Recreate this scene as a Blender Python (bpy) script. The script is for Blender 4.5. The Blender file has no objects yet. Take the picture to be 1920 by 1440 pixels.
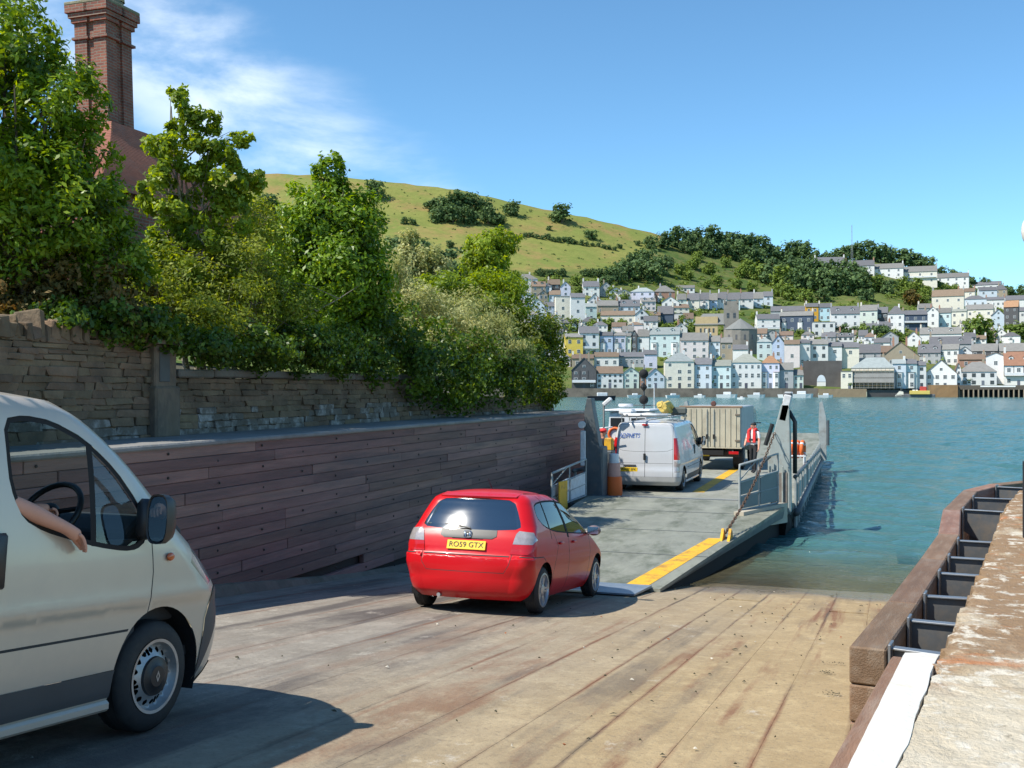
import bpy, bmesh, math, random
import numpy as np
from mathutils import Vector, Matrix, geometry

# ------------------------------------------------------------------ camera, sky, sun, exposure
SC = bpy.context.scene
COL = SC.collection
CAM_Z = 3.39
YAW = math.atan(0.35)
CA, SA = math.cos(YAW), math.sin(YAW)
cam_data = bpy.data.cameras.new('camera')
cam = bpy.data.objects.new('camera', cam_data)
COL.objects.link(cam)
cam.location = (0, 0, CAM_Z)
cam.rotation_euler = (math.radians(90), 0, YAW)
cam_data.sensor_width = 36
cam_data.lens = 37.5
cam_data.shift_y = 7.0 / 1920
cam_data.clip_start = 0.1
cam_data.clip_end = 6000
SC.camera = cam

SUN_TRAVEL = Vector((0.73, 0.69, -1.22)).normalized()
SUN_EL = math.asin(-SUN_TRAVEL.z)
SUN_ROT = math.atan2(-SUN_TRAVEL.x, -SUN_TRAVEL.y) % (2 * math.pi)

world = bpy.data.worlds.new('World')
SC.world = world
world.use_nodes = True
wn, wl = world.node_tree.nodes, world.node_tree.links
wn.clear()
w_out = wn.new('ShaderNodeOutputWorld')
w_bg = wn.new('ShaderNodeBackground')
w_sky = wn.new('ShaderNodeTexSky')
w_sky.sky_type = 'NISHITA'
w_sky.sun_disc = False
w_sky.sun_elevation = SUN_EL
w_sky.sun_rotation = SUN_ROT
w_sky.air_density = 0.8
w_sky.dust_density = 0.0
w_sky.ozone_density = 3.0
w_hs = wn.new('ShaderNodeHueSaturation')
w_hs.inputs['Hue'].default_value = 0.5
w_hs.inputs['Saturation'].default_value = 1.0
w_hs.inputs['Value'].default_value = 1.0
w_wb = wn.new('ShaderNodeMixRGB'); w_wb.blend_type = 'MULTIPLY'; w_wb.inputs[0].default_value = 1.0
w_wb.inputs[2].default_value = (0.69, 0.96, 0.99, 1)
wl.new(w_sky.outputs[0], w_wb.inputs[1]); wl.new(w_wb.outputs[0], w_hs.inputs['Color'])
# thin streak of high cloud lying along one great circle of the sky
w_tc = wn.new('ShaderNodeTexCoord')
def _dir(u, v):
    r = (u - 960) / 2000; q = (727 - v) / 2000
    return Vector((r * CA - SA, CA + r * SA, q)).normalized()
_n = _dir(60, -40).cross(_dir(520, 300)).normalized()
w_dot = wn.new('ShaderNodeVectorMath'); w_dot.operation = 'DOT_PRODUCT'
w_dot.inputs[1].default_value = _n
wl.new(w_tc.outputs['Generated'], w_dot.inputs[0])
w_map = wn.new('ShaderNodeMapping'); w_map.inputs['Scale'].default_value = (2.2, 2.2, 5.0)
wl.new(w_tc.outputs['Generated'], w_map.inputs['Vector'])
w_noise = wn.new('ShaderNodeTexNoise')
w_noise.inputs['Scale'].default_value = 2.0; w_noise.inputs['Detail'].default_value = 8; w_noise.inputs['Roughness'].default_value = 0.58
w_noise.inputs['Distortion'].default_value = 0.25
wl.new(w_map.outputs[0], w_noise.inputs['Vector'])
w_abs = wn.new('ShaderNodeMath'); w_abs.operation = 'ABSOLUTE'
w_wob = wn.new('ShaderNodeMath'); w_wob.operation = 'MULTIPLY_ADD'
w_wob.inputs[1].default_value = 0.14; w_wob.inputs[2].default_value = -0.07
wl.new(w_noise.outputs['Fac'], w_wob.inputs[0])
w_add = wn.new('ShaderNodeMath'); w_add.operation = 'ADD'
wl.new(w_dot.outputs['Value'], w_add.inputs[0]); wl.new(w_wob.outputs[0], w_add.inputs[1])
wl.new(w_add.outputs[0], w_abs.inputs[0])
w_band = wn.new('ShaderNodeMapRange'); w_band.interpolation_type = 'SMOOTHERSTEP'
w_band.inputs['From Min'].default_value = 0.095; w_band.inputs['From Max'].default_value = 0.0
wl.new(w_abs.outputs[0], w_band.inputs['Value'])
w_thr = wn.new('ShaderNodeMapRange'); w_thr.interpolation_type = 'SMOOTHSTEP'
w_thr.inputs['From Min'].default_value = 0.30; w_thr.inputs['From Max'].default_value = 0.62
wl.new(w_noise.outputs['Fac'], w_thr.inputs['Value'])
w_mul = wn.new('ShaderNodeMath'); w_mul.operation = 'MULTIPLY'
wl.new(w_band.outputs[0], w_mul.inputs[0]); wl.new(w_thr.outputs[0], w_mul.inputs[1])
w_mul2 = wn.new('ShaderNodeMath'); w_mul2.operation = 'MULTIPLY'; w_mul2.inputs[1].default_value = 0.6
wl.new(w_mul.outputs[0], w_mul2.inputs[0])
w_mix = wn.new('ShaderNodeMixRGB')
w_mix.inputs['Color2'].default_value = (7.0, 7.4, 7.8, 1)
wl.new(w_mul2.outputs[0], w_mix.inputs['Fac']); wl.new(w_hs.outputs[0], w_mix.inputs['Color1'])
wl.new(w_mix.outputs[0], w_bg.inputs['Color'])
w_bg.inputs['Strength'].default_value = 0.148
wl.new(w_bg.outputs[0], w_out.inputs['Surface'])

sun_data = bpy.data.lights.new('sun', 'SUN')
sun_data.energy = 5.0
sun_data.angle = math.radians(0.53)
sun_data.color = (1.0, 0.95, 0.85)
sun = bpy.data.objects.new('sun', sun_data)
COL.objects.link(sun)
sun.rotation_euler = SUN_TRAVEL.to_track_quat('-Z', 'Y').to_euler()

SC.view_settings.view_transform = 'Standard'
SC.view_settings.look = 'None'
SC.view_settings.exposure = 0.5
SC.view_settings.gamma = 1.0
SC.view_settings.use_curve_mapping = False
SC.cycles.max_bounces = 7
SC.cycles.transparent_max_bounces = 14
SC.cycles.use_denoising = True
SC.cycles.caustics_reflective = False
SC.cycles.caustics_refractive = False

# ------------------------------------------------------------------ helpers
rng = random.Random(7)
def world_at(u, v, d):
    """point that lies d metres in front of the camera on the ray of photo pixel (u, v)"""
    r = (u - 960) / 2000
    return Vector((d * (r * CA - SA), d * (CA + r * SA), CAM_Z - (v - 727) / 2000 * d))
def on_z(u, v, z):
    return world_at(u, v, (CAM_Z - z) * 2000 / (v - 727))
def slip_z(y):
    return 1.86 - 0.1 * y

def lin(c):
    """sRGB 0-255 triple to linear"""
    return tuple(((x / 255) / 12.92 if x / 255 <= 0.04045 else (((x / 255) + 0.055) / 1.055) ** 2.4) for x in c)

MATS = {}
def M(name, col, rough=0.6, metal=0.0, var=0.15, scale=3.0, bump=0.0, bscale=30.0, rnd=0.0, stretch=(1, 1, 1), spec=None, coat=0.0, dirt=None, dirt_scale=1.5, dirt_amt=0.5, coords='Object'):
    if name in MATS: return MATS[name]
    m = bpy.data.materials.new(name); m.use_nodes = True
    nt = m.node_tree; n, l = nt.nodes, nt.links
    b = n['Principled BSDF']
    b.inputs['Roughness'].default_value = rough
    b.inputs['Metallic'].default_value = metal
    if spec is not None: b.inputs['Specular IOR Level'].default_value = spec
    if coat: b.inputs['Coat Weight'].default_value = coat; b.inputs['Coat Roughness'].default_value = 0.04
    if coords == 'World':
        tc = n.new('ShaderNodeNewGeometry'); src = tc.outputs['Position']
    else:
        tc = n.new('ShaderNodeTexCoord'); src = tc.outputs['Object']
    mp = n.new('ShaderNodeMapping'); mp.inputs['Scale'].default_value = stretch
    l.new(src, mp.inputs['Vector'])
    nz = n.new('ShaderNodeTexNoise'); nz.inputs['Scale'].default_value = scale; nz.inputs['Detail'].default_value = 6; nz.inputs['Roughness'].default_value = 0.62
    l.new(mp.outputs[0], nz.inputs['Vector'])
    mx = n.new('ShaderNodeMixRGB')
    mx.inputs['Color1'].default_value = tuple(max(0, c * (1 - 1.6 * var)) for c in col) + (1,)
    mx.inputs['Color2'].default_value = tuple(min(1, c * (1 + 1.6 * var)) for c in col) + (1,)
    l.new(nz.outputs['Fac'], mx.inputs['Fac'])
    out = mx.outputs[0]
    if dirt is not None:
        n2 = n.new('ShaderNodeTexNoise'); n2.inputs['Scale'].default_value = dirt_scale; n2.inputs['Detail'].default_value = 7; n2.inputs['Roughness'].default_value = 0.7
        l.new(mp.outputs[0], n2.inputs['Vector'])
        rp = n.new('ShaderNodeMapRange'); rp.inputs['From Min'].default_value = 0.48; rp.inputs['From Max'].default_value = 0.66
        rp.inputs['To Max'].default_value = dirt_amt
        l.new(n2.outputs['Fac'], rp.inputs['Value'])
        m2 = n.new('ShaderNodeMixRGB'); m2.inputs['Color2'].default_value = tuple(dirt) + (1,)
        l.new(rp.outputs[0], m2.inputs['Fac']); l.new(out, m2.inputs['Color1']); out = m2.outputs[0]
    if rnd:
        oi = n.new('ShaderNodeObjectInfo')
        hs = n.new('ShaderNodeHueSaturation')
        mr = n.new('ShaderNodeMapRange'); mr.inputs['To Min'].default_value = 1 - rnd; mr.inputs['To Max'].default_value = 1 + rnd
        l.new(oi.outputs['Random'], mr.inputs['Value']); l.new(mr.outputs[0], hs.inputs['Value'])
        mh = n.new('ShaderNodeMapRange'); mh.inputs['To Min'].default_value = 0.5 - rnd * 0.05; mh.inputs['To Max'].default_value = 0.5 + rnd * 0.05
        fr = n.new('ShaderNodeMath'); fr.operation = 'MULTIPLY'; fr.inputs[1].default_value = 7.31
        fr2 = n.new('ShaderNodeMath'); fr2.operation = 'FRACT'
        l.new(oi.outputs['Random'], fr.inputs[0]); l.new(fr.outputs[0], fr2.inputs[0]); l.new(fr2.outputs[0], mh.inputs['Value']); l.new(mh.outputs[0], hs.inputs['Hue'])
        l.new(out, hs.inputs['Color']); out = hs.outputs[0]
    l.new(out, b.inputs['Base Color'])
    if bump:
        nb = n.new('ShaderNodeTexNoise'); nb.inputs['Scale'].default_value = bscale; nb.inputs['Detail'].default_value = 5
        l.new(mp.outputs[0], nb.inputs['Vector'])
        bp = n.new('ShaderNodeBump'); bp.inputs['Strength'].default_value = bump; bp.inputs['Distance'].default_value = 0.02
        l.new(nb.outputs['Fac'], bp.inputs['Height']); l.new(bp.outputs[0], b.inputs['Normal'])
    MATS[name] = m
    return m

def glass_mat(name, tint, trans=0.6, rough=0.02, refl=0.06):
    if name in MATS: return MATS[name]
    m = bpy.data.materials.new(name); m.use_nodes = True
    nt = m.node_tree; n, l = nt.nodes, nt.links; n.clear()
    o = n.new('ShaderNodeOutputMaterial')
    tr = n.new('ShaderNodeBsdfTransparent'); tr.inputs[0].default_value = tuple(tint) + (1,)
    df = n.new('ShaderNodeBsdfDiffuse'); df.inputs[0].default_value = (0.012, 0.016, 0.018, 1)
    gl = n.new('ShaderNodeBsdfGlossy'); gl.inputs['Roughness'].default_value = rough; gl.inputs['Color'].default_value = (1, 1, 1, 1)
    m1 = n.new('ShaderNodeMixShader'); m1.inputs[0].default_value = trans
    l.new(df.outputs[0], m1.inputs[1]); l.new(tr.outputs[0], m1.inputs[2])
    lw = n.new('ShaderNodeLayerWeight'); lw.inputs[0].default_value = 0.5
    pw = n.new('ShaderNodeMath'); pw.operation = 'POWER'; pw.inputs[1].default_value = 5.0; l.new(lw.outputs['Facing'], pw.inputs[0])
    fr = n.new('ShaderNodeMath'); fr.operation = 'MULTIPLY_ADD'; fr.inputs[1].default_value = 0.9; fr.inputs[2].default_value = refl; l.new(pw.outputs[0], fr.inputs[0])
    m2 = n.new('ShaderNodeMixShader'); l.new(fr.outputs[0], m2.inputs[0])
    l.new(m1.outputs[0], m2.inputs[1]); l.new(gl.outputs[0], m2.inputs[2])
    l.new(m2.outputs[0], o.inputs[0])
    MATS[name] = m
    return m

def root(name, label, cat, loc=(0, 0, 0), rz=0.0, group=None, rx=0.0):
    o = bpy.data.objects.new(name, None); COL.objects.link(o)
    o.location = loc; o.rotation_euler = (rx, 0, rz); o.empty_display_size = 0.2
    o['label'] = label; o['category'] = cat
    if group: o['group'] = group
    return o
def tag(o, label=None, cat=None, group=None, kind=None):
    if label: o['label'] = label
    if cat: o['category'] = cat
    if group: o['group'] = group
    if kind: o['kind'] = kind
    return o
def link(name, mesh, parent=None, loc=None, rot=None, scale=None):
    o = bpy.data.objects.new(name, mesh); COL.objects.link(o)
    if parent is not None: o.parent = parent
    if loc is not None: o.location = loc
    if rot is not None: o.rotation_euler = rot
    if scale is not None: o.scale = scale
    return o

class MB:
    """mesh builder: collects shapes, builds one mesh object"""
    def __init__(self, origin=(0, 0, 0)):
        self.v = []; self.f = []; self.m = []; self.o = Vector(origin); self.smooth = False
    def add(self, vs, fs, mi=0):
        k = len(self.v)
        self.v += [tuple(Vector(p) - self.o) for p in vs]
        self.f += [tuple(i + k for i in f) for f in fs]
        self.m += [mi] * len(fs)
        return self
    def box(self, c, s, mi=0, rz=0.0, rx=0.0, ry=0.0, taper=1.0):
        h = [x / 2 for x in s]
        R = Matrix.Rotation(rz, 3, 'Z') @ Matrix.Rotation(ry, 3, 'Y') @ Matrix.Rotation(rx, 3, 'X')
        vs = []
        for z in (-1, 1):
            t = 1.0 if z < 0 else taper
            for x, y in ((-1, -1), (1, -1), (1, 1), (-1, 1)):
                vs.append(Vector(c) + R @ Vector((x * h[0] * t, y * h[1] * t, z * h[2])))
        return self.add(vs, [(3, 2, 1, 0), (4, 5, 6, 7), (0, 1, 5, 4), (1, 2, 6, 5), (2, 3, 7, 6), (3, 0, 4, 7)], mi)
    def cham(self, c, s, b=0.01, mi=0, rz=0.0, ry=0.0, rx=0.0):
        """box with chamfered edges (24 verts)"""
        R = Matrix.Rotation(rz, 3, 'Z') @ Matrix.Rotation(ry, 3, 'Y') @ Matrix.Rotation(rx, 3, 'X')
        bm = bmesh.new(); bmesh.ops.create_cube(bm, size=1)
        for v in bm.verts: v.co = Vector((v.co.x * s[0], v.co.y * s[1], v.co.z * s[2]))
        bmesh.ops.bevel(bm, geom=list(bm.edges), offset=min(b, min(s) * 0.45), segments=1, affect='EDGES')
        bm.verts.index_update()
        vs = [Vector(c) + R @ v.co for v in bm.verts]; fs = [[v.index for v in f.verts] for f in bm.faces]
        bm.free()
        return self.add(vs, fs, mi)
    def prism(self, poly, w, axis='X', at=0.0, mi=0, cap=True):
        """2D polygon (a,b) extruded from at to at+w along the axis; X:(y,z) Y:(x,z) Z:(x,y)"""
        def mk(p, k):
            if axis == 'X': return (k, p[0], p[1])
            if axis == 'Y': return (p[0], k, p[1])
            return (p[0], p[1], k)
        n = len(poly)
        vs = [mk(p, at) for p in poly] + [mk(p, at + w) for p in poly]
        fs = [(i, (i + 1) % n, n + (i + 1) % n, n + i) for i in range(n)]
        if cap: fs += [tuple(range(n - 1, -1, -1)), tuple(range(n, 2 * n))]
        return self.add(vs, fs, mi)
    def tube(self, pts, r, mi=0, n=8, cap=True, close=False):
        pts = [Vector(p) for p in pts]
        if not isinstance(r, (list, tuple)): r = [r] * len(pts)
        k = len(pts); vs = []; fs = []
        prev = None
        for i, p in enumerate(pts):
            if close: t = pts[(i + 1) % k] - pts[i - 1]
            else: t = pts[min(i + 1, k - 1)] - pts[max(i - 1, 0)]
            if t.length < 1e-9: t = Vector((0, 0, 1))
            t.normalize()
            if prev is None:
                a = Vector((0, 0, 1)) if abs(t.z) < 0.9 else Vector((1, 0, 0))
                s = t.cross(a).normalized()
            else:
                s = (prev - t * prev.dot(t))
                s = s.normalized() if s.length > 1e-6 else t.orthogonal().normalized()
            prev = s; q = t.cross(s)
            for j in range(n):
                an = 2 * math.pi * j / n
                vs.append(p + (s * math.cos(an) + q * math.sin(an)) * r[i])
        for i in range(k if close else k - 1):
            for j in range(n):
                a, b = i * n + j, i * n + (j + 1) % n
                c, d = ((i + 1) % k) * n + (j + 1) % n, ((i + 1) % k) * n + j
                fs.append((a, b, c, d))
        if cap and not close:
            fs.append(tuple(range(n - 1, -1, -1))); fs.append(tuple(range((k - 1) * n, k * n)))
        return self.add(vs, fs, mi)
    def lathe(self, prof, c=(0, 0, 0), axis='X', n=32, mi=0, close=True):
        """profile of (radius, along)"""
        vs = []; fs = []; k = len(prof); c = Vector(c)
        for i in range(n):
            an = 2 * math.pi * i / n; co, si = math.cos(an), math.sin(an)
            for r, a in prof:
                p = {'X': (a, r * co, r * si), 'Y': (r * co, a, r * si), 'Z': (r * co, r * si, a)}[axis]
                vs.append(c + Vector(p))
        for i in range(n):
            for j in range(k - 1):
                a, b = i * k + j, i * k + j + 1
                c2, d = ((i + 1) % n) * k + j + 1, ((i + 1) % n) * k + j
                fs.append((a, d, c2, b))
        return self.add(vs, fs, mi)
    def ball(self, c, r, mi=0, n=12, sq=(1, 1, 1)):
        prof = [(r * math.sin(math.pi * i / n), -r * math.cos(math.pi * i / n)) for i in range(n + 1)]
        k = len(self.v)
        self.lathe(prof, (0, 0, 0), 'Z', n * 2, mi)
        for i in range(k, len(self.v)):
            p = Vector(self.v[i]) + self.o
            self.v[i] = tuple(Vector((p.x * sq[0] + c[0], p.y * sq[1] + c[1], p.z * sq[2] + c[2])) - self.o)
        return self
    def mesh(self, name, mats, smooth=False, auto=None, normals=True):
        me = bpy.data.meshes.new(name)
        me.from_pydata(self.v, [], self.f)
        for m in (mats if isinstance(mats, (list, tuple)) else [mats]): me.materials.append(m)
        if any(self.m): me.polygons.foreach_set('material_index', self.m)
        if normals:
            bm = bmesh.new(); bm.from_mesh(me)
            bmesh.ops.remove_doubles(bm, verts=bm.verts, dist=1e-5)
            bmesh.ops.recalc_face_normals(bm, faces=bm.faces)
            bm.to_mesh(me); bm.free()
        if smooth:
            me.polygons.foreach_set('use_smooth', [True] * len(me.polygons))
            if auto is not None:
                me.set_sharp_from_angle(angle=math.radians(auto))
        me.update()
        return me
    def build(self, name, mats, parent=None, smooth=False, auto=None, loc=None, rot=None, normals=True, bevel=0.0):
        o = link(name, self.mesh(name, mats, smooth, auto, normals), parent, loc, rot)
        if bevel:
            b = o.modifiers.new('bevel', 'BEVEL'); b.width = bevel; b.segments = 2; b.limit_method = 'ANGLE'
        return o

def text_mesh(s, size, mat, depth=0.002, shear=0.0, name='lettering'):
    cu = bpy.data.curves.new(name, 'FONT'); cu.body = s; cu.size = size; cu.extrude = depth; cu.align_x = 'CENTER'; cu.align_y = 'CENTER'; cu.shear = shear
    o = bpy.data.objects.new(name, cu); COL.objects.link(o)
    dg = bpy.context.evaluated_depsgraph_get(); dg.update()
    me = bpy.data.meshes.new_from_object(o.evaluated_get(dg))
    bpy.data.objects.remove(o); bpy.data.curves.remove(cu)
    me.materials.clear(); me.materials.append(mat)
    return me
def ordinal(i):
    names = ['first', 'second', 'third', 'fourth', 'fifth', 'sixth', 'seventh', 'eighth', 'ninth', 'tenth', 'eleventh', 'twelfth', 'thirteenth', 'fourteenth', 'fifteenth', 'sixteenth', 'seventeenth', 'eighteenth', 'nineteenth', 'twentieth']
    if i < 20: return names[i]
    return {2: 'twenty', 3: 'thirty', 4: 'forty'}[(i + 1) // 10] + '-' + names[(i + 1) % 10 - 1] if (i + 1) % 10 else {3: 'thirtieth', 4: 'fortieth'}[(i + 1) // 10]

# ------------------------------------------------------------------ setting: water, slipway, walls, quay
def slip_material():
    m = bpy.data.materials.new('slip concrete'); m.use_nodes = True
    n, l = m.node_tree.nodes, m.node_tree.links
    b = n['Principled BSDF']
    g = n.new('ShaderNodeNewGeometry'); sx = n.new('ShaderNodeSeparateXYZ'); l.new(g.outputs['Position'], sx.inputs[0])
    def noise(sc, stretch=(1, 1, 1), det=6, rough=0.6):
        mp = n.new('ShaderNodeMapping'); mp.inputs['Scale'].default_value = stretch
        l.new(g.outputs['Position'], mp.inputs['Vector'])
        q = n.new('ShaderNodeTexNoise'); q.inputs['Scale'].default_value = sc; q.inputs['Detail'].default_value = det; q.inputs['Roughness'].default_value = rough
        l.new(mp.outputs[0], q.inputs['Vector']); return q.outputs['Fac']
    def rng_(val, a, b_, lo=0.0, hi=1.0):
        r = n.new('ShaderNodeMapRange'); r.inputs['From Min'].default_value = a; r.inputs['From Max'].default_value = b_
        r.inputs['To Min'].default_value = lo; r.inputs['To Max'].default_value = hi; l.new(val, r.inputs['Value']); return r.outputs[0]
    def mix(f, c1, c2):
        x = n.new('ShaderNodeMixRGB')
        if hasattr(f, 'links'): l.new(f, x.inputs[0])
        else: x.inputs[0].default_value = f
        for i, c in ((1, c1), (2, c2)):
            if hasattr(c, 'links'): l.new(c, x.inputs[i])
            else: x.inputs[i].default_value = tuple(c) + (1,)
        return x.outputs[0]
    def math_(op, a, b_):
        x = n.new('ShaderNodeMath'); x.operation = op
        for i, c in ((0, a), (1, b_)):
            if hasattr(c, 'links'): l.new(c, x.inputs[i])
            else: x.inputs[i].default_value = c
        return x.outputs[0]
    xw = math_('ADD', sx.outputs[0], math_('MULTIPLY', noise(0.3, (1, .6, 1)), 4.0))
    silt = rng_(xw, -2.8, 0.6)
    base = mix(silt, (0.275, 0.245, 0.205), (0.385, 0.285, 0.155))
    base = mix(rng_(noise(0.9, (1.1, 0.75, 1), 10, 0.74), 0.38, 0.66, 0, .8), base, mix(silt, (0.155, 0.135, 0.11), (0.27, 0.19, 0.095)))
    base = mix(rng_(noise(4.0, (1, 0.85, 1), 9, 0.8), 0.5, 0.72, 0, 0.75), base, mix(silt, (0.40, 0.36, 0.30), (0.52, 0.40, 0.22)))
    base = mix(rng_(noise(22.0, (1, 1, 1), 5, 0.75), 0.52, 0.70, 0, 0.6), base, (0.14, 0.11, 0.075))
    # rust and weed running down the slip in broken streaks
    rust = math_('MULTIPLY', rng_(noise(1.0, (2.6, 0.06, 1), 6, 0.62), 0.525, 0.60), rng_(noise(1.2, (1.2, 0.4, 1), 8, .75), 0.42, 0.56))
    base = mix(math_('MULTIPLY', rust, math_('ADD', 0.2, math_('MULTIPLY', silt, 0.65))), base, (0.185, 0.08, 0.04))
    trk = math_('MULTIPLY', rng_(noise(1.0, (1.9, 0.05, 1), 6, 0.6), 0.52, 0.60), rng_(noise(0.8, (1, .4, 1), 8, .7), 0.40, 0.58))
    base = mix(math_('MULTIPLY', trk, math_('SUBTRACT', 0.85, math_('MULTIPLY', silt, 0.45))), base, (0.072, 0.06, 0.056))
    wh = rng_(noise(1.9, (1.1, 0.7, 1), 9, 0.78), 0.60, 0.70)
    base = mix(math_('MULTIPLY', wh, 0.6), base, (0.56, 0.51, 0.43))
    # rust, weed and silt caught along the long joints, broken up
    tcg = n.new('ShaderNodeTexCoord'); sg = n.new('ShaderNodeSeparateXYZ'); l.new(tcg.outputs['Generated'], sg.inputs[0])
    wob = math_('MULTIPLY', math_('SUBTRACT', noise(2.2, (1, .5, 1), 6, .7), 0.5), 0.10)
    ed = math_('ABSOLUTE', math_('SUBTRACT', math_('ADD', sg.outputs[0], wob), 0.5), 0.0)
    jst = math_('MULTIPLY', rng_(ed, 0.44, 0.495), rng_(noise(0.9, (1.8, 0.2, 1), 8, .75), 0.43, 0.57))
    base = mix(math_('MULTIPLY', jst, 0.9), base, mix(rng_(noise(0.6, (1, .5, 1)), .42, .58), (0.085, 0.062, 0.045), (0.19, 0.078, 0.038)))
    oi = n.new('ShaderNodeObjectInfo')
    hs = n.new('ShaderNodeHueSaturation'); l.new(rng_(oi.outputs['Random'], 0, 1, 0.97, 1.03), hs.inputs['Value']); l.new(base, hs.inputs['Color'])
    base = hs.outputs[0]
    # film of water by the river's edge
    wet = rng_(math_('ADD', sx.outputs[1], math_('MULTIPLY', noise(0.9), 2.6)), 17.9, 19.3)
    base = mix(math_('MULTIPLY', wet, 0.75), base, (0.11, 0.08, 0.045))
    l.new(base, b.inputs['Base Color'])
    l.new(rng_(wet, 0, 1, 0.85, 0.12), b.inputs['Roughness'])
    bp = n.new('ShaderNodeBump'); bp.inputs['Strength'].default_value = 0.6; bp.inputs['Distance'].default_value = 0.012
    l.new(math_('ADD', noise(34.0, (1, 1, 1), 6, 0.7), math_('MULTIPLY', noise(4.0), 1.5)), bp.inputs['Height']); l.new(bp.outputs[0], b.inputs['Normal'])
    return m
m_slip = slip_material()
m_slipbase = M('slip bed', (0.06, 0.05, 0.04), 0.9, bump=0.5)

# slip bed and its cast slabs
bed = MB()
ys = [-9, 0, 10, 20, 34, 60]
vs = []; fs = []
for y in ys:
    for x in (-8.4, 9.0): vs.append((x, y, slip_z(y) - 0.035))
for i in range(len(ys) - 1): fs.append((2 * i, 2 * i + 1, 2 * i + 3, 2 * i + 2))
bed.add(vs, fs)
slipway = bed.build('slipway', m_slipbase, normals=False); tag(slipway, kind='structure')
slope = -math.atan(0.1)
slab_mesh = {}
def slab(w, L):
    k = (round(w, 3), round(L, 3))
    if k not in slab_mesh:
        slab_mesh[k] = MB().cham((0, 0, -0.05), (w, L, 0.1), 0.0012).mesh('slab', m_slip)
    return slab_mesh[k]
jx = [-8.22, -7.55, -6.9, -6.2, -5.5, -4.79, -4.1, -3.35, -2.78, -2.2, -1.72, -1.2, -0.72, -0.22, 0.3, 0.85, 1.4]
for i in range(len(jx) - 1):
    w = jx[i + 1] - jx[i]
    y = -6.0 - rng.random() * 3
    while y < 27:
        L = rng.choice([24.0, 34.0])
        yc = y + L / 2
        o = link('slab', slab(w - 0.0015, L - 0.001), slipway, ((jx[i] + jx[i + 1]) / 2, yc, slip_z(yc) + rng.uniform(-0.0008, 0.001)), (slope, 0, 0))
        y += L

# river
def water_material():
    m = bpy.data.materials.new('river water'); m.use_nodes = True
    n, l = m.node_tree.nodes, m.node_tree.links
    b = n['Principled BSDF']
    g = n.new('ShaderNodeNewGeometry')
    sx = n.new('ShaderNodeSeparateXYZ'); l.new(g.outputs['Position'], sx.inputs[0])
    def noise(sc, stretch, det=4, rough=0.55):
        mp = n.new('ShaderNodeMapping'); mp.inputs['Scale'].default_value = stretch; mp.inputs['Rotation'].default_value = (0, 0, 0.35)
        l.new(g.outputs['Position'], mp.inputs['Vector'])
        q = n.new('ShaderNodeTexNoise'); q.inputs['Scale'].default_value = sc; q.inputs['Detail'].default_value = det; q.inputs['Roughness'].default_value = rough
        l.new(mp.outputs[0], q.inputs['Vector']); return q.outputs['Fac']
    mx = n.new('ShaderNodeMixRGB'); l.new(noise(0.05, (0.6, 1.6, 1), 5), mx.inputs[0])
    mx.inputs[1].default_value = (0.034, 0.11, 0.108, 1); mx.inputs[2].default_value = (0.064, 0.165, 0.158, 1)
    l.new(mx.outputs[0], b.inputs['Base Color'])
    b.inputs['Roughness'].default_value = 0.13; b.inputs['IOR'].default_value = 1.33
    a1 = n.new('ShaderNodeMath'); a1.operation = 'MULTIPLY_ADD'; a1.inputs[1].default_value = 0.45
    l.new(noise(3.2, (1, 2.0, 1), 4, .6), a1.inputs[0]); l.new(noise(0.9, (0.8, 1.9, 1), 6, .6), a1.inputs[2])
    bp = n.new('ShaderNodeBump'); bp.inputs['Strength'].default_value = 0.8; bp.inputs['Distance'].default_value = 0.3
    l.new(a1.outputs[0], bp.inputs['Height']); l.new(bp.outputs[0], b.inputs['Normal'])
    # water clears where it is only a hand deep over the slip (bed drops 0.1 m per metre of y)
    mr = n.new('ShaderNodeMapRange'); mr.inputs['From Min'].default_value = 18.6; mr.inputs['From Max'].default_value = 25.0
    mr.inputs['To Min'].default_value = 0.05; mr.inputs['To Max'].default_value = 1.0; mr.interpolation_type = 'SMOOTHSTEP'
    l.new(sx.outputs[1], mr.inputs['Value'])
    tr = n.new('ShaderNodeBsdfTransparent'); tr.inputs[0].default_value = (0.58, 0.44, 0.27, 1)
    gl = n.new('ShaderNodeBsdfGlossy'); gl.inputs['Roughness'].default_value = 0.05; l.new(bp.outputs[0], gl.inputs['Normal'])
    fr = n.new('ShaderNodeFresnel'); fr.inputs[0].default_value = 1.33; l.new(bp.outputs[0], fr.inputs['Normal'])
    ms = n.new('ShaderNodeMixShader'); l.new(fr.outputs[0], ms.inputs[0]); l.new(tr.outputs[0], ms.inputs[1]); l.new(gl.outputs[0], ms.inputs[2])
    fin = n.new('ShaderNodeMixShader'); l.new(mr.outputs[0], fin.inputs[0]); l.new(ms.outputs[0], fin.inputs[1]); l.new(b.outputs[0], fin.inputs[2])
    l.new(fin.outputs[0], n['Material Output'].inputs[0])
    return m
wm = MB()
wr = np.random.default_rng(5)
comps = []
for k_ in range(34):
    lam = 0.45 * (1.13 ** k_) if k_ < 22 else wr.uniform(.6, 2.2)
    an = 1.25 + wr.normal(0, .55); comps.append((2 * math.pi / lam * math.cos(an), 2 * math.pi / lam * math.sin(an), wr.uniform(0, 6.28), 0.0052 * min(lam, 2.6) ** .9))
dd_ = np.concatenate([np.geomspace(16.5, 160, 430), np.geomspace(162, 420, 90)])
uu_ = np.concatenate([np.linspace(-2600, 900, 40), np.linspace(915, 2000, 330), np.linspace(2030, 3600, 24)])
U_, D_ = np.meshgrid(uu_, dd_)
R__ = (U_ - 960) / 2000
WX_ = D_ * (R__ * CA - SA); WY_ = D_ * (CA + R__ * SA)
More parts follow.
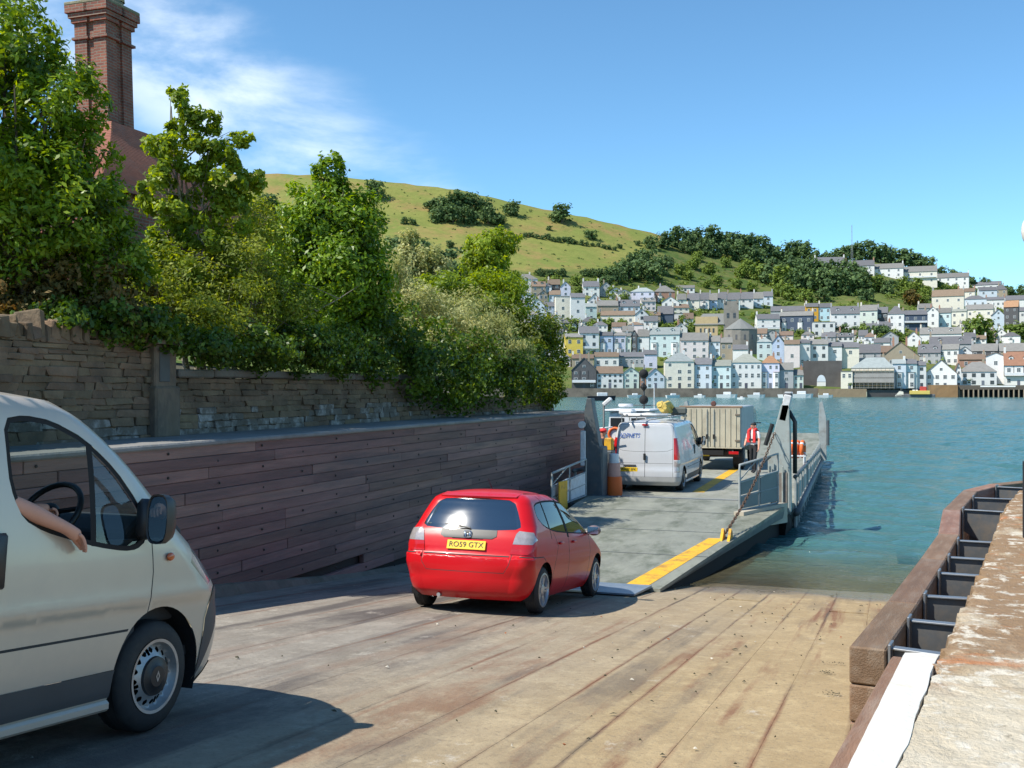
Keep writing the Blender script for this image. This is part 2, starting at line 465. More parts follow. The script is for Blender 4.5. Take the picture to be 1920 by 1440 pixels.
WY_ = np.maximum(WY_, 17.9)
WZ_ = np.zeros_like(WX_)
for kx, ky, ph, am in comps: WZ_ += am * np.sin(kx * WX_ + ky * WY_ + ph)
WZ_ *= np.clip((WY_ - 18.4) / 5.0, 0.12, 1.0)
nr__, nc__ = WX_.shape
vs = np.stack([WX_, WY_, WZ_], -1).reshape(-1, 3)
ii = np.arange((nr__ - 1) * nc__).reshape(nr__ - 1, nc__)[:, :-1].reshape(-1)
fs = np.stack([ii, ii + 1, ii + nc__ + 1, ii + nc__], -1)
wm.v = vs.tolist(); wm.f = fs.tolist(); wm.m = [0] * len(fs)
water = wm.build('river_water', water_material(), normals=False, smooth=True); tag(water, kind='structure')

# ---- timber facing of the left-hand river wall
m_tim = M('wall timber', (0.225, 0.130, 0.108), 0.8, var=0.36, scale=2.2, bump=0.6, bscale=20, rnd=0.26, stretch=(5, 0.35, 5), dirt=(0.10, 0.072, 0.072), dirt_scale=0.8, dirt_amt=0.75, coords='World')
m_conc = M('grey concrete', (0.21, 0.205, 0.195), 0.85, var=0.2, scale=1.4, bump=0.4, bscale=22, dirt=(0.13, 0.12, 0.10), dirt_scale=2.5, dirt_amt=0.5)
m_bolt = M('bolt iron', (0.035, 0.03, 0.028), 0.6, metal=0.6)
WX, WTOP = -8.2, 2.66
tw = root('timber_river_wall', 'long dark brown timber plank wall along the left side of the slipway', 'wall', (WX, 12, 1.0))
mb = MB((WX, 12, 1.0))
mb.box((WX - 0.42, 11.5, 0.75), (0.62, 37, 3.74))
mb.build('backing', M('wall core', (0.04, 0.035, 0.03), 0.9), tw)
plank_mesh = {}
bolt_mesh = MB().lathe([(0.0, 0.014), (0.018, 0.012), (0.022, 0.0)], n=8).mesh('bolt', m_bolt)
row_h = 0.146
for k in range(24):
    zc = WTOP - (k + 0.5) * row_h
    y = -6.0 + (rng.random() * 3)
    while y < 30.2:
        L = rng.choice([2.1, 3.15, 3.15, 4.2, 5.25]); L = min(L, 30.2 - y)
        if L < 0.4: break
        if slip_z(y) - 0.06 < zc + row_h / 2 and zc > -0.35:
            key = round(L, 2)
            if key not in plank_mesh: plank_mesh[key] = MB().cham((0, 0, 0), (0.09, L - 0.008, row_h - 0.004), 0.006).mesh('plank', m_tim)
            link('plank', plank_mesh[key], tw, (rng.uniform(-0.056, -0.034), y + L / 2 - 12, zc - 1.0), (0, 0, 0))
        y += L
bp_ = MB((WX, 12, 1.0))
for k in range(24):
    zc = WTOP - (k + 0.5) * row_h
    for q in range(34):
        yb = -6 + q * 1.05
        if zc > slip_z(yb) - 0.02 and zc > -0.2 and yb > 6 and (q + k) % 2 == 0:
            bp_.lathe([(0.0, 0.012), (0.015, 0.01), (0.019, 0.0)], (WX + 0.005, yb + rng.uniform(-0.03, 0.03), zc), 'X', 7)
tag(bp_.build('bolt_heads', m_bolt, tw), kind='stuff')
# silt-stained concrete toe at the foot of the planks
mb = MB((WX, 12, 1.0))
pts = [(y, slip_z(y) + 0.10 + 0.10 * math.sin(y * 0.7) * 0.5) for y in np.linspace(-4, 22, 40)]
for i in range(len(pts) - 1):
    (y0, z0), (y1, z1) = pts[i], pts[i + 1]
    mb.add([(WX + 0.16, y0, slip_z(y0) - 0.1), (WX + 0.16, y1, slip_z(y1) - 0.1), (WX + 0.05, y1, z1), (WX + 0.05, y0, z0), (WX - 0.02, y0, z0 + 0.02), (WX - 0.02, y1, z1 + 0.02)], [(0, 1, 2, 3), (3, 2, 5, 4)])
mb.build('concrete_toe', M('toe concrete', (0.16, 0.14, 0.11), 0.9, var=0.35, scale=2, bump=0.6, bscale=18, dirt=(0.05, 0.06, 0.03), dirt_amt=0.6), tw, smooth=True, auto=40)
# concrete ledge on top
ledge = MB()
ledge.cham((WX - 0.66, 11.8, WTOP + 0.02), (1.38, 37.4, 0.07), 0.02)
lo = ledge.build('wall_ledge', m_conc); tag(lo, kind='structure')

# ---- stone garden wall behind the ledge
m_stone = M('slate rubble', (0.165, 0.113, 0.070), 0.9, var=0.35, scale=3.5, bump=0.8, bscale=16, rnd=0.22, dirt=(0.07, 0.05, 0.034), dirt_scale=1.3, dirt_amt=0.8, coords='World')
m_mortar = M('lime mortar', (0.15, 0.108, 0.072), 0.95, var=0.3, scale=4, bump=0.6, bscale=24, coords='World')
m_lime = M('lime bloom', (0.13, 0.11, 0.09), 0.95, var=0.35, scale=5, bump=0.8, bscale=18, dirt=(0.42, 0.39, 0.37), dirt_scale=3.2, dirt_amt=0.8, coords='World')
stone_meshes = []
for i in range(10):
    bm = bmesh.new(); bmesh.ops.create_cube(bm, size=1)
    for v in bm.verts:
        v.co += Vector((rng.uniform(-0.12, 0.12), rng.uniform(-0.09, 0.09), rng.uniform(-0.17, 0.17)))
    bmesh.ops.bevel(bm, geom=list(bm.edges), offset=0.055, segments=1, affect='EDGES')
    me = bpy.data.meshes.new('stone'); bm.to_mesh(me); bm.free(); me.materials.append(m_stone); stone_meshes.append(me)
lime_meshes = []
for me in stone_meshes[:4]:
    q = me.copy(); q.materials.clear(); q.materials.append(m_lime); lime_meshes.append(q)
SX = -9.5
def stone_wall(name, label, y0, y1, z0, z1, cap):
    t = root(name, label, 'wall', (SX, (y0 + y1) / 2, z0))
    o = Vector((SX, (y0 + y1) / 2, z0))
    MB(o).box((SX - 0.27, (y0 + y1) / 2, (z0 + z1) / 2 - 0.02), (0.46, y1 - y0, z1 - z0)).build('core', m_mortar, t)
    z = z0; n = 0
    while z < z1 - 0.04:
        h = rng.uniform(0.06, 0.125); h = min(h, z1 - z)
        y = y0 - rng.random() * 0.2
        while y < y1:
            L = rng.uniform(0.16, 0.62)
            L = min(L, y1 - max(y, y0) + 0.02) if y > y0 else L
            if L > 0.1 and y + L / 2 > y0 + 0.02 and y + L / 2 < y1:
                lime = (z < z0 + 0.34 and rng.random() < 0.5)
                link('stone', rng.choice(lime_meshes if lime else stone_meshes), t, Vector((SX - 0.068 + rng.uniform(-0.018, 0.02), y + L / 2, z + h / 2)) - o, (0, rng.uniform(-0.08, 0.08), rng.uniform(-0.03, 0.03)), (0.13, L * 1.0, h * 1.0)); n += 1
            y += L
        z += h
    return t, o
WBASE = WTOP + 0.03
w1, o1 = stone_wall('rubble_garden_wall', 'tall rubble stone wall with upright jagged coping stones, left of the square pillar', 6.4, 12.15, WBASE, 4.0, 'upright')
y = 6.4
while y < 12.1:
    w = rng.uniform(0.07, 0.17); h = rng.uniform(0.16, 0.34)
    link('coping_stone', rng.choice(stone_meshes), w1, Vector((SX - 0.2, y + w / 2, 3.97 + h / 2)) - o1, (rng.uniform(-0.12, 0.12), rng.uniform(-0.06, 0.06), 0), (0.4, w, h)); y += w
w2, o2 = stone_wall('low_garden_wall', 'lower rubble stone wall with flat concrete coping and white lime bloom, right of the pillar', 12.65, 22.4, WBASE, 3.55, 'flat')
y = 12.68
while y < 21.6:
    L = rng.uniform(0.8, 1.3)
    MB(o2).cham((SX - 0.2, y + L / 2, 3.60 + rng.uniform(-0.01, 0.01)), (0.56, L - 0.015, 0.12), 0.02, rz=rng.uniform(-.01, .01)).build('coping_slab', M('coping concrete', (0.15, 0.135, 0.115), 0.9, var=0.35, scale=3, bump=0.6, bscale=20, rnd=0.15, dirt=(0.05, 0.05, 0.035), dirt_amt=.6), w2); y += L
w3, o3 = stone_wall('river_end_wall', 'broken end of the stone wall under ivy beside the river', 22.4, 31.0, 2.4, 3.15, 'none')
# pillar
pl = root('stone_pillar', 'square weathered stone pillar with sloping cap between the two garden walls', 'pillar', ((SX - .13) + 0.03, 12.4, WBASE))
op = Vector(((SX - .13) + 0.03, 12.4, WBASE))
m_pil = M('pillar render', (0.165, 0.125, 0.088), 0.9, var=0.4, scale=3, bump=0.6, bscale=22, dirt=(0.055, 0.048, 0.045), dirt_scale=2.2, dirt_amt=0.8, stretch=(1, 1, 0.5))
MB(op).cham(((SX - .13) + 0.0, 12.4, WBASE + 0.36), (0.5, 0.54, 0.72), 0.03).build('plinth', m_pil, pl)
MB(op).cham(((SX - .13) - 0.02, 12.4, WBASE + 1.0), (0.44, 0.48, 0.6), 0.02).build('shaft', m_pil, pl)
MB(op).cham(((SX - .13) + 0.205, 12.36, WBASE + 1.0), (0.02, 0.22, 0.44), 0.008).build('panel', M('slate panel', (0.075, 0.078, 0.075), 0.7, var=0.3), pl)
cp = MB(op); z = WBASE + 1.3
cp.add([((SX - .13) - 0.3, 12.08, z), ((SX - .13) + 0.3, 12.08, z), ((SX - .13) + 0.3, 12.72, z), ((SX - .13) - 0.3, 12.72, z), ((SX - .13) - 0.3, 12.08, z + 0.06), ((SX - .13) + 0.3, 12.08, z + 0.06), ((SX - .13) + 0.3, 12.72, z + 0.06), ((SX - .13) - 0.3, 12.72, z + 0.06), ((SX - .13) - 0.1, 12.3, z + 0.24), ((SX - .13) + 0.1, 12.3, z + 0.24), ((SX - .13) + 0.1, 12.52, z + 0.24), ((SX - .13) - 0.1, 12.52, z + 0.24)],
       [(0, 1, 5, 4), (1, 2, 6, 5), (2, 3, 7, 6), (3, 0, 4, 7), (4, 5, 9, 8), (5, 6, 10, 9), (6, 7, 11, 10), (7, 4, 8, 11), (8, 9, 10, 11), (3, 2, 1, 0)])
cp.build('cap', M('cap stone', (0.16, 0.135, 0.10), 0.9, var=0.35, scale=4, bump=0.6, dirt=(.06, .07, .03), dirt_amt=.6), pl)
MB(op).tube([((SX - .13) + 0.06, 12.08, WBASE - 0.02), ((SX - .13) + 0.06, 12.08, 3.98)], 0.035).build('drain_pipe', M('rusty pipe', (0.06, 0.04, 0.028), 0.8, var=.3), pl)

# garden bank behind the wall
gb = MB()
vs = []; fs = []
gx = [-9.75, -11, -13, -17, -24, -40, -70, -140]
gz = [3.4, 3.55, 3.75, 4.1, 4.6, 5.0, 6.0, 9.0]
gy = [-30, 0, 8, 14, 20, 26, 30.5, 34, 38]
fall = [0, 0, 0, 0, 0, 0.3, 1.0, 3.2, 5.5]
for yy, fl in zip(gy, fall):
    for xx, zz in zip(gx, gz):
        vs.append((xx, yy + (0 if xx > -12 else (abs(xx) - 12) * 0.25 * (yy > 25)), zz - fl + rng.uniform(-0.05, 0.05)))
for j in range(len(gy) - 1):
    for i in range(len(gx) - 1):
        a = j * len(gx) + i; fs.append((a, a + len(gx), a + len(gx) + 1, a + 1))
gb.add(vs, fs)
tag(gb.build('garden_bank', M('garden soil', (0.06, 0.055, 0.03), 0.95, var=0.4, scale=1.5, bump=0.7, bscale=10), smooth=True), kind='structure')

# ---- right-hand quay, its white kerb and the timber fender
def quay_material():
    m = bpy.data.materials.new('quay concrete'); m.use_nodes = True
    n, l = m.node_tree.nodes, m.node_tree.links
    b = n['Principled BSDF']; b.inputs['Roughness'].default_value = 0.9
    g = n.new('ShaderNodeNewGeometry'); sx = n.new('ShaderNodeSeparateXYZ'); l.new(g.outputs['Position'], sx.inputs[0])
    def noise(sc, st=(1, 1, 1), det=8, ro=0.68):
        mp = n.new('ShaderNodeMapping'); mp.inputs['Scale'].default_value = st; l.new(g.outputs['Position'], mp.inputs['Vector'])
        q = n.new('ShaderNodeTexNoise'); q.inputs['Scale'].default_value = sc; q.inputs['Detail'].default_value = det; q.inputs['Roughness'].default_value = ro
        l.new(mp.outputs[0], q.inputs['Vector']); return q.outputs['Fac']
    def rr(v, a, c, lo=0, hi=1):
        r = n.new('ShaderNodeMapRange'); r.inputs['From Min'].default_value = a; r.inputs['From Max'].default_value = c; r.inputs['To Min'].default_value = lo; r.inputs['To Max'].default_value = hi
        l.new(v, r.inputs['Value']); return r.outputs[0]
    def mix(f, c1, c2):
        x = n.new('ShaderNodeMixRGB'); l.new(f, x.inputs[0])
        for i, c in ((1, c1), (2, c2)):
            if hasattr(c, 'links'): l.new(c, x.inputs[i])
            else: x.inputs[i].default_value = tuple(c) + (1,)
        return x.outputs[0]
    c = mix(rr(noise(1.3), 0.35, 0.65), (0.60, 0.53, 0.41), (0.47, 0.38, 0.25))
    ad = n.new('ShaderNodeMath'); ad.operation = 'MULTIPLY_ADD'; ad.inputs[1].default_value = 5.0; l.new(noise(0.7), ad.inputs[0]); l.new(sx.outputs[1], ad.inputs[2])
    bare = n.new('ShaderNodeMath'); bare.operation = 'MULTIPLY'; l.new(rr(ad.outputs[0], 8.8, 9.8), bare.inputs[0]); l.new(rr(noise(1.6, (1.0, 0.7, 1)), 0.30, 0.46), bare.inputs[1])
    c = mix(bare.outputs[0], c, (0.27, 0.17, 0.09))
    rs = n.new('ShaderNodeMath'); rs.operation = 'MULTIPLY'; l.new(rr(ad.outputs[0], 8.8, 10.2), rs.inputs[0]); l.new(rr(noise(1.1, (0.5, 1.6, 1), 5), 0.59, 0.66), rs.inputs[1])
    c = mix(rs.outputs[0], c, (0.50, 0.15, 0.03))
    c = mix(rr(noise(6.0), 0.54, 0.62, 0, 0.8), c, (0.68, 0.63, 0.53))
    c = mix(rr(noise(15.0, (1, 1, 1), 6, 0.75), 0.6, 0.7, 0, 0.7), c, (0.16, 0.13, 0.08))
    l.new(c, b.inputs['Base Color'])
    bp = n.new('ShaderNodeBump'); bp.inputs['Strength'].default_value = 1.0; bp.inputs['Distance'].default_value = 0.05; l.new(noise(9.0), bp.inputs['Height']); l.new(bp.outputs[0], b.inputs['Normal'])
    return m
QZ = 1.72
edge_px = [(1684, 1440), (1724, 1335), (1772, 1215), (1790, 1180), (1805, 1148), (1820, 1115), (1834, 1086), (1850, 1045), (1867, 1002), (1880, 965), (1890, 945), (1912, 921), (1985, 905)]
edge = [on_z(u, v, QZ) for u, v in edge_px]
edge = [Vector((edge[0].x - 0.85, -7, QZ)), Vector((edge[0].x - 0.42, 1.5, QZ))] + edge
# finer, uneven lip
lip = []
for i in range(len(edge) - 1):
    a, b = edge[i], edge[i + 1]; k = max(1, int((b - a).length / 0.07))
    for j in range(k):
        p = a.lerp(b, j / k)
        amp = 0.035 if p.y > 6.6 else 0.006
        lip.append(Vector((p.x + rng.uniform(-amp, amp), p.y + rng.uniform(-amp, amp) * 0.4, QZ + (rng.uniform(-0.03, 0.012) if p.y > 6.6 else 0))))
lip.append(edge[-1])
q = MB()
vs = []; fs = []
cols = [0.0, 0.05, 0.18, 0.5, 1.2, 2.5, 12]
for p in lip:
    vs.append((p.x - 0.02, p.y, QZ - 0.12)); vs.append((p.x + 0.02, p.y, -1.2))
    for c in cols: vs.append((p.x + c, p.y, (p.z if c == 0 else QZ + rng.uniform(-0.012, 0.012) * (p.y > 4))))
W_ = len(cols) + 2
for i in range(len(lip) - 1):
    a, b = i * W_, (i + 1) * W_
    fs += [(a, a + 1, b + 1, b), (a, b, b + 2, a + 2)]
    for j in range(2, W_ - 1): fs.append((a + j, b + j, b + j + 1, a + j + 1))
q.add(vs, fs)
quay = q.build('quay', quay_material(), smooth=True, auto=35); tag(quay, kind='structure')
MB().box((6.5, lip[-1].y + 0.6, -0.2), (12, 0.05, 1.5))
m_white = M('white kerb paint', (0.60, 0.585, 0.545), 0.75, var=0.07, scale=3, bump=0.35, bscale=18, dirt=(0.55, 0.49, 0.38), dirt_scale=4, dirt_amt=0.7)
m_beam = M('fender timber', (0.20, 0.115, 0.07), 0.75, var=0.3, scale=2.5, bump=0.45, bscale=26, rnd=0.28, stretch=(4, 0.7, 4), dirt=(0.30, 0.24, 0.19), dirt_scale=2, dirt_amt=0.5)
# white painted kerb (tapering strip) with timber rubbing strake on its face
ka, kb = on_z(1592, 1440, QZ), on_z(1697, 1227, QZ)
kc, kd = on_z(1684, 1440, QZ), on_z(1763, 1229, QZ)
dr = (ka - kb); ka2 = ka + dr * 2.4; kc2 = kc + (kc - kd) * 2.4
t = 0.012
k = MB(ka)
P = [ka2, kc2, kc, kd, kb, ka]
def up(p, z): return Vector((p.x, p.y, z))
nk = 60
lo_, hi_ = [], []
for i in range(nk + 1):
    f = i / nk
    pl_, pr_ = ka2.lerp(kb, f), kc2.lerp(kd, f)
    pr_ = pr_ + (pr_ - pl_) * (0.03 * math.sin(i * .31) + 0.025 * math.sin(i * .83 + 1) + rng.uniform(-.02, .02) - .03)
    hi_.append((up(pl_, QZ - 0.5), up(pl_, QZ + 0.015 + rng.uniform(-.004, .004)), up(pl_.lerp(pr_, .5), QZ + 0.016 + rng.uniform(-.005, .005)), up(pr_, QZ + 0.006), up(pr_, QZ - .1)))
kv = [p for r_ in hi_ for p in r_]; kf_ = []
for i in range(nk):
    for j in range(4): kf_.append((i * 5 + j, (i + 1) * 5 + j, (i + 1) * 5 + j + 1, i * 5 + j + 1))
kf_ += [(0, 1, 2, 3, 4), tuple(nk * 5 + j for j in (4, 3, 2, 1, 0))]
k.add(kv, kf_)
kerb = k.build('painted_kerb', m_white, loc=ka, smooth=True, auto=30); tag(kerb, 'white painted concrete kerb along the quay edge in the right foreground', 'kerb')
ba, bb = on_z(1551, 1440, QZ - 0.04), on_z(1672, 1229, QZ - 0.04)
ba2 = ba + (ba - bb) * 2.4
def beam_between(a, b, w, h, side=1, z_top=0.0, name='beam', parent=None, origin=None, mat=None, gap=0.01):
    """beam whose river-side top edge runs a to b, width w to the side, height h below"""
    a, b = Vector(a), Vector(b); d = (b - a); d.z = 0; L = d.length; d.normalize(); s = Vector((d.y, -d.x, 0)) * side
    c = (a + b) / 2 + s * w / 2; c.z = (a.z + b.z) / 2 - h / 2 + z_top
    rz = math.atan2(d.y, d.x) - math.pi / 2
    me = MB().cham((0, 0, 0), (w, L - gap, h), 0.012).mesh(name, mat or m_beam)
    return link(name, me, parent, c - (Vector(origin) if origin is not None else Vector()), (0, 0, rz))
rs_ = beam_between(ba2, bb, 0.13, 0.3, 1, 0, 'rubbing_strake'); tag(rs_, 'weathered timber rubbing strake on the face of the white kerb', 'beam')

fend_px = [(1592, 1211), (1663, 1127), (1726, 1046), (1759, 1000), (1768, 955), (1805, 919), (1855, 907), (1915, 901)]
FZ = 1.63
fpts = [on_z(u, v, FZ) for u, v in fend_px]
fd = root('timber_fender', 'brown timber fender of stacked beams curving round the right-hand quay', 'fender', up(fpts[0], FZ - 0.5))
fo = up(fpts[0], FZ - 0.5)
for i in range(len(fpts) - 1):
    a, b = fpts[i], fpts[i + 1]
    zt = FZ
    for r_ in range(7):
        if zt < slip_z((a.y + b.y) / 2) - 0.15 and zt < 0.1: break
        if zt < slip_z(a.y) - 0.25: break
        aa, bb_ = up(a, zt), up(b, zt)
        beam_between(aa, bb_, 0.24, 0.255, 1, 0, 'beam', fd, fo, gap=0.012 if r_ else 0.006)
        zt -= 0.262
# galvanised bracket plates holding the fender off the quay
m_galv = M('galvanised steel', (0.30, 0.31, 0.32), 0.45, metal=0.75, var=0.2, scale=4, dirt=(0.16, 0.15, 0.14), dirt_scale=5, dirt_amt=0.5)
m_gus = M('gusset steel', (0.10, 0.105, 0.11), 0.55, metal=0.4, var=0.3, scale=3, dirt=(0.20, 0.16, 0.12), dirt_scale=4, dirt_amt=0.5)
def near_lip(p):
    return min(lip, key=lambda q_: (q_ - p).length)
spots = [(0, 0.06), (0, 0.62), (1, 0.16), (1, 0.66), (2, 0.1), (2, 0.75), (4, 0.05), (4, 0.62), (5, 0.7)]
for si, (i, t_) in enumerate(spots):
    a, b = fpts[i], fpts[i + 1]; d = (b - a); d.z = 0; d.normalize(); s = Vector((d.y, -d.x, 0))
    p = a.lerp(b, t_) + s * 0.245
    lp = near_lip(p + s * 0.45); lp = up(lp, QZ); gap_v = lp - up(p, QZ); L = max(0.25, gap_v.length) + 0.06; gd = gap_v.normalized()
    br = root('fender_bracket', f'{ordinal(si)} steel bracket from the near end between timber fender and quay', 'bracket', up(p, FZ - 0.3), group='steel brackets behind the fender')
    ob_ = up(p, FZ - 0.3); rz = math.atan2(d.y, d.x) - math.pi / 2
    MB(ob_).cham(up(p, FZ - 0.22) + s * 0.012, (0.02, 0.16, 0.5), 0.004, rz=rz).build('face_plate', m_galv, br)
    w0 = up(p, 0) + s * 0.025
    pts = [(0.0, FZ - 0.02), (L, FZ + 0.0), (L, FZ - 0.75), (0.0, FZ - 0.32)]
    g_ = MB(ob_); tt = d * 0.008
    vs = [Vector((w0.x, w0.y, 0)) + gd * x + Vector((0, 0, z)) - tt for x, z in pts] + [Vector((w0.x, w0.y, 0)) + gd * x + Vector((0, 0, z)) + tt for x, z in pts]
    g_.add(vs, [(0, 1, 2, 3), (7, 6, 5, 4), (0, 4, 5, 1), (1, 5, 6, 2), (2, 6, 7, 3), (3, 7, 4, 0)]).build('gusset', m_gus, br)
    c = Vector((w0.x, w0.y, 0)) + gd * (L / 2) + Vector((0, 0, FZ - 0.005))
    MB(ob_).cham(c, (L, 0.085, 0.014), 0.003, rz=math.atan2(gd.y, gd.x)).build('top_flange', m_galv, br)
    # back angle plate against the next bay
    MB(ob_).cham(Vector((w0.x, w0.y, 0)) + gd * (L * 0.55) + d * 0.10 + Vector((0, 0, FZ - 0.4)), (L * 0.9, 0.012, 0.6), 0.003, rz=math.atan2(gd.y, gd.x) + 0.12).build('stiffener', m_gus, br)

# post at the right frame edge
pp = on_z(1933, 1008, QZ)
post = root('quay_post', 'dark steel lamp post with white head at the right frame edge', 'post', pp)
m_dk = M('dark paint', (0.02, 0.022, 0.028), 0.5, var=.2)
MB(pp).tube([pp, pp + Vector((0, 0, 0.85))], 0.085, n=14).build('base', m_dk, post, smooth=True, auto=40)
MB(pp).tube([pp + Vector((0, 0, 0.85)), pp + Vector((0, 0, 3.25))], 0.05, n=14).build('pole', m_dk, post, smooth=True, auto=40)
MB(pp).ball(pp + Vector((0, 0, 3.42)), 0.10, sq=(1, 1, 1.7)).build('lamp_head', m_white, post, smooth=True)

# fallen leaves and weed on the slip
m_leafd = [M('dead leaf', (0.30, 0.10, 0.035), 0.8, var=.3), M('weed', (0.05, 0.045, 0.022), 0.8, var=.4), M('pale litter', (0.5, 0.46, 0.38), 0.8, var=.2)]
lf = MB()
for i in range(170):
    x = rng.uniform(-6.8, 0.3); y = rng.uniform(4.5, 18)
    if rng.random() < 0.7: x = rng.triangular(-4.2, 0.4, -0.5)
    s = rng.uniform(0.006, 0.019) * (1.9 if rng.random() < 0.12 else 1); an = rng.random() * 6.28; e = rng.uniform(0.3, 0.9)
    z = slip_z(y) + 0.012
    pts = []
    for q_ in range(5):
        th = an + q_ * 1.257; rr_ = s * rng.uniform(0.6, 1.3)
        dx, dy = math.cos(th) * rr_, math.sin(th) * rr_ * e
        pts.append((x + dx, y + dy, slip_z(y + dy) + 0.008 + rng.uniform(0, 0.014)))
    lf.add(pts + [(x, y, z + 0.014)], [(0, 1, 5), (1, 2, 5), (2, 3, 5), (3, 4, 5), (4, 0, 5)], rng.choice([0, 1, 1, 1, 1, 1, 1, 2]))
for (u, v, wpx) in [(1565, 1247, 38), (1560, 1305, 26), (1550, 1265, 18)]:
    r_ = (u - 960) / 2000; d = 1.53 / ((v - 727) / 2000 - 0.1 * (CA + r_ * SA)); c = world_at(u, v, d)
    for i in range(34):
        x = c.x + rng.gauss(0, wpx / 2000 * d * 0.3); y = c.y + rng.gauss(0, 0.03); s = rng.uniform(0.005, 0.014); an = rng.random() * 6.28
        z = slip_z(y) + 0.012 + rng.uniform(0, 0.012)
        lf.add([(x, y, z), (x + math.cos(an) * s * 2, y + math.sin(an) * s * 2, z + .008), (x + math.cos(an + .6) * s * 1.6, y + math.sin(an + .6) * s * 1.6, z + .003)], [(0, 1, 2)], 1)
tag(lf.build('leaf_litter', m_leafd, normals=False), 'scattered dead leaves, weed and litter on the slipway', 'litter', kind='stuff')

# ------------------------------------------------------------------ foliage
def leaf_material(name, dark, mid, light, trans=0.35, gloss=0.35):
    if name in MATS: return MATS[name]
    m = bpy.data.materials.new(name); m.use_nodes = True
    n, l = m.node_tree.nodes, m.node_tree.links
    b = n['Principled BSDF']; b.inputs['Roughness'].default_value = gloss; b.inputs['Specular IOR Level'].default_value = 0.35
    at = n.new('ShaderNodeAttribute'); at.attribute_name = 'leaf_random'
    cr = n.new('ShaderNodeValToRGB')
    cr.color_ramp.elements[0].color = tuple(dark) + (1,); cr.color_ramp.elements[1].color = tuple(light) + (1,)
    e = cr.color_ramp.elements.new(0.5); e.color = tuple(mid) + (1,)
    l.new(at.outputs['Fac'], cr.inputs[0])
    l.new(cr.outputs[0], b.inputs['Base Color'])
    tr = n.new('ShaderNodeBsdfTranslucent')
    hs = n.new('ShaderNodeHueSaturation'); hs.inputs['Hue'].default_value = 0.475; hs.inputs['Saturation'].default_value = 1.15; hs.inputs['Value'].default_value = 1.5
    l.new(cr.outputs[0], hs.inputs['Color']); l.new(hs.outputs[0], tr.inputs[0])
    mx = n.new('ShaderNodeMixShader'); mx.inputs[0].default_value = trans
    l.new(b.outputs[0], mx.inputs[1]); l.new(tr.outputs[0], mx.inputs[2])
    l.new(mx.outputs[0], n['Material Output'].inputs[0])
    MATS[name] = m
    return m

def leaf_mesh(name, blobs, n, size, mat, seed=1, aspect=0.45, clumps=26, spread=0.2, inner=0.35, up=0.35, hang=0.0, origin=(0, 0, 0), jitter=0.5):
    """crown: leaf-shaped faces gathered in clumps near the surface of several ellipsoids; blobs = (centre, (rx, ry, rz))"""
    r = np.random.default_rng(seed)
    wts = np.array([(b[1][0] * b[1][1] + b[1][1] * b[1][2] + b[1][0] * b[1][2]) for b in blobs]); wts = wts / wts.sum()
    P = []; N = []; R = []
    for (c, rad), w in zip(blobs, wts):
        k = max(20, int(n * w)); c = np.array(c); rad = np.array(rad)
        nc = max(6, int(clumps))
        cd = r.normal(size=(nc, 3)); cd /= np.linalg.norm(cd, axis=1)[:, None]
        cr_ = np.where(r.random(nc) < inner, r.uniform(0.2, 0.75, nc), r.uniform(0.74, 1.08, nc))
        cp = cd * cr_[:, None]
        cs = r.uniform(0.6, 1.35, nc) * spread
        ct = r.normal(0, 0.16, nc)
        idx = r.integers(0, nc, k)
        off = r.normal(size=(k, 3)); off /= np.linalg.norm(off, axis=1)[:, None]; off *= (r.random(k) ** 0.5)[:, None]
        p = cp[idx] + off * cs[idx][:, None] * 1.7
        pos = c + p * rad
        nrm = p / (np.linalg.norm(p, axis=1)[:, None] + 1e-6) * 0.55 + off * 0.4 + r.normal(size=(k, 3)) * jitter
        nrm[:, 2] += up
        P.append(pos); N.append(nrm); R.append(np.clip(0.5 + ct[idx] + r.normal(0, 0.2, k), 0, 1))
    P = np.concatenate(P); N = np.concatenate(N); R = np.concatenate(R); k = len(P)
    P = P - np.array(origin)
    N /= np.linalg.norm(N, axis=1)[:, None]
    T = r.normal(size=(k, 3)); T[:, 2] -= hang * 2
    T -= N * (T * N).sum(1)[:, None]; T /= np.linalg.norm(T, axis=1)[:, None]
    B = np.cross(N, T)
    s = size * r.uniform(0.6, 1.4, k)[:, None]
    V = np.empty((k, 4, 3))
    V[:, 0] = P - T * s * 0.5
    V[:, 1] = P + B * s * aspect * 0.5 + N * s * 0.06
    V[:, 2] = P + T * s * 0.5
    V[:, 3] = P - B * s * aspect * 0.5 + N * s * 0.06
    me = bpy.data.meshes.new(name)
    me.vertices.add(k * 4); me.vertices.foreach_set('co', V.reshape(-1))
    me.loops.add(k * 4); me.loops.foreach_set('vertex_index', np.arange(k * 4, dtype=np.int32))
    me.polygons.add(k); me.polygons.foreach_set('loop_start', np.arange(0, k * 4, 4, dtype=np.int32))
    a = me.attributes.new('leaf_random', 'FLOAT', 'FACE'); a.data.foreach_set('value', R.astype(np.float32))
    me.update(calc_edges=True)
    me.materials.append(mat)
    return me

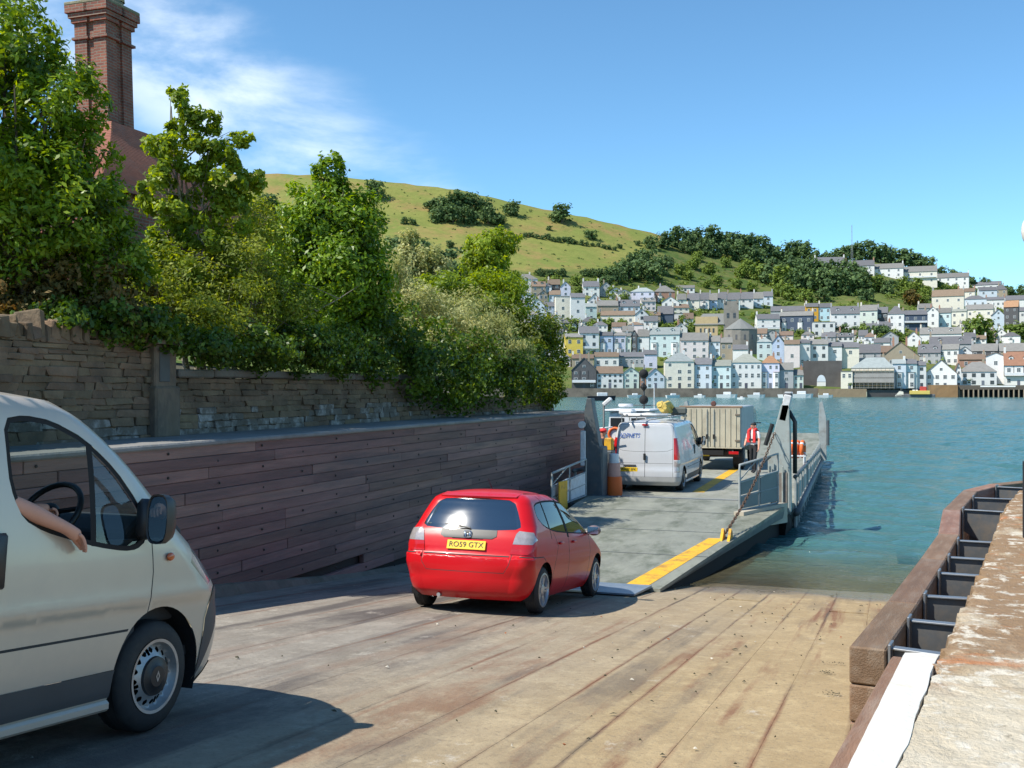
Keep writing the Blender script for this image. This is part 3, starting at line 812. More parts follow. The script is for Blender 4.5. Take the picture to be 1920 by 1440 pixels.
def limbs(o, base, blobs, r0, mb_mat, parent, seed=3, name='trunk', n_tw=14, lean=(0, 0), forks=1):
    rr = random.Random(seed); base = Vector(base)
    mb = MB(o)
    top = max((Vector(b[0]) for b in blobs), key=lambda p: p.z)
    cen = sum((Vector(b[0]) for b in blobs), Vector()) / len(blobs)
    if (Vector((top.x, top.y)) - Vector((base.x, base.y))).length > 1.3:
        base = Vector((cen.x, cen.y, base.z)); top = cen + Vector((0, 0, .2))
    if n_tw == 0: base = Vector((cen.x - .3, cen.y, base.z)); top = base + Vector((0, 0, .35))
    for f in range(forks):
        b0 = base + Vector((rr.uniform(-.12, .12) * f, rr.uniform(-.12, .12) * f, 0))
        pts = []
        tgt = top + Vector((rr.uniform(-.5, .5) * f, rr.uniform(-.5, .5) * f, -0.3 * f))
        for i in range(8):
            t = i / 7; p = b0.lerp(tgt, t) + Vector((math.sin(t * 5 + f) * 0.08, math.cos(t * 4 + f) * 0.08, 0))
            pts.append(p)
        mb.tube(pts, [r0 * (1 - 0.82 * i / 7) for i in range(8)], n=8)
        for j in range(n_tw):
            c, rad = rr.choice(blobs); c = Vector(c)
            s = pts[rr.randint(1, 6)]
            e = c + Vector((rr.uniform(-.8, .8) * rad[0], rr.uniform(-.8, .8) * rad[1], rr.uniform(-.6, .8) * rad[2]))
            mid = s.lerp(e, 0.5) + Vector((rr.uniform(-.15, .15), rr.uniform(-.15, .15), rr.uniform(-.1, .2)))
            mb.tube([s, mid, e], [r0 * 0.32, r0 * 0.2, r0 * 0.06], n=5)
    return mb.build(name, mb_mat, parent, smooth=True, auto=60)

m_bark = M('bark', (0.11, 0.085, 0.06), 0.9, var=0.35, scale=6, bump=0.8, bscale=25, stretch=(2, 2, 0.5))
m_bark_pale = M('pale bark', (0.24, 0.20, 0.15), 0.85, var=0.3, scale=6, bump=0.6, bscale=25, stretch=(2, 2, 0.5))
L_glossy = leaf_material('glossy leaf', (0.045, 0.095, 0.009), (0.15, 0.25, 0.016), (0.32, 0.42, 0.032), 0.45, 0.35)
L_laurel = leaf_material('laurel leaf', (0.05, 0.105, 0.010), (0.14, 0.25, 0.018), (0.29, 0.42, 0.04), 0.45, 0.4)
L_bright = leaf_material('bright leaf', (0.085, 0.145, 0.012), (0.20, 0.29, 0.024), (0.36, 0.44, 0.05), 0.5, 0.45)
L_olive = leaf_material('olive leaf', (0.08, 0.12, 0.014), (0.18, 0.24, 0.03), (0.36, 0.40, 0.07), 0.5, 0.6)
L_silver = leaf_material('silver leaf', (0.20, 0.23, 0.075), (0.38, 0.40, 0.15), (0.60, 0.59, 0.30), 0.45, 0.6)
L_ivy = leaf_material('ivy leaf', (0.025, 0.06, 0.008), (0.065, 0.125, 0.012), (0.14, 0.22, 0.022), 0.35, 0.4)
L_round = leaf_material('hedge leaf', (0.04, 0.075, 0.006), (0.12, 0.17, 0.010), (0.28, 0.31, 0.02), 0.45, 0.5)
L_red = leaf_material('rust leaf', (0.06, 0.06, 0.012), (0.11, 0.09, 0.02), (0.25, 0.15, 0.04), 0.35, 0.6)
L_far = leaf_material('hill leaf', (0.045, 0.085, 0.035), (0.085, 0.145, 0.05), (0.14, 0.21, 0.068), 0.25, 0.8)
L_far2 = leaf_material('pale hill leaf', (0.08, 0.13, 0.028), (0.15, 0.22, 0.04), (0.24, 0.31, 0.06), 0.3, 0.8)

def blob(u, v, d, ru, rv, rd=None):
    """ellipsoid centred on the ray of pixel (u, v) at depth d with radii given in photo pixels there"""
    k = d / 2000
    rx = ru * k
    return (tuple(world_at(u, v, d)), (rx, (rd if rd else rx), rv * k))
def garden_tree(name, label, cat, base_uvd, blobs, n, size, mat, bark, r0, seed, forks=1, n_tw=14, group=None, base_z=None, **kw):
    b = world_at(*base_uvd)
    if base_z is not None: b.z = base_z
    t = root(name, label, cat, b, group=group)
    limbs(b, b, blobs, r0, bark, t, seed, forks=forks, n_tw=n_tw)
    link('crown', leaf_mesh('crown', blobs, n, size, mat, seed, origin=b, **kw), t)
    return t

# big dark evergreen at the left edge
garden_tree('evergreen_tree', 'big dark glossy evergreen tree filling the left edge beside the brick chimney', 'tree', (60, 640, 14.2),
    [blob(20, 90, 14.0, 95, 110), blob(105, 190, 14.2, 95, 95), blob(10, 250, 13.4, 130, 130), blob(150, 300, 14.2, 75, 80), blob(60, 390, 14, 150, 100), blob(165, 440, 14.3, 95, 80), blob(-90, 380, 14, 130, 190), blob(-90, 120, 14, 120, 150), blob(215, 500, 14.4, 70, 70), blob(60, 520, 14.6, 150, 90), blob(-90, 540, 14.6, 120, 90)],
    62000, 0.095, L_glossy, m_bark, 0.13, 11, forks=2, n_tw=26, base_z=3.6, aspect=0.42, clumps=46, spread=0.17, inner=0.3)
# rust-tinged shade shrub beneath it
garden_tree('rusty_shrub', 'shaded shrub with red-brown leaves above the rubble wall at the left edge', 'shrub', (120, 640, 14.2),
    [blob(40, 560, 13.9, 110, 70), blob(170, 560, 14.2, 90, 70), blob(250, 590, 14.4, 70, 60), blob(90, 500, 14.4, 110, 60)], 10000, 0.075, L_red, m_bark, 0.05, 12, forks=2, n_tw=3, base_z=3.6, clumps=40, spread=0.2, aspect=.5)
# slender tree
garden_tree('slender_tree', 'slender young tree with pale stems and airy glossy leaves right of the chimney', 'tree', (365, 650, 17.5),
    [blob(332, 200, 17.5, 24, 42), blob(375, 235, 17.5, 34, 38), blob(300, 262, 17.5, 36, 40), blob(350, 290, 17.4, 46, 40), blob(415, 290, 17.6, 40, 36), blob(452, 262, 17.7, 20, 16), blob(460, 330, 17.7, 32, 30), blob(290, 345, 17.3, 40, 44), blob(400, 350, 17.5, 46, 40), blob(330, 400, 17.3, 48, 44), blob(440, 395, 17.7, 42, 40), blob(290, 460, 17.2, 44, 50), blob(380, 455, 17.4, 50, 48), blob(335, 530, 17.2, 56, 55), blob(420, 520, 17.6, 46, 48)],
    19000, 0.10, L_bright, m_bark_pale, 0.055, 13, forks=3, n_tw=10, base_z=3.6, aspect=0.5, clumps=13, spread=0.24, inner=0.2)
# undergrowth
und = [((290, 540, 16.6), 75, 80), ((400, 560, 17.0), 90, 85), ((480, 520, 17.8), 85, 90), ((540, 590, 18.2), 70, 80), ((470, 430, 18.6), 60, 70), ((360, 610, 16.4), 100, 55)]
garden_tree('olive_undergrowth', 'tangled olive and straw coloured undergrowth below the slender tree', 'shrub', (430, 660, 17.5),
    [blob(*p, a, b) for p, a, b in und], 26000, 0.07, L_olive, m_bark_pale, 0.03, 14, forks=5, n_tw=6, base_z=3.5, aspect=0.42, clumps=60, spread=0.22, inner=0.4)
# glossy cone tree
garden_tree('laurel_tree', 'dense pointed glossy green tree standing in the middle of the garden wall', 'tree', (615, 700, 20.5),
    [blob(617, 332, 20.5, 30, 42), blob(602, 410, 20.5, 72, 66), blob(655, 430, 20.6, 64, 76), blob(556, 455, 20.5, 56, 60), blob(640, 515, 20.4, 88, 82), blob(568, 530, 20.7, 68, 68), blob(685, 540, 20.7, 38, 80), blob(605, 595, 20.6, 90, 55)],
    44000, 0.105, L_laurel, m_bark, 0.08, 15, forks=2, n_tw=12, base_z=3.5, aspect=0.46, clumps=60, spread=0.2, inner=0.3)
# ivy hedge over the coping
garden_tree('ivy_hedge', 'low dark ivy spilling over the coping of the lower garden wall', 'shrub', (480, 690, 16.6),
    [blob(390, 650, 15.6, 70, 38), blob(470, 655, 16.6, 80, 42), blob(560, 655, 18.0, 80, 45), blob(640, 650, 19.4, 60, 55)], 13000, 0.07, L_ivy, m_bark, 0.03, 16, forks=2, n_tw=0, base_z=3.5, clumps=60, aspect=.7, up=0.1)
garden_tree('dark_ivy_bank', 'dark green ivy bank hanging over the wall beside the silvery shrub', 'shrub', (790, 720, 24),
    [blob(690, 660, 20.8, 70, 70), blob(770, 670, 22.4, 85, 75), blob(850, 690, 24.3, 85, 75), blob(925, 690, 26.5, 80, 70), blob(720, 600, 22.4, 60, 50), blob(980, 690, 28.5, 45, 60)], 26000, 0.09, L_ivy, m_bark, 0.05, 17, forks=2, n_tw=0, base_z=3.3, clumps=60, aspect=.7, up=0.1)
garden_tree('wall_top_ivy', 'dark leafy creeper along the top of the tall rubble wall beside the pillar', 'shrub', (250, 640, 14.0),
    [blob(120, 600, 13.4, 70, 35), blob(200, 605, 13.9, 70, 40), blob(275, 610, 14.3, 50, 40), blob(320, 625, 14.9, 45, 38)], 7000, 0.075, L_ivy, m_bark, 0.03, 23, forks=2, n_tw=0, base_z=3.6, clumps=50, aspect=.65, up=.1)
# silvery shrub
garden_tree('silvery_shrub', 'silvery grey-green willowy shrub between the glossy tree and the river', 'shrub', (860, 690, 26.5),
    [blob(740, 520, 25.5, 42, 75), blob(770, 590, 25.5, 75, 60), blob(860, 600, 26.2, 90, 55), blob(920, 640, 26.0, 70, 45), blob(800, 640, 25.0, 75, 35), blob(965, 665, 26.4, 40, 30)], 26000, 0.105, L_silver, m_bark_pale, 0.045, 18, forks=2, n_tw=0, base_z=3.3, clumps=50, aspect=0.26, hang=0.3, spread=.2)
garden_tree('lime_shrub', 'light yellow-green leafy shrub rising behind the silvery shrub', 'shrub', (900, 650, 31),
    [blob(830, 550, 31, 70, 40), blob(910, 555, 31, 70, 45), blob(960, 560, 31.5, 40, 40)], 12000, 0.12, L_bright, m_bark, 0.06, 19, forks=3, n_tw=12, base_z=3.4, clumps=40)
garden_tree('sapling_tree', 'small bushy tree with yellowish top beside the far hillside field', 'tree', (920, 560, 35),
    [blob(920, 475, 35, 45, 42), blob(945, 455, 35, 28, 26), blob(890, 490, 35, 28, 34), blob(925, 515, 35, 42, 25)], 9000, 0.14, L_bright, m_bark, 0.07, 20, forks=2, n_tw=14, base_z=3.3, clumps=34, spread=.22)
garden_tree('greygreen_tree', 'pale grey-green tree behind the silvery shrub near the hillside wood', 'tree', (780, 560, 34),
    [blob(790, 490, 34, 40, 45), blob(765, 470, 34, 30, 35), blob(820, 510, 34, 35, 35)], 7000, 0.14, L_silver, m_bark, 0.07, 21, forks=2, n_tw=10, base_z=3.4, clumps=30, aspect=.4)
# rounded bush at the river end
garden_tree('rounded_bush', 'rounded dark bush with yellow-green sunlit top at the river end of the wall', 'bush', (1005, 745, 31.5),
    [blob(1000, 640, 32, 62, 58), blob(1025, 690, 32, 40, 55), blob(955, 660, 31, 55, 58), blob(985, 705, 30.5, 58, 48), blob(1032, 735, 31.4, 28, 26)], 24000, 0.095, L_round, m_bark, 0.06, 22, forks=3, n_tw=14, base_z=2.7, clumps=60, aspect=.6, up=0.6)

# ------------------------------------------------------------------ house with tall chimney
def brick_material(name, c1, c2, mortar, scale, bw=0.23, bh=0.075, ms=0.012):
    m = bpy.data.materials.new(name); m.use_nodes = True
    n, l = m.node_tree.nodes, m.node_tree.links; b = n['Principled BSDF']; b.inputs['Roughness'].default_value = 0.85
    g = n.new('ShaderNodeTexCoord'); ge = n.new('ShaderNodeNewGeometry')
    sp = n.new('ShaderNodeSeparateXYZ'); l.new(g.outputs['Object'], sp.inputs[0])
    add = n.new('ShaderNodeMath'); add.operation = 'ADD'; l.new(sp.outputs[0], add.inputs[0]); l.new(sp.outputs[1], add.inputs[1])
    cb = n.new('ShaderNodeCombineXYZ'); l.new(add.outputs[0], cb.inputs[0]); l.new(sp.outputs[2], cb.inputs[1])
    t = n.new('ShaderNodeTexBrick'); t.inputs['Color1'].default_value = tuple(c1) + (1,); t.inputs['Color2'].default_value = tuple(c2) + (1,); t.inputs['Mortar'].default_value = tuple(mortar) + (1,)
    t.inputs['Scale'].default_value = 1.0; t.inputs['Brick Width'].default_value = bw; t.inputs['Row Height'].default_value = bh; t.inputs['Mortar Size'].default_value = ms
    l.new(cb.outputs[0], t.inputs['Vector'])
    nz = n.new('ShaderNodeTexNoise'); nz.inputs['Scale'].default_value = 2.2; nz.inputs['Detail'].default_value = 7; l.new(g.outputs['Object'], nz.inputs['Vector'])
    mx = n.new('ShaderNodeMixRGB'); mx.blend_type = 'MULTIPLY'; mx.inputs[0].default_value = 0.7
    cr = n.new('ShaderNodeMapRange'); cr.inputs['From Min'].default_value = 0.3; cr.inputs['From Max'].default_value = 0.7; cr.inputs['To Min'].default_value = 0.55; cr.inputs['To Max'].default_value = 1.25; l.new(nz.outputs['Fac'], cr.inputs['Value'])
    l.new(t.outputs['Color'], mx.inputs[1]); l.new(cr.outputs[0], mx.inputs[2]); l.new(mx.outputs[0], b.inputs['Base Color'])
    bp = n.new('ShaderNodeBump'); bp.inputs['Strength'].default_value = 0.8; bp.inputs['Distance'].default_value = 0.01; bp.invert = True
    l.new(t.outputs['Fac'], bp.inputs['Height']); l.new(bp.outputs[0], b.inputs['Normal'])
    return m
HD = 27.0
hc = world_at(209, 250, HD)          # near corner of the chimney at roof level (corner between the lit and the shaded face)
hz = 4.6
hr = root('brick_house', 'brick house with steep pink-red tiled roof and tall chimney behind the trees', 'house', (hc.x, hc.y, hz))
ho = Vector((hc.x, hc.y, hz))
m_brick = brick_material('red brick', (0.27, 0.085, 0.048), (0.20, 0.062, 0.042), (0.22, 0.17, 0.13), 1)
m_tile = M('clay tile', (0.30, 0.115, 0.075), 0.85, var=0.25, scale=5, bump=0.5, bscale=12, dirt=(0.20, 0.13, 0.11), dirt_scale=2, dirt_amt=0.5)
zr = hc.z                              # top of roof at the chimney foot
RXe, RYe = 3.6, 4.6
cx, cy = hc.x - 0.5, hc.y + 0.5      # chimney centre
eave_z = 7.6
MB(ho).box((cx, cy, (hz + eave_z) / 2), (2 * RXe - 0.5, 2 * RYe - 0.5, eave_z - hz + 0.5)).build('wall', m_brick, hr)
# flared pyramid roof built of overlapping tile courses
rf = MB(ho)
nC = 46
def ring(t):
    # t 0 at top, 1 at eave: concave flare
    k = 0.17 + 0.83 * (t ** 1.55)
    return RXe * k + 0.05, RYe * (0.14 + 0.86 * t ** 1.55) + 0.05, zr + 0.25 - (zr + 0.25 - eave_z) * t
for i in range(nC):
    a0 = ring(i / nC); a1 = ring((i + 1.25) / nC)
    lift = 0.035
    A = [(cx - a0[0], cy - a0[1], a0[2]), (cx + a0[0], cy - a0[1], a0[2]), (cx + a0[0], cy + a0[1], a0[2]), (cx - a0[0], cy + a0[1], a0[2])]
    B = [(cx - a1[0], cy - a1[1], a1[2] + lift), (cx + a1[0], cy - a1[1], a1[2] + lift), (cx + a1[0], cy + a1[1], a1[2] + lift), (cx - a1[0], cy + a1[1], a1[2] + lift)]
    Cc = [(p[0], p[1], p[2] - lift * 1.2) for p in B]
    rf.add(A + B + Cc, [(0, 4, 5, 1), (1, 5, 6, 2), (2, 6, 7, 3), (3, 7, 4, 0), (4, 8, 9, 5), (5, 9, 10, 6), (6, 10, 11, 7), (7, 11, 8, 4)])
ro = rf.build('roof', m_tile, hr, normals=False)
# chimney stack: square shaft, corner pilasters, corbelled head, pots; it leans a little
LEAN = (-0.055, 0.0)
def lean(mb):
    for i, p in enumerate(mb.v):
        h = p[2] + hz - zr
        if h > 0: mb.v[i] = (p[0] - 0.05 * h * CA, p[1] - 0.05 * h * SA, p[2])
    return mb
top = 3.3
cs = 0.49
st = MB(ho).box((cx, cy, zr + 0.5), (2 * cs - 0.12, 2 * cs - 0.12, 2 * top - 1.0))
for sx_ in (-1, 1):
    for sy_ in (-1, 1):
        st.box((cx + sx_ * (cs - 0.19), cy + sy_ * (cs - 0.19), zr + 0.5), (0.38, 0.38, 2 * top - 1.02))
# steps at the mouldings
chim = lean(st).build('chimney', m_brick, hr)
m_cap = M('chimney cap', (0.22, 0.20, 0.13), 0.9, var=.35, scale=5, bump=.7, dirt=(.10, .12, .05), dirt_amt=.6)
zt = zr + top
hd = MB(ho)
for (z0, z1, e) in [(zt - 0.85, zt - 0.78, 0.06), (zt - 0.42, zt - 0.30, 0.06), (zt - 0.30, zt - 0.18, 0.11), (zt - 0.18, zt + 0.02, 0.16)]:
    hd.box((cx, cy, (z0 + z1) / 2), (2 * cs - 0.14 + 2 * e, 2 * cs - 0.14 + 2 * e, z1 - z0))
    for sx_ in (-1, 1):
        for sy_ in (-1, 1):
            hd.box((cx + sx_ * (cs - 0.19), cy + sy_ * (cs - 0.19), (z0 + z1) / 2), (0.38 + 2 * e, 0.38 + 2 * e, z1 - z0 - 0.006))
lean(hd).build('corbelling', m_brick, chim)
lean(MB(ho).cham((cx, cy, zt + 0.06), (2 * cs + 0.34, 2 * cs + 0.34, 0.09), 0.02)).build('cap', m_cap, chim)
lean(MB(ho).cham((cx + .05, cy - .05, zt + 0.2), (2 * cs - 0.2, 2 * cs - 0.2, 0.22), 0.05)).build('flaunching', m_cap, chim)
for (dx, dy) in ((-0.25, -0.25), (0.25, -0.2), (0.28, 0.28)):
    lean(MB(ho).lathe([(0.17, 0.0), (0.14, 0.3), (0.15, 0.5), (0.18, 0.52), (0.18, 0.58), (0.12, 0.58), (0.11, 0.1)], (cx + dx, cy + dy, zt + 0.3), 'Z', 16)).build('chimney_pot', M('buff pot', (0.35, 0.26, 0.13), 0.85, var=.3), chim, smooth=True, auto=40)

# ------------------------------------------------------------------ vehicles
def catmull(xs, ys, x):
    """monotone-ish cubic interpolation of a table"""
    return float(np.interp(x, xs, ys)) if len(xs) < 3 else _pchip(xs, ys, x)
def _pchip(xs, ys, x):
    if x <= xs[0]: return ys[0]
    if x >= xs[-1]: return ys[-1]
    i = max(k for k in range(len(xs) - 1) if xs[k] <= x)
    h = [xs[k + 1] - xs[k] for k in range(len(xs) - 1)]
    dl = [(ys[k + 1] - ys[k]) / h[k] for k in range(len(xs) - 1)]
    def m(k):
        if k == 0: return dl[0]
        if k == len(xs) - 1: return dl[-1]
        if dl[k - 1] * dl[k] <= 0: return 0.0
        w1, w2 = 2 * h[k] + h[k - 1], h[k] + 2 * h[k - 1]
        return (w1 + w2) / (w1 / dl[k - 1] + w2 / dl[k])
    t = (x - xs[i]) / h[i]; a, b = m(i), m(i + 1)
    return (2 * t**3 - 3 * t**2 + 1) * ys[i] + (t**3 - 2 * t**2 + t) * h[i] * a + (-2 * t**3 + 3 * t**2) * ys[i + 1] + (t**3 - t**2) * h[i] * b

class Shell:
    """car body: a stack of plan outlines. rows: (z, half width, y rear, y front, rear corner radius, front corner radius, rear bow, front bow)"""
    def __init__(self, rows, crown, roof_run, barrel=0.02):
        self.rows = rows; self.te = rows[-1][0]; self.crown = crown; self.run = roof_run; self.barrel = barrel
        self.tt = self.te + roof_run
        self.zs = [r[0] for r in rows]
        self.seg = None
        mid = self.par((rows[0][0] + self.te) / 2)
        W, yr, yf, rr, rf, br, bf, z = mid
        self.len = [W - rr, rr * 1.5, yf - yr - rr - rf, rf * 1.5, W - rf]
        self.cum = [0]
        for x in self.len: self.cum.append(self.cum[-1] + x)
    def par(self, t):
        tz = min(t, self.te)
        v = [_pchip(self.zs, [r[i] for r in self.rows], tz) for i in range(1, 8)]
        W, yr, yf, rr, rf, br, bf = v; z = tz
        if t > self.te:
            q = min(1.0, (t - self.te) / self.run); We = W * 0.94
            z = self.te + self.crown * (1 - (1 - q) ** 2.0)
            W -= q * We; yr += q * We * 0.9; yf -= q * We * 0.9
            s = 1 - 0.93 * q; rr = min(rr * s, W * 0.95); rf = min(rf * s, W * 0.95); br *= s; bf *= s
        return W, yr, yf, rr, rf, br, bf, z
    def point(self, U, t):
        W, yr, yf, rr, rf, br, bf, z = self.par(t)
        S = 0
        for i in range(5):
            if U <= self.cum[i + 1] or i == 4:
                f = min(max((U - self.cum[i]) / self.len[i], 0), 1); S = i; break
        if S == 0:
            x = f * (W - rr); y = yr + br * f * f
        elif S == 1:
            a = f * math.pi / 2; x = W - rr + rr * math.sin(a); y = yr + br + rr - rr * math.cos(a)
        elif S == 2:
            y0, y1 = yr + br + rr, yf - bf - rf; y = y0 + f * (y1 - y0); g = 2 * f - 1
            x = W + self.barrel * (1 - g * g)
        elif S == 3:
            a = f * math.pi / 2; x = W - rf + rf * math.cos(a); y = yf - bf - rf + rf * math.sin(a)
        else:
            x = (1 - f) * (W - rf); y = yf - bf * (1 - f) ** 2
        return (x, y, z)
    def side(self, y, t):
        W, yr, yf, rr, rf, br, bf, z = self.par(t)
        y0, y1 = yr + br + rr, yf - bf - rf
        if y < y0: return self.cum[1] + self.len[1] * math.acos(min(1, max(0, 1 - (y - yr - br) / rr))) / (math.pi / 2), t
        if y > y1: return self.cum[3] + self.len[3] * math.asin(min(1, max(0, (y - y1) / rf))) / (math.pi / 2), t
        return self.cum[2] + self.len[2] * (y - y0) / (y1 - y0), t
    def rear(self, x, t):
        W, yr, yf, rr, rf, br, bf, z = self.par(t)
        if x <= W - rr: return self.len[0] * x / (W - rr), t
        return self.cum[1] + self.len[1] * math.asin(min(1, (x - W + rr) / rr)) / (math.pi / 2), t
    def front(self, x, t):
        W, yr, yf, rr, rf, br, bf, z = self.par(t)
        if x <= W - rf: return self.cum[5] - self.len[4] * x / (W - rf), t
        return self.cum[4] - self.len[3] * math.asin(min(1, (x - W + rf) / rf)) / (math.pi / 2), t
    def poly(self, pts, how, step=0.05, smooth=False):
        """polygon given in side (y,z), rear or front (x,z) view -> surface coordinates, resampled"""
        if smooth: pts = round_poly(pts)
        out = []
        n = len(pts)
        for i in range(n):
            a, b = pts[i], pts[(i + 1) % n]
            k = max(1, int(math.hypot(b[0] - a[0], b[1] - a[1]) / step))
            for j in range(k):
                f = j / k; out.append(how(a[0] + (b[0] - a[0]) * f, a[1] + (b[1] - a[1]) * f))
        return out
    def line(self, pts, how, w=0.008):
        """thin band along a polyline, for shut lines"""
        L = []; R = []
        for i, p in enumerate(pts):
            a = pts[max(0, i - 1)]; b = pts[min(len(pts) - 1, i + 1)]
            dx, dy = b[0] - a[0], b[1] - a[1]; q = math.hypot(dx, dy) or 1
            nx_, ny_ = -dy / q * w / 2, dx / q * w / 2
            L.append((p[0] + nx_, p[1] + ny_)); R.append((p[0] - nx_, p[1] - ny_))
        return self.poly(L + R[::-1], how, 0.08)

def round_poly(pts, it=2):
    """Chaikin corner cutting"""
    for _ in range(it):
        o = []
        for i in range(len(pts)):
            a, b = pts[i], pts[(i + 1) % len(pts)]
            o.append((a[0] * .8 + b[0] * .2, a[1] * .8 + b[1] * .2)); o.append((a[0] * .2 + b[0] * .8, a[1] * .2 + b[1] * .8))
        pts = o
    return pts
def grow(pts, e):
    c = Vector((sum(p[0] for p in pts) / len(pts), sum(p[1] for p in pts) / len(pts)))
    n = len(pts); area = sum(pts[i][0] * pts[(i + 1) % n][1] - pts[(i + 1) % n][0] * pts[i][1] for i in range(n)); sg = 1 if area > 0 else -1
    o = []
    for i in range(n):
        a, b, d = Vector(pts[i - 1]), Vector(pts[i]), Vector(pts[(i + 1) % n])
        n1 = (b - a); n2 = (d - b); n1 = Vector((n1.y, -n1.x)).normalized() * sg; n2 = Vector((n2.y, -n2.x)).normalized() * sg
        m = n1 + n2; m = m.normalized() if m.length > 1e-6 else n1
        k = e / max(0.5, m.dot(n1)); o.append((b.x + m.x * k, b.y + m.y * k))
    return o
def inside(p, poly):
    x, y = p; c = False; n = len(poly); j = n - 1
    for i in range(n):
        xi, yi = poly[i]; xj, yj = poly[j]
        if (yi > y) != (yj > y) and x < (xj - xi) * (y - yi) / (yj - yi) + xi: c = not c
        j = i
    return c

def clip_poly(poly, y, keep_less):
    out = []
    n = len(poly)
    for i in range(n):
        a, b = poly[i], poly[(i + 1) % n]
        ia, ib = (a[0] < y) == keep_less, (b[0] < y) == keep_less
        if ia: out.append(a)
        if ia != ib:
            f = (y - a[0]) / (b[0] - a[0]); out.append((y, a[1] + (b[1] - a[1]) * f))
    return out
def shell_parts(sh, regions, step=0.06):
    """regions: (part, slot, polygon, centre) in priority order -> {part: (verts, tris, slots)} for the x>0 half"""
    pts = []; edges = []
    def addp(p): pts.append(Vector(p)); return len(pts) - 1
    t0 = sh.rows[0][0]; U1 = sh.cum[5]
    for reg in regions:
        ids = [addp((min(max(p[0], 0), U1), min(max(p[1], t0), sh.tt))) for p in reg[2]]
        edges += [(ids[i], ids[(i + 1) % len(ids)]) for i in range(len(ids))]
    nu, nt = int(U1 / step), int((sh.tt - t0) / step)
    us = [U1 * i / nu for i in range(nu + 1)] + sh.cum[1:5]
    ts = [t0 + (sh.tt - t0) * j / nt for j in range(nt + 1)] + [z for z in sh.zs if z > t0] + ([.755, .775, .81, .83] if sh.te > 1.6 else []) + ([0.66, 0.675, 0.692, 0.702] if sh.te < 1.6 else [])
    for u in us:
        for t in ts:
            jx_ = 0 if u in (0, U1) or u in sh.cum else rng.uniform(-.1, .1) * step
            jt = 0 if t in (t0, sh.tt) else rng.uniform(-.1, .1) * step
            addp((min(max(u + jx_, 0), U1), t + jt))
    v2, e2, f2, _, _, _ = geometry.delaunay_2d_cdt(pts, edges, [], 0, 1e-5)
    boxes = [(min(p[0] for p in r[2]), max(p[0] for p in r[2]), min(p[1] for p in r[2]), max(p[1] for p in r[2])) for r in regions]
    P3 = [sh.point(p.x, p.y) for p in v2]
    N3 = []
    for p in v2:
        e = 0.004
        du = np.array(sh.point(min(p.x + e, U1), p.y)) - np.array(sh.point(max(p.x - e, 0), p.y))
        dt = np.array(sh.point(p.x, min(p.y + e, sh.tt))) - np.array(sh.point(p.x, max(p.y - e, t0)))
        nn = np.cross(du, dt); q = np.linalg.norm(nn); N3.append(nn / q if q > 1e-12 else np.array((0, 0, 1.0)))
    out = {}
    for f in f2:
        c = ((v2[f[0]].x + v2[f[1]].x + v2[f[2]].x) / 3, (v2[f[0]].y + v2[f[1]].y + v2[f[2]].y) / 3)
        part, slot = 'body', 0
        for r, b in zip(regions, boxes):
            if b[0] <= c[0] <= b[1] and b[2] <= c[1] <= b[3] and inside(c, r[2]):
                part, slot = r[0], r[1]; break
        if part is None: continue
        o = out.setdefault(part, ({}, [], [], [], []))
        ids = []
        for k in f:
            if k not in o[0]: o[0][k] = len(o[1]); o[1].append(P3[k]); o[4].append(N3[k])
            ids.append(o[0][k])
        o[2].append(ids); o[3].append(slot)
    return {k: (o[1], o[2], o[3], o[4]) for k, o in out.items()}

def shell_object(name, data, mats, parent, sides='both', inset=0.0, thick=0.0, thick_mat=None, label=None):
    v, f, s, nr = data
    v = np.array(v) - np.array(nr) * inset; nr = np.array(nr); f = np.array(f)
    a, b, c = v[f[:, 0]], v[f[:, 1]], v[f[:, 2]]
    flip = (np.cross(b - a, c - a) * nr[f[:, 0]]).sum(1) < 0
    f[flip] = f[flip][:, ::-1]
    V = []; F = []; N = []; SL = []; k = 0
    if sides in ('both', 'right'):
        V.append(v); F.append(f); N.append(nr); SL += s; k = len(v)
    if sides in ('both', 'left'):
        m = np.array([-1, 1, 1]); V.append(v * m); F.append(f[:, ::-1] + k); N.append(nr * m); SL += s
    V = np.concatenate(V); F = np.concatenate(F); N = np.concatenate(N)
    me = bpy.data.meshes.new(name); me.from_pydata(V.tolist(), [], F.tolist())
    for m in mats: me.materials.append(m)
    me.polygons.foreach_set('material_index', SL)
    me.polygons.foreach_set('use_smooth', [True] * len(F))
    me.update()
    me.normals_split_custom_set_from_vertices(N.tolist())
    o = link(name, me, parent)
    if label: o['label'] = label
    return o

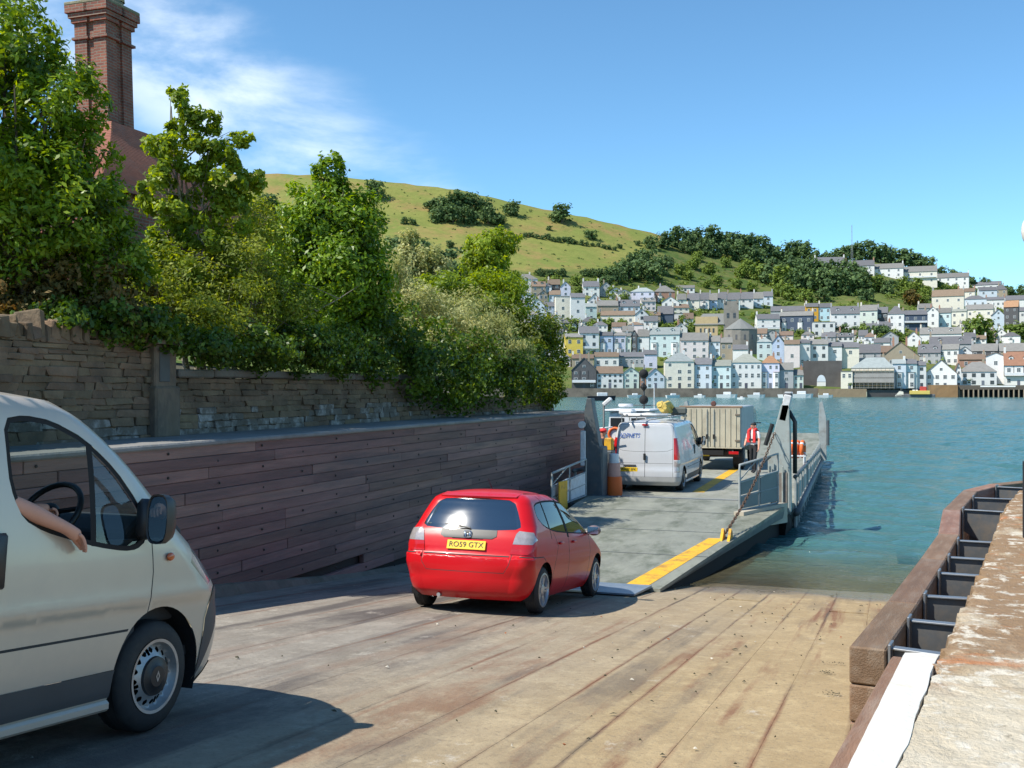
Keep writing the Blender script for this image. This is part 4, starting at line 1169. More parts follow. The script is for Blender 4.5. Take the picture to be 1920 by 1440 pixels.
def wheel(parent, loc, R, w, side, style, mats, rim_r, tyre_name='tyre'):
    """wheel: part 'wheel' (hub empty avoided: tyre mesh is the part, rim its sub-part)"""
    tyre, rim_m, dark, cap_m = mats
    prof = [(rim_r, -w / 2 + .01), (R - 0.05, -w / 2), (R - 0.015, -w / 2 + 0.02), (R, -w / 2 + 0.045), (R, w / 2 - 0.045), (R - 0.015, w / 2 - 0.02), (R - 0.05, w / 2), (rim_r + .01, w / 2), (rim_r, w / 2 - 0.015), (rim_r - 0.03, -w / 4), (rim_r, -w / 2 + .01)]
    t = MB(); t.lathe(prof, n=48)
    for k in (-0.3, 0.0, 0.3):
        t.lathe([(R + 0.001, k * w - 0.008), (R + 0.004, k * w), (R + 0.001, k * w + 0.008)], n=48)
    ty = t.build('tyre', tyre, parent, smooth=True, auto=35, loc=loc)
    s = side; rm = MB()
    x0 = (w / 2 - 0.03) * s
    if style == 'steel':
        # dished steel disc with a ring of ventilation holes
        nh = 16; r_o, r_i = rim_r * 0.84, rim_r * 0.62
        rm.lathe([(rim_r + 0.006, (w / 2 + 0.004) * s), (rim_r - 0.012, (w / 2 + 0.002) * s), (rim_r - 0.02, (w / 2 - 0.03) * s), (r_o, (w / 2 - 0.045) * s)], n=64)
        seg = 64
        for i in range(nh):
            a0 = 2 * math.pi * i / nh; a1 = 2 * math.pi * (i + 0.62) / nh; a2 = 2 * math.pi * (i + 1) / nh
            def pt(r, a, x): return (x, r * math.cos(a), r * math.sin(a))
            xo, xi = (w / 2 - 0.045) * s, (w / 2 - 0.02) * s
            rm.add([pt(r_o, a1, xo), pt(r_o, a2, xo), pt(r_i, a2, xi), pt(r_i, a1, xi)], [(0, 1, 2, 3)])
            # hole edges: strips above and below the hole
            for q_ in range(4):
                b0 = a0 + (a1 - a0) * q_ / 4; b1 = a0 + (a1 - a0) * (q_ + 1) / 4
                def bulge(b): return 0.25 + 0.75 * abs(2 * (b - a0) / (a1 - a0) - 1) ** 2
                def mixr(f, ): return r_o + (r_i - r_o) * f
                f0, f1 = 0.5 * bulge(b0), 0.5 * bulge(b1)
                rm.add([pt(r_o, b0, xo), pt(r_o, b1, xo), pt(mixr(f1), b1, xo + (xi - xo) * f1), pt(mixr(f0), b0, xo + (xi - xo) * f0)], [(0, 1, 2, 3)])
                rm.add([pt(mixr(1 - f0), b0, xo + (xi - xo) * (1 - f0)), pt(mixr(1 - f1), b1, xo + (xi - xo) * (1 - f1)), pt(r_i, b1, xi), pt(r_i, b0, xi)], [(0, 1, 2, 3)])
        rm.lathe([(r_i, (w / 2 - 0.02) * s), (rim_r * 0.55, (w / 2 - 0.012) * s)], n=48)
        ro = rm.build('rim', rim_m, ty, smooth=True, auto=50)
        bk = MB(); bk.lathe([(rim_r * 0.9, (w / 2 - 0.09) * s), (0.0, (w / 2 - 0.09) * s)], n=24); bk.build('brake_drum', dark, ty)
        cp = MB(); cp.lathe([(rim_r * 0.56, (w / 2 - 0.02) * s), (rim_r * 0.53, (w / 2 + 0.004) * s), (rim_r * 0.3, (w / 2 + 0.012) * s), (0.06, (w / 2 + 0.016) * s), (0.0, (w / 2 + 0.018) * s)], n=40)
        cp.build('centre_cap', cap_m, ty, smooth=True, auto=40)
        em = MB()
        ex = (w / 2 + 0.02) * s
        em.add([(ex, -0.018, 0.0), (ex, 0.0, 0.034), (ex, 0.018, 0.0), (ex, 0.0, -0.034), (ex, -0.008, 0), (ex, 0, 0.016), (ex, 0.008, 0), (ex, 0, -0.016)], [(0, 1, 5, 4), (1, 2, 6, 5), (2, 3, 7, 6), (3, 0, 4, 7)])
        em.build('emblem', rim_m, ty)
    else:
        rm.lathe([(rim_r + 0.008, (w / 2 + 0.002) * s), (rim_r - 0.012, (w / 2 + 0.004) * s), (rim_r - 0.025, (w / 2 - 0.05) * s), (rim_r - 0.03, -w / 2 * s)], n=48)
        for i in range(style):
            for off in (-0.13, 0.13):
                a = 2 * math.pi * i / style + off; a_in = 2 * math.pi * i / style + off * 1.6
                co, si = math.cos(a), math.sin(a); ci, sj = math.cos(a_in), math.sin(a_in)
                p0 = Vector((x0 + 0.012 * s, 0.05 * ci, 0.05 * sj)); p1 = Vector((x0 + 0.02 * s, (rim_r - 0.015) * co, (rim_r - 0.015) * si))
                dirv = (p1 - p0).normalized(); tn = Vector((1, 0, 0)).cross(dirv).normalized()
                vs = []
                for p, hw in ((p0, 0.02), (p1, 0.014)):
                    vs += [p + tn * hw - Vector((0.03 * s, 0, 0)), p - tn * hw - Vector((0.03 * s, 0, 0)), p - tn * hw * 0.6, p + tn * hw * 0.6]
                rm.add(vs, [(0, 1, 5, 4), (1, 2, 6, 5), (2, 3, 7, 6), (3, 0, 4, 7), (0, 3, 2, 1), (4, 5, 6, 7)])
        rm.lathe([(0.075, (w / 2 - 0.06) * s), (0.07, x0 + 0.018 * s), (0.03, x0 + 0.026 * s), (0, x0 + 0.026 * s)], n=24)
        rm.build('rim', rim_m, ty, smooth=True, auto=40)
        bk = MB(); bk.lathe([(rim_r * 0.8, (w / 2 - 0.1) * s), (0.0, (w / 2 - 0.1) * s)], n=24); bk.build('brake_disc', dark, ty)
    return ty

def arch_poly(y, z, r, flat=0.2, n=22):
    return [(y + r * math.cos(a), z + r * math.sin(a)) for a in [math.pi * i / n for i in range(n + 1)]] + [(y - r, flat - 0.3), (y + r, flat - 0.3)]
def wheel_house(parent, y, z, r, W, side, mat, depth=0.32):
    mb = MB()
    n = 16; vs = []; fs = []
    for i in range(n + 1):
        a = -0.35 + (math.pi + 0.7) * i / n
        for x in (W - 0.012, W - depth): vs.append((x * side, y + r * math.cos(a), z + r * math.sin(a)))
    for i in range(n): fs.append((2 * i, 2 * i + 1, 2 * i + 3, 2 * i + 2))
    vs.append(((W - depth) * side, y, z)); c = len(vs) - 1
    for i in range(n): fs.append((2 * i + 1, c, 2 * i + 3))
    mb.add(vs, fs); return mb.build('wheel_arch_liner', mat, parent, normals=False)

m_rubber = M('tyre rubber', (0.018, 0.018, 0.019), 0.75, var=.3, scale=9, dirt=(0.06, 0.052, 0.042), dirt_scale=6, dirt_amt=0.4)
m_steelrim = M('silver wheel paint', (0.42, 0.42, 0.42), 0.42, metal=0.6, var=.12, dirt=(.16, .14, .12), dirt_scale=6, dirt_amt=.4)
m_alloy = M('alloy', (0.46, 0.46, 0.47), 0.35, metal=0.75, var=.08)
m_black = M('black plastic', (0.016, 0.017, 0.019), 0.45, var=.15)
m_blackm = M('matt black', (0.008, 0.008, 0.009), 0.85, var=.1)
m_dkgrey = M('dark grey trim', (0.055, 0.057, 0.062), 0.55, var=.15)
m_int = M('cabin trim', (0.035, 0.036, 0.04), 0.8, var=.15)
m_seat = M('seat cloth', (0.05, 0.052, 0.06), 0.9, var=.2)
m_silver = M('silver van paint', (0.52, 0.452, 0.37), 0.34, metal=0.2, var=.05, scale=2, coat=0.35, dirt=(.36, .34, .31), dirt_scale=1.3, dirt_amt=.3)
m_whitevan = M('light silver paint', (0.55, 0.555, 0.57), 0.35, metal=0.1, var=.05, coat=0.5)
m_red = M('red car paint', (0.52, 0.006, 0.011), 0.33, var=.05, scale=1.5, coat=0.28, spec=0.3)
m_redlens = M('red lens', (0.45, 0.01, 0.012), 0.15, var=.1, coat=0.5)
m_clear = M('clear lens', (0.40, 0.36, 0.355), 0.12, metal=.35, var=.3, scale=14, coat=0.6)
m_amber = M('amber lens', (0.5, 0.10, 0.02), 0.2, var=.1, coat=.5)
m_chrome = M('chrome', (0.75, 0.75, 0.76), 0.12, metal=1.0, var=.03)
m_plate = M('yellow plate', (0.78, 0.50, 0.02), 0.5, var=.06)
m_platetxt = M('plate lettering', (0.02, 0.02, 0.02), 0.6)
m_seam = M('shut line', (0.03, 0.03, 0.03), 0.8)
g_van = glass_mat('van glass', (0.72, 0.82, 0.80), 0.92)
g_car = glass_mat('privacy glass', (0.10, 0.13, 0.14), 0.8, refl=0.05)
g_carf = glass_mat('front door glass', (0.34, 0.43, 0.43), 0.85, refl=0.05)
g_rear = glass_mat('heated rear glass', (0.10, 0.12, 0.125), 0.75, 0.065, refl=0.26)

# ---- panel van body (shared by the silver van and the van on the ferry); front axle at y = 0
VROWS = [  # z, W, yr, yf, rr, rf, br, bf
 (0.20, 0.90, -3.86, 0.84, 0.14, 0.50, 0.02, 0.06), (0.32, 0.935, -3.94, 0.96, 0.14, 0.50, 0.03, 0.08), (0.55, 0.95, -3.95, 1.00, 0.12, 0.50, 0.03, 0.08),
 (0.72, 0.946, -3.93, 0.97, 0.11, 0.50, 0.03, 0.08), (0.79, 0.964, -3.928, 0.94, 0.11, 0.50, 0.03, 0.08), (0.88, 0.956, -3.925, 0.88, 0.11, 0.50, 0.03, 0.08), (1.05, 0.945, -3.92, 0.70, 0.11, 0.48, 0.03, 0.08),
 (1.22, 0.925, -3.91, 0.47, 0.11, 0.45, 0.03, 0.08), (1.40, 0.895, -3.90, 0.24, 0.11, 0.40, 0.03, 0.07), (1.57, 0.86, -3.885, 0.02, 0.11, 0.36, 0.03, 0.06),
 (1.72, 0.82, -3.87, -0.20, 0.12, 0.33, 0.03, 0.05), (1.83, 0.79, -3.86, -0.40, 0.12, 0.30, 0.03, 0.05), (1.905, 0.745, -3.835, -0.58, 0.13, 0.28, 0.03, 0.05)]
def panel_van(name, label, paint, front_detail, loc, rz, rx=0.0, ladder=False, lower=None, group=None):
    t = root(name, label, 'van', loc, rz, group, rx)
    sh = Shell(VROWS, 0.07, 0.66)
    win_o = [(-1.19, 1.78), (-1.04, 1.81), (-0.84, 1.795), (-0.60, 1.71), (-0.38, 1.545), (-0.215, 1.36), (-0.155, 1.24), (-0.165, 1.13), (-0.25, 1.085), (-0.36, 1.08), (-0.58, 1.11), (-0.78, 1.155), (-0.98, 1.205), (-1.12, 1.27), (-1.18, 1.38), (-1.205, 1.5)]
    rim_ = round_poly(win_o, 1)
    bar = [(-0.635, 1.12), (-0.592, 1.115), (-0.555, 1.675), (-0.60, 1.70)]
    glassA = [p for p in grow(rim_, -0.028)]
    regs = []
    S, R, F = sh.side, sh.rear, sh.front
    ax_r = -3.098
    regs.append((None, 0, sh.poly(arch_poly(0.0, 0.33, 0.405), S, 0.03), False))
    regs.append((None, 0, sh.poly(arch_poly(ax_r, 0.33, 0.375), S, 0.03), False))
    # window: dividing bar stays black body trim
    regs.append(('trim', 0, sh.poly(bar, S, 0.06), False))
    regs.append(('door_window', 0, sh.poly(clip_poly(glassA, -0.605, True), S, 0.04), False))
    regs.append(('quarter_window', 0, sh.poly(clip_poly(glassA, -0.605, False), S, 0.04), False))
    regs.append(('trim', 0, sh.poly(rim_, S, 0.04), False))
    # windscreen on the front
    ws = [(0.0, 1.20), (0.60, 1.20), (0.79, 1.27), (0.735, 1.45), (0.66, 1.66), (0.58, 1.83), (0.0, 1.85)]
    regs.append(('windscreen', 0, sh.poly(ws, F, 0.05), True))
    hl = [(0.55, 0.93), (0.86, 0.88), (0.94, 0.96), (0.93, 1.10), (0.86, 1.18), (0.7, 1.10)]
    regs.append(('headlamp', 0, sh.poly([(0.28, 0.98), (0.47, 0.83), (0.60, 0.86), (0.64, 0.95), (0.56, 1.05), (0.40, 1.13)], S, 0.04), False))
    regs.append(('bumper', 0, sh.poly([(0.30, 0.1), (0.405, 0.30), (0.45, 0.62), (0.56, 0.80), (0.80, 0.84)], S, 0.05) + sh.poly([(0.0, 0.84), (0.0, 0.1)], F, 2), True))
    # lower dark door panel and rubbing strip
    regs.append(('side_cladding', 0, sh.poly([(-2.64, 0.27), (-0.40, 0.27), (-0.385, 0.42), (-2.64, 0.42)], S, 0.08), False))
    regs.append(('body', 1, sh.poly([(-2.6, 0.622), (-0.30, 0.622), (-0.29, 0.636), (-2.6, 0.636)], S, 0.1), False))
    for ln in ([(-0.11, 1.13), (-0.10, 0.95), (-0.125, 0.80), (-0.135, 0.66), (-0.30, 0.56)], [(-1.28, 1.84), (-1.32, 1.3), (-1.32, 0.22)], [(-2.35, 1.80), (-2.38, 0.22)]):
        regs.append(('body', 1, sh.line(ln, S, 0.009), False))
    # rear doors
    regs.append(('body', 1, sh.poly([(0.0, 0.42), (0.007, 0.42), (0.007, 1.87), (0.0, 1.87)], R, 0.08), True))
    regs.append(('tail_lamp', 0, sh.poly([(0.80, 0.90), (0.99, 0.90), (0.99, 1.50), (0.79, 1.50)], R, 0.04), False))
    regs.append(('reversing_lamp', 0, sh.poly([(0.82, 0.56), (0.99, 0.56), (0.99, 0.87), (0.81, 0.87)], R, 0.04), False))
    regs.append(('rear_bumper', 0, sh.poly([(0.0, 0.1), (0.99, 0.1), (0.99, 0.43), (0.0, 0.43)], R, 0.06), True))
    for ln in ([(0.0, 1.12), (0.3, 1.12), (0.62, 1.14), (0.78, 1.20)], [(0.0, 0.80), (0.77, 0.80)], [(0.775, 0.43), (0.77, 1.80), (0.7, 1.86), (0.0, 1.87)]):
        regs.append(('body', 1, sh.line(ln, R, 0.008), True))
    data = shell_parts(sh, regs, 0.07)
    shell_object('body', data['body'], [paint, m_seam], t, 'both', thick=0.03)
    for sd in ('right', 'left'): shell_object('window_surround', data['trim'], [m_blackm], t, sd, inset=0.004)
    for sd in ('right', 'left'):
        if not (front_detail and sd == 'right'): shell_object('door_window', data['door_window'], [g_van], t, sd, inset=0.012)   # the silver van's driver window is wound down
        shell_object('quarter_window', data['quarter_window'], [g_van], t, sd, inset=0.012)
        shell_object('headlamp', data['headlamp'], [m_clear], t, sd)
        shell_object('tail_lamp', data['tail_lamp'], [m_redlens], t, sd)
        shell_object('reversing_lamp', data['reversing_lamp'], [m_clear], t, sd)
        shell_object('side_cladding', data['side_cladding'], [m_dkgrey if lower is None else lower], t, sd, inset=-0.006, thick=0.02)
    shell_object('windscreen', data['windscreen'], [g_van], t, 'both', inset=0.01)
    shell_object('bumper', data['bumper'], [m_dkgrey], t, 'both', inset=-0.006, thick=0.03)
    shell_object('rear_bumper', data['rear_bumper'], [m_dkgrey if front_detail else M('silver bumper', (.38, .38, .37), .5, metal=.2)], t, 'both', inset=-0.02, thick=0.03)
    wm_ = (m_rubber, m_steelrim, m_blackm, m_black)
    for s in (1, -1):
        wheel(t, (s * 0.835, 0.0, 0.325), 0.325, 0.215, s, 'steel', wm_, 0.212)
        wheel(t, (s * 0.835, ax_r, 0.325), 0.325, 0.215, s, 'steel', wm_, 0.212)
        wheel_house(t, 0.0, 0.33, 0.42, 0.94, s, m_blackm); wheel_house(t, ax_r, 0.33, 0.39, 0.94, s, m_blackm)
        # door mirror: arm and big oval housing with glass facing back
        mi = MB(); mi.cham((s * 0.955, -0.21, 1.26), (0.10, 0.08, 0.24), 0.03); arm = mi.build('mirror_arm', m_black, t, smooth=True, auto=50)
        mh = MB()
        prof = []
        for i in range(20):
            a = 2 * math.pi * i / 20
            prof.append((abs(math.cos(a)) ** 0.6 * math.copysign(1, math.cos(a)), abs(math.sin(a)) ** 0.7 * math.copysign(1, math.sin(a))))
        rings = [(-0.045, 0.92), (-0.05, 1.0), (0.0, 1.0), (0.05, 0.85), (0.085, 0.5), (0.095, 0.05)]
        vs = []; fs = []
        for yy, k in rings:
            for a, b in prof: vs.append((s * (1.065 + a * 0.072 * k), -0.19 + yy, 1.265 + b * 0.145 * k))
        for i in range(len(rings) - 1):
            for j in range(20): fs.append((i * 20 + j, i * 20 + (j + 1) % 20, (i + 1) * 20 + (j + 1) % 20, (i + 1) * 20 + j))
        mh.add(vs, fs); hs_ = mh.build('mirror', m_black, t, smooth=True, auto=60)
        mg = MB(); mg.add([(s * (1.065 + a * 0.062), -0.232, 1.265 + b * 0.13) for a, b in prof], [tuple(range(20))]); mg.build('mirror_glass', M('mirror silvering', (.8, .8, .8), .03, metal=1.0, var=0), hs_)
        hd_ = MB(); hd_.cham((s * 0.965, -1.335, 1.07), (0.035, 0.17, 0.28), 0.02); hd_.build('door_handle', m_black, t, smooth=True, auto=50)
        ind = MB(); ind.ball((s * 0.962, 0.05, 1.03), 0.028, sq=(0.5, 1.2, 0.9)); ind.build('indicator', m_amber, t, smooth=True)
        # sill along the foot of the flank
        sl = MB(); sl.cham((s * 0.932, -1.55, 0.225), (0.05, 2.3, 0.06), 0.015); sl.build('sill', paint, t)
    # cab interior
    i_ = MB(); i_.box((0, -1.6, 0.42), (1.7, 4.2, 0.06)); i_.build('cab_floor', m_int, t)
    d_ = MB()
    d_.prism([(0.30, 0.62), (0.34, 1.18), (0.2, 1.27), (-0.08, 1.27), (-0.2, 1.17), (-0.12, 0.62)], 1.66, 'X', -0.83); d_.build('dashboard', m_int, t, bevel=0.03)
    for s in (1, -1):
        dp = MB(); dp.box((s * 0.87, -0.62, 0.78), (0.06, 0.9, 0.72)); dp.build('door_panel', m_int, t)
        se = MB(); se.cham((s * 0.45, -1.12, 0.72), (0.52, 0.52, 0.18), 0.05); se.cham((s * 0.45, -1.45, 1.12), (0.5, 0.16, 0.75), 0.06, rx=0.22); se.cham((s * 0.45, -1.6, 1.58), (0.26, 0.1, 0.18), 0.04, rx=0.2); se.build('seat', m_seat, t, smooth=True, auto=40)
    bk = MB(); bk.box((0, -1.95, 1.15), (1.6, 0.03, 1.4)); bk.build('bulkhead', m_int, t)
    sw = MB()
    c = Vector((0.45, -0.42, 1.28)); ex = Vector((1, 0, 0)); ey = Vector((0, 0.55, 0.83)).normalized()
    sw.tube([c + ex * 0.2 * math.cos(a) + ey * 0.2 * math.sin(a) for a in [2 * math.pi * i / 28 for i in range(28)]], 0.018, n=8, close=True)
    for a in (0.2, math.pi - 0.2, -math.pi / 2): sw.tube([c, c + ex * 0.19 * math.cos(a) + ey * 0.19 * math.sin(a)], 0.016, n=6)
    sw.ball(tuple(c), 0.06); sw.build('steering_wheel', m_black, t, smooth=True, auto=50)
    hd2 = MB(); hd2.box((0, -2.6, 1.9), (1.2, 2.4, 0.01)); hd2.build('headlining', m_int, t)
    # rear furniture
    rh = MB(); rh.cham((0.06 if front_detail else -0.0, -3.965, 0.98), (0.07, 0.04, 0.19), 0.015); rh.build('rear_handle', m_black, t)
    st_ = MB(); st_.cham((0, -3.895, 1.86), (0.16, 0.03, 0.05), 0.008); st_.build('stop_lamp', m_redlens, t)
    return t, sh

VANX, VANY = -5.06, 5.28
van1, vsh = panel_van('silver_panel_van', "silver panel van with the driver's arm out of its window, left foreground", m_silver, True, (VANX, VANY, slip_z(VANY) + 0.012), 0.0, slope)

# ---- red hatchback; rear axle at y = 0
CROWS = [
 (0.17, 0.72, -0.44, 3.02, 0.22, 0.40, 0.05, 0.12), (0.27, 0.785, -0.58, 3.17, 0.24, 0.40, 0.07, 0.14), (0.42, 0.825, -0.625, 3.24, 0.25, 0.40, 0.08, 0.15), (0.60, 0.84, -0.632, 3.22, 0.19, 0.42, 0.055, 0.15),
 (0.68, 0.84, -0.628, 3.12, 0.18, 0.42, 0.055, 0.15), (0.70, 0.838, -0.57, 3.07, 0.165, 0.42, 0.05, 0.15), (0.72, 0.838, -0.558, 3.03, 0.16, 0.42, 0.05, 0.15), (0.80, 0.835, -0.538, 2.82, 0.155, 0.42, 0.045, 0.14), (0.90, 0.825, -0.51, 2.52, 0.155, 0.40, 0.045, 0.12),
 (0.97, 0.808, -0.48, 2.33, 0.155, 0.36, 0.045, 0.12), (1.06, 0.78, -0.435, 2.14, 0.19, 0.34, 0.055, 0.12), (1.18, 0.73, -0.37, 1.88, 0.18, 0.32, 0.05, 0.12), (1.29, 0.68, -0.305, 1.62, 0.17, 0.30, 0.05, 0.11), (1.38, 0.63, -0.24, 1.36, 0.16, 0.28, 0.045, 0.10), (1.43, 0.56, -0.16, 1.16, 0.16, 0.26, 0.045, 0.09)]
def hatchback():
    CARX, CARY = -4.77, 12.42
    t = root('red_hatchback', 'bright red five-door hatchback driving down onto the ferry ramp', 'car', (CARX, CARY, slip_z(CARY) + 0.012), 0.0, rx=slope)
    sh = Shell(CROWS, 0.065, 0.5, barrel=0.012)
    S, R, F = sh.side, sh.rear, sh.front
    fr = 2.5
    regs = [(None, 0, sh.poly(arch_poly(0.0, 0.29, 0.335), S, 0.03), False), (None, 0, sh.poly(arch_poly(fr, 0.29, 0.335), S, 0.03), False)]
    side_win = round_poly([(-0.06, 1.30), (-0.10, 1.16), (0.05, 1.05), (0.40, 0.98), (0.95, 0.95), (1.55, 0.925), (2.05, 0.91), (2.02, 0.96), (1.80, 1.13), (1.52, 1.27), (1.24, 1.34), (0.85, 1.375), (0.4, 1.37), (0.08, 1.345)], 1)
    bpil = [(0.93, 0.9), (1.01, 0.9), (0.95, 1.42), (0.87, 1.42)]
    gl = grow(side_win, -0.018)
    regs.append(('window_trim', 0, sh.poly(bpil, S, 0.05), False))
    rear_half = [(0.0, 0.5), (0.90, 0.5), (0.90, 1.5), (0.0, 1.5)]
    quarter = [(0.235, 0.9), (0.255, 0.9), (0.285, 1.42), (0.265, 1.42)]
    regs.append(('window_trim', 0, sh.poly(quarter, S, 0.05), False))
    # rear glass to the left of the B pillar, front glass to its right
    regs.append(('rear_window', 0, sh.poly([p for p in clip_poly(gl, 0.93, True)], S, 0.04), False))
    regs.append(('front_window', 0, sh.poly([p for p in clip_poly(gl, 0.93, False)], S, 0.04), False))
    regs.append(('window_trim', 0, sh.poly(side_win, S, 0.04), False))
    tg = [(0.0, 1.0), (0.36, 1.0), (0.58, 1.015), (0.635, 1.045), (0.62, 1.10), (0.565, 1.22), (0.505, 1.325), (0.42, 1.365), (0.0, 1.385)]
    regs.append(('tailgate_glass', 0, sh.poly(tg, R, 0.04), True))
    regs.append(('garnish', 0, sh.poly([(0.0, 0.895), (0.31, 0.895), (0.365, 0.925), (0.36, 0.998), (0.0, 0.998)], R, 0.04), True))
    regs.append(('number_plate_light', 0, sh.poly([(0.0, 0.885), (0.2, 0.885), (0.2, 0.893), (0.0, 0.893)], R, 0.04), True))
    regs.append(('rear_lamp', 0, sh.poly([(0.575, 0.845), (0.80, 0.845), (0.825, 0.90), (0.785, 0.985), (0.63, 1.0), (0.60, 0.965)], R, 0.03), False))
    regs.append(('brake_lamp', 0, sh.poly([(0.55, 0.725), (0.76, 0.725), (0.82, 0.78), (0.80, 0.843), (0.573, 0.843)], R, 0.03), False))
    wsc = [(0.0, 0.98), (0.60, 0.97), (0.72, 0.99), (0.64, 1.14), (0.55, 1.30), (0.46, 1.385), (0.0, 1.40)]
    regs.append(('windscreen', 0, sh.poly(wsc, F, 0.05), True))
    regs.append(('headlamp', 0, sh.poly([(2.72, 0.62), (3.02, 0.50), (3.06, 0.60), (2.9, 0.74), (2.62, 0.83)], S, 0.04), False))
    for ln in ([(0.58, 0.37), (0.55, 0.50), (0.54, 0.70), (0.0, 0.70)],):
        regs.append(('body', 1, sh.line([(x, z) for x, z in [(0.0, 0.505), (0.5, 0.505), (0.56, 0.60), (0.575, 0.72)]], R, 0.008), True))
    regs.append(('body', 1, sh.line([(0.0, 0.70), (0.55, 0.70)], R, 0.014), True))
    for ln in ([(0.42, 0.62), (0.50, 0.80), (0.36, 0.97)], [(0.40, 0.62), (0.33, 0.45), (0.42, 0.2)], [(0.975, 0.92), (1.0, 0.6), (0.98, 0.2)], [(2.02, 0.90), (2.07, 0.7), (2.02, 0.45), (2.0, 0.2)], [(-0.62, 0.70), (-0.1, 0.69), (0.0, 0.64)]):
        regs.append(('body', 1, sh.line(ln, S, 0.012), False))
    data = shell_parts(sh, regs, 0.055)
    shell_object('body', data['body'], [m_red, m_seam], t, 'both', thick=0.02)
    for sd in ('right', 'left'):
        shell_object('window_trim', data['window_trim'], [m_blackm], t, sd, inset=0.002)
        shell_object('rear_window', data['rear_window'], [g_car], t, sd, inset=0.006)
        shell_object('front_window', data['front_window'], [g_carf], t, sd, inset=0.006)
        shell_object('rear_lamp', data['rear_lamp'], [m_clear], t, sd, inset=-0.008)
        shell_object('brake_lamp', data['brake_lamp'], [m_redlens], t, sd, inset=-0.008)
        shell_object('headlamp', data['headlamp'], [m_clear], t, sd)
    shell_object('tailgate_glass', data['tailgate_glass'], [g_rear], t, 'both', inset=0.003)
    shell_object('garnish', data['garnish'], [m_black], t, 'both', inset=-0.006)
    shell_object('windscreen', data['windscreen'], [g_carf], t, 'both', inset=0.005)
    # lamp bulbs and reflector bowls behind the clear lens, bumper reflectors, roof spoiler
    sp_ = MB()
    prs = [sh.point(*sh.rear(x, 1.415)) for x in (0.0, .15, .3, .42, .5)]
    prs = [(-p[0], p[1], p[2]) for p in prs[::-1]] + prs[1:]
    for i in range(len(prs) - 1):
        a_, b_ = prs[i], prs[i + 1]
        sp_.add([(a_[0], a_[1] - .07, a_[2] - .012), (b_[0], b_[1] - .07, b_[2] - .012), (b_[0], b_[1] + .12, b_[2] + .035), (a_[0], a_[1] + .12, a_[2] + .035), (a_[0], a_[1] - .06, a_[2] - .035), (b_[0], b_[1] - .06, b_[2] - .035)], [(0, 1, 2, 3), (0, 4, 5, 1)])
    sp_.build('roof_spoiler', m_red, t, smooth=True, auto=40)
    # number plate, badge, wiper, handle, aerial
    pz = 0.815; py = sh.point(*sh.rear(0.0, pz))[1]; tilt = math.atan2(0.035, 0.1)
    pm = MB(); pm.cham((0, 0, 0), (0.50, 0.012, 0.112), 0.004); plate = pm.build('number_plate', m_plate, t, loc=(0, py - 0.012, pz), rot=(-0.28, 0, 0))
    link('lettering', text_mesh('RO59 GTX', 0.10, m_platetxt), plate, (0, -0.0085, 0.0), (math.radians(90), 0, 0), (0.94, 0.9, 1))
    py2 = sh.point(*sh.rear(0.0, 0.945))[1] - 0.022
    bd = MB()
    for sx_ in (-1, 1): bd.cham((sx_ * 0.026, 0, 0), (0.012, 0.008, 0.07), 0.003, ry=sx_ * 0.12)
    bd.cham((0, 0, 0.0), (0.05, 0.008, 0.012), 0.003)
    bd.tube([(0.045 * math.copysign(abs(math.cos(a)) ** .5, math.cos(a)), 0, 0.042 * math.copysign(abs(math.sin(a)) ** .5, math.sin(a))) for a in [2 * math.pi * i / 24 for i in range(24)]], 0.005, n=6, close=True)
    bd.build('badge', m_chrome, t, loc=(0, py2, 0.945), rot=(-0.3, 0, 0), smooth=True, auto=50)
    wp = MB()
    p0 = Vector(sh.point(*sh.rear(0.02, 1.015))) + Vector((0, -0.02, 0)); p1 = Vector(sh.point(*sh.rear(0.24, 1.03))); p1 = Vector((-p1.x, p1.y - 0.02, p1.z + 0.015)); p2 = Vector((0.1, p0.y, 1.02))
    wp.tube([p0, p0.lerp(p1, .5) + Vector((0, -.01, .01)), p1], [0.012, 0.008, 0.006], n=6); wp.tube([p1 + Vector((-0.08, 0.0, 0.012)), p1 + Vector((0.18, -0.004, 0.006))], 0.006, n=6); wp.build('rear_wiper', m_black, t, smooth=True, auto=40)
    an = MB(); ap = Vector((0.0, 0.32, 1.475)); an.tube([ap, ap + Vector((0, -0.2, 0.16))], [0.006, 0.003], n=6); an.ball(tuple(ap), 0.018); an.build('aerial', m_black, t)
    for s in (1, -1):
        for yy in (0.62, 1.22):
            x = sh.point(*sh.side(yy, 0.82))[0] + 0.012
            h = MB(); h.cham((s * x, yy, 0.835), (0.025, 0.17, 0.032), 0.01); h.build('door_handle', m_red, t, smooth=True, auto=50)
        mr = MB(); mr.ball((s * 0.93, 1.93, 0.965), 0.1, sq=(1.0, 0.55, 0.72)); mr.cham((s * 0.84, 1.94, 0.93), (0.1, 0.05, 0.05), 0.012); mro = mr.build('door_mirror', m_red if s < 0 else M('mirror grey', (.16, .12, .12), .35, coat=.4), t, smooth=True, auto=50)
        MB().cham((s * 0.93, 1.872, 0.965), (0.16, 0.008, 0.10), 0.003).build('mirror_glass', m_chrome, mro)
        wt = (m_rubber, m_alloy, m_blackm, m_black)
        for yy in (0.0, fr):
            wheel(t, (s * 0.735, yy, 0.285), 0.285, 0.18, s, 5 if True else 6, wt, 0.2)
            wheel_house(t, yy, 0.29, 0.345, 0.80, s, m_blackm)
        # flank crease and roof gutter
        rg = MB(); rg.tube([(s * 0.50, y_, 1.44 + 0.006) for y_ in (0.06, 0.35, 0.7, 1.0)], 0.006, n=5); rg.build('roof_moulding', m_seam, t)
    # cabin
    fl = MB(); fl.box((0, 1.1, 0.27), (1.36, 2.9, 0.05)); fl.build('floor', m_int, t)
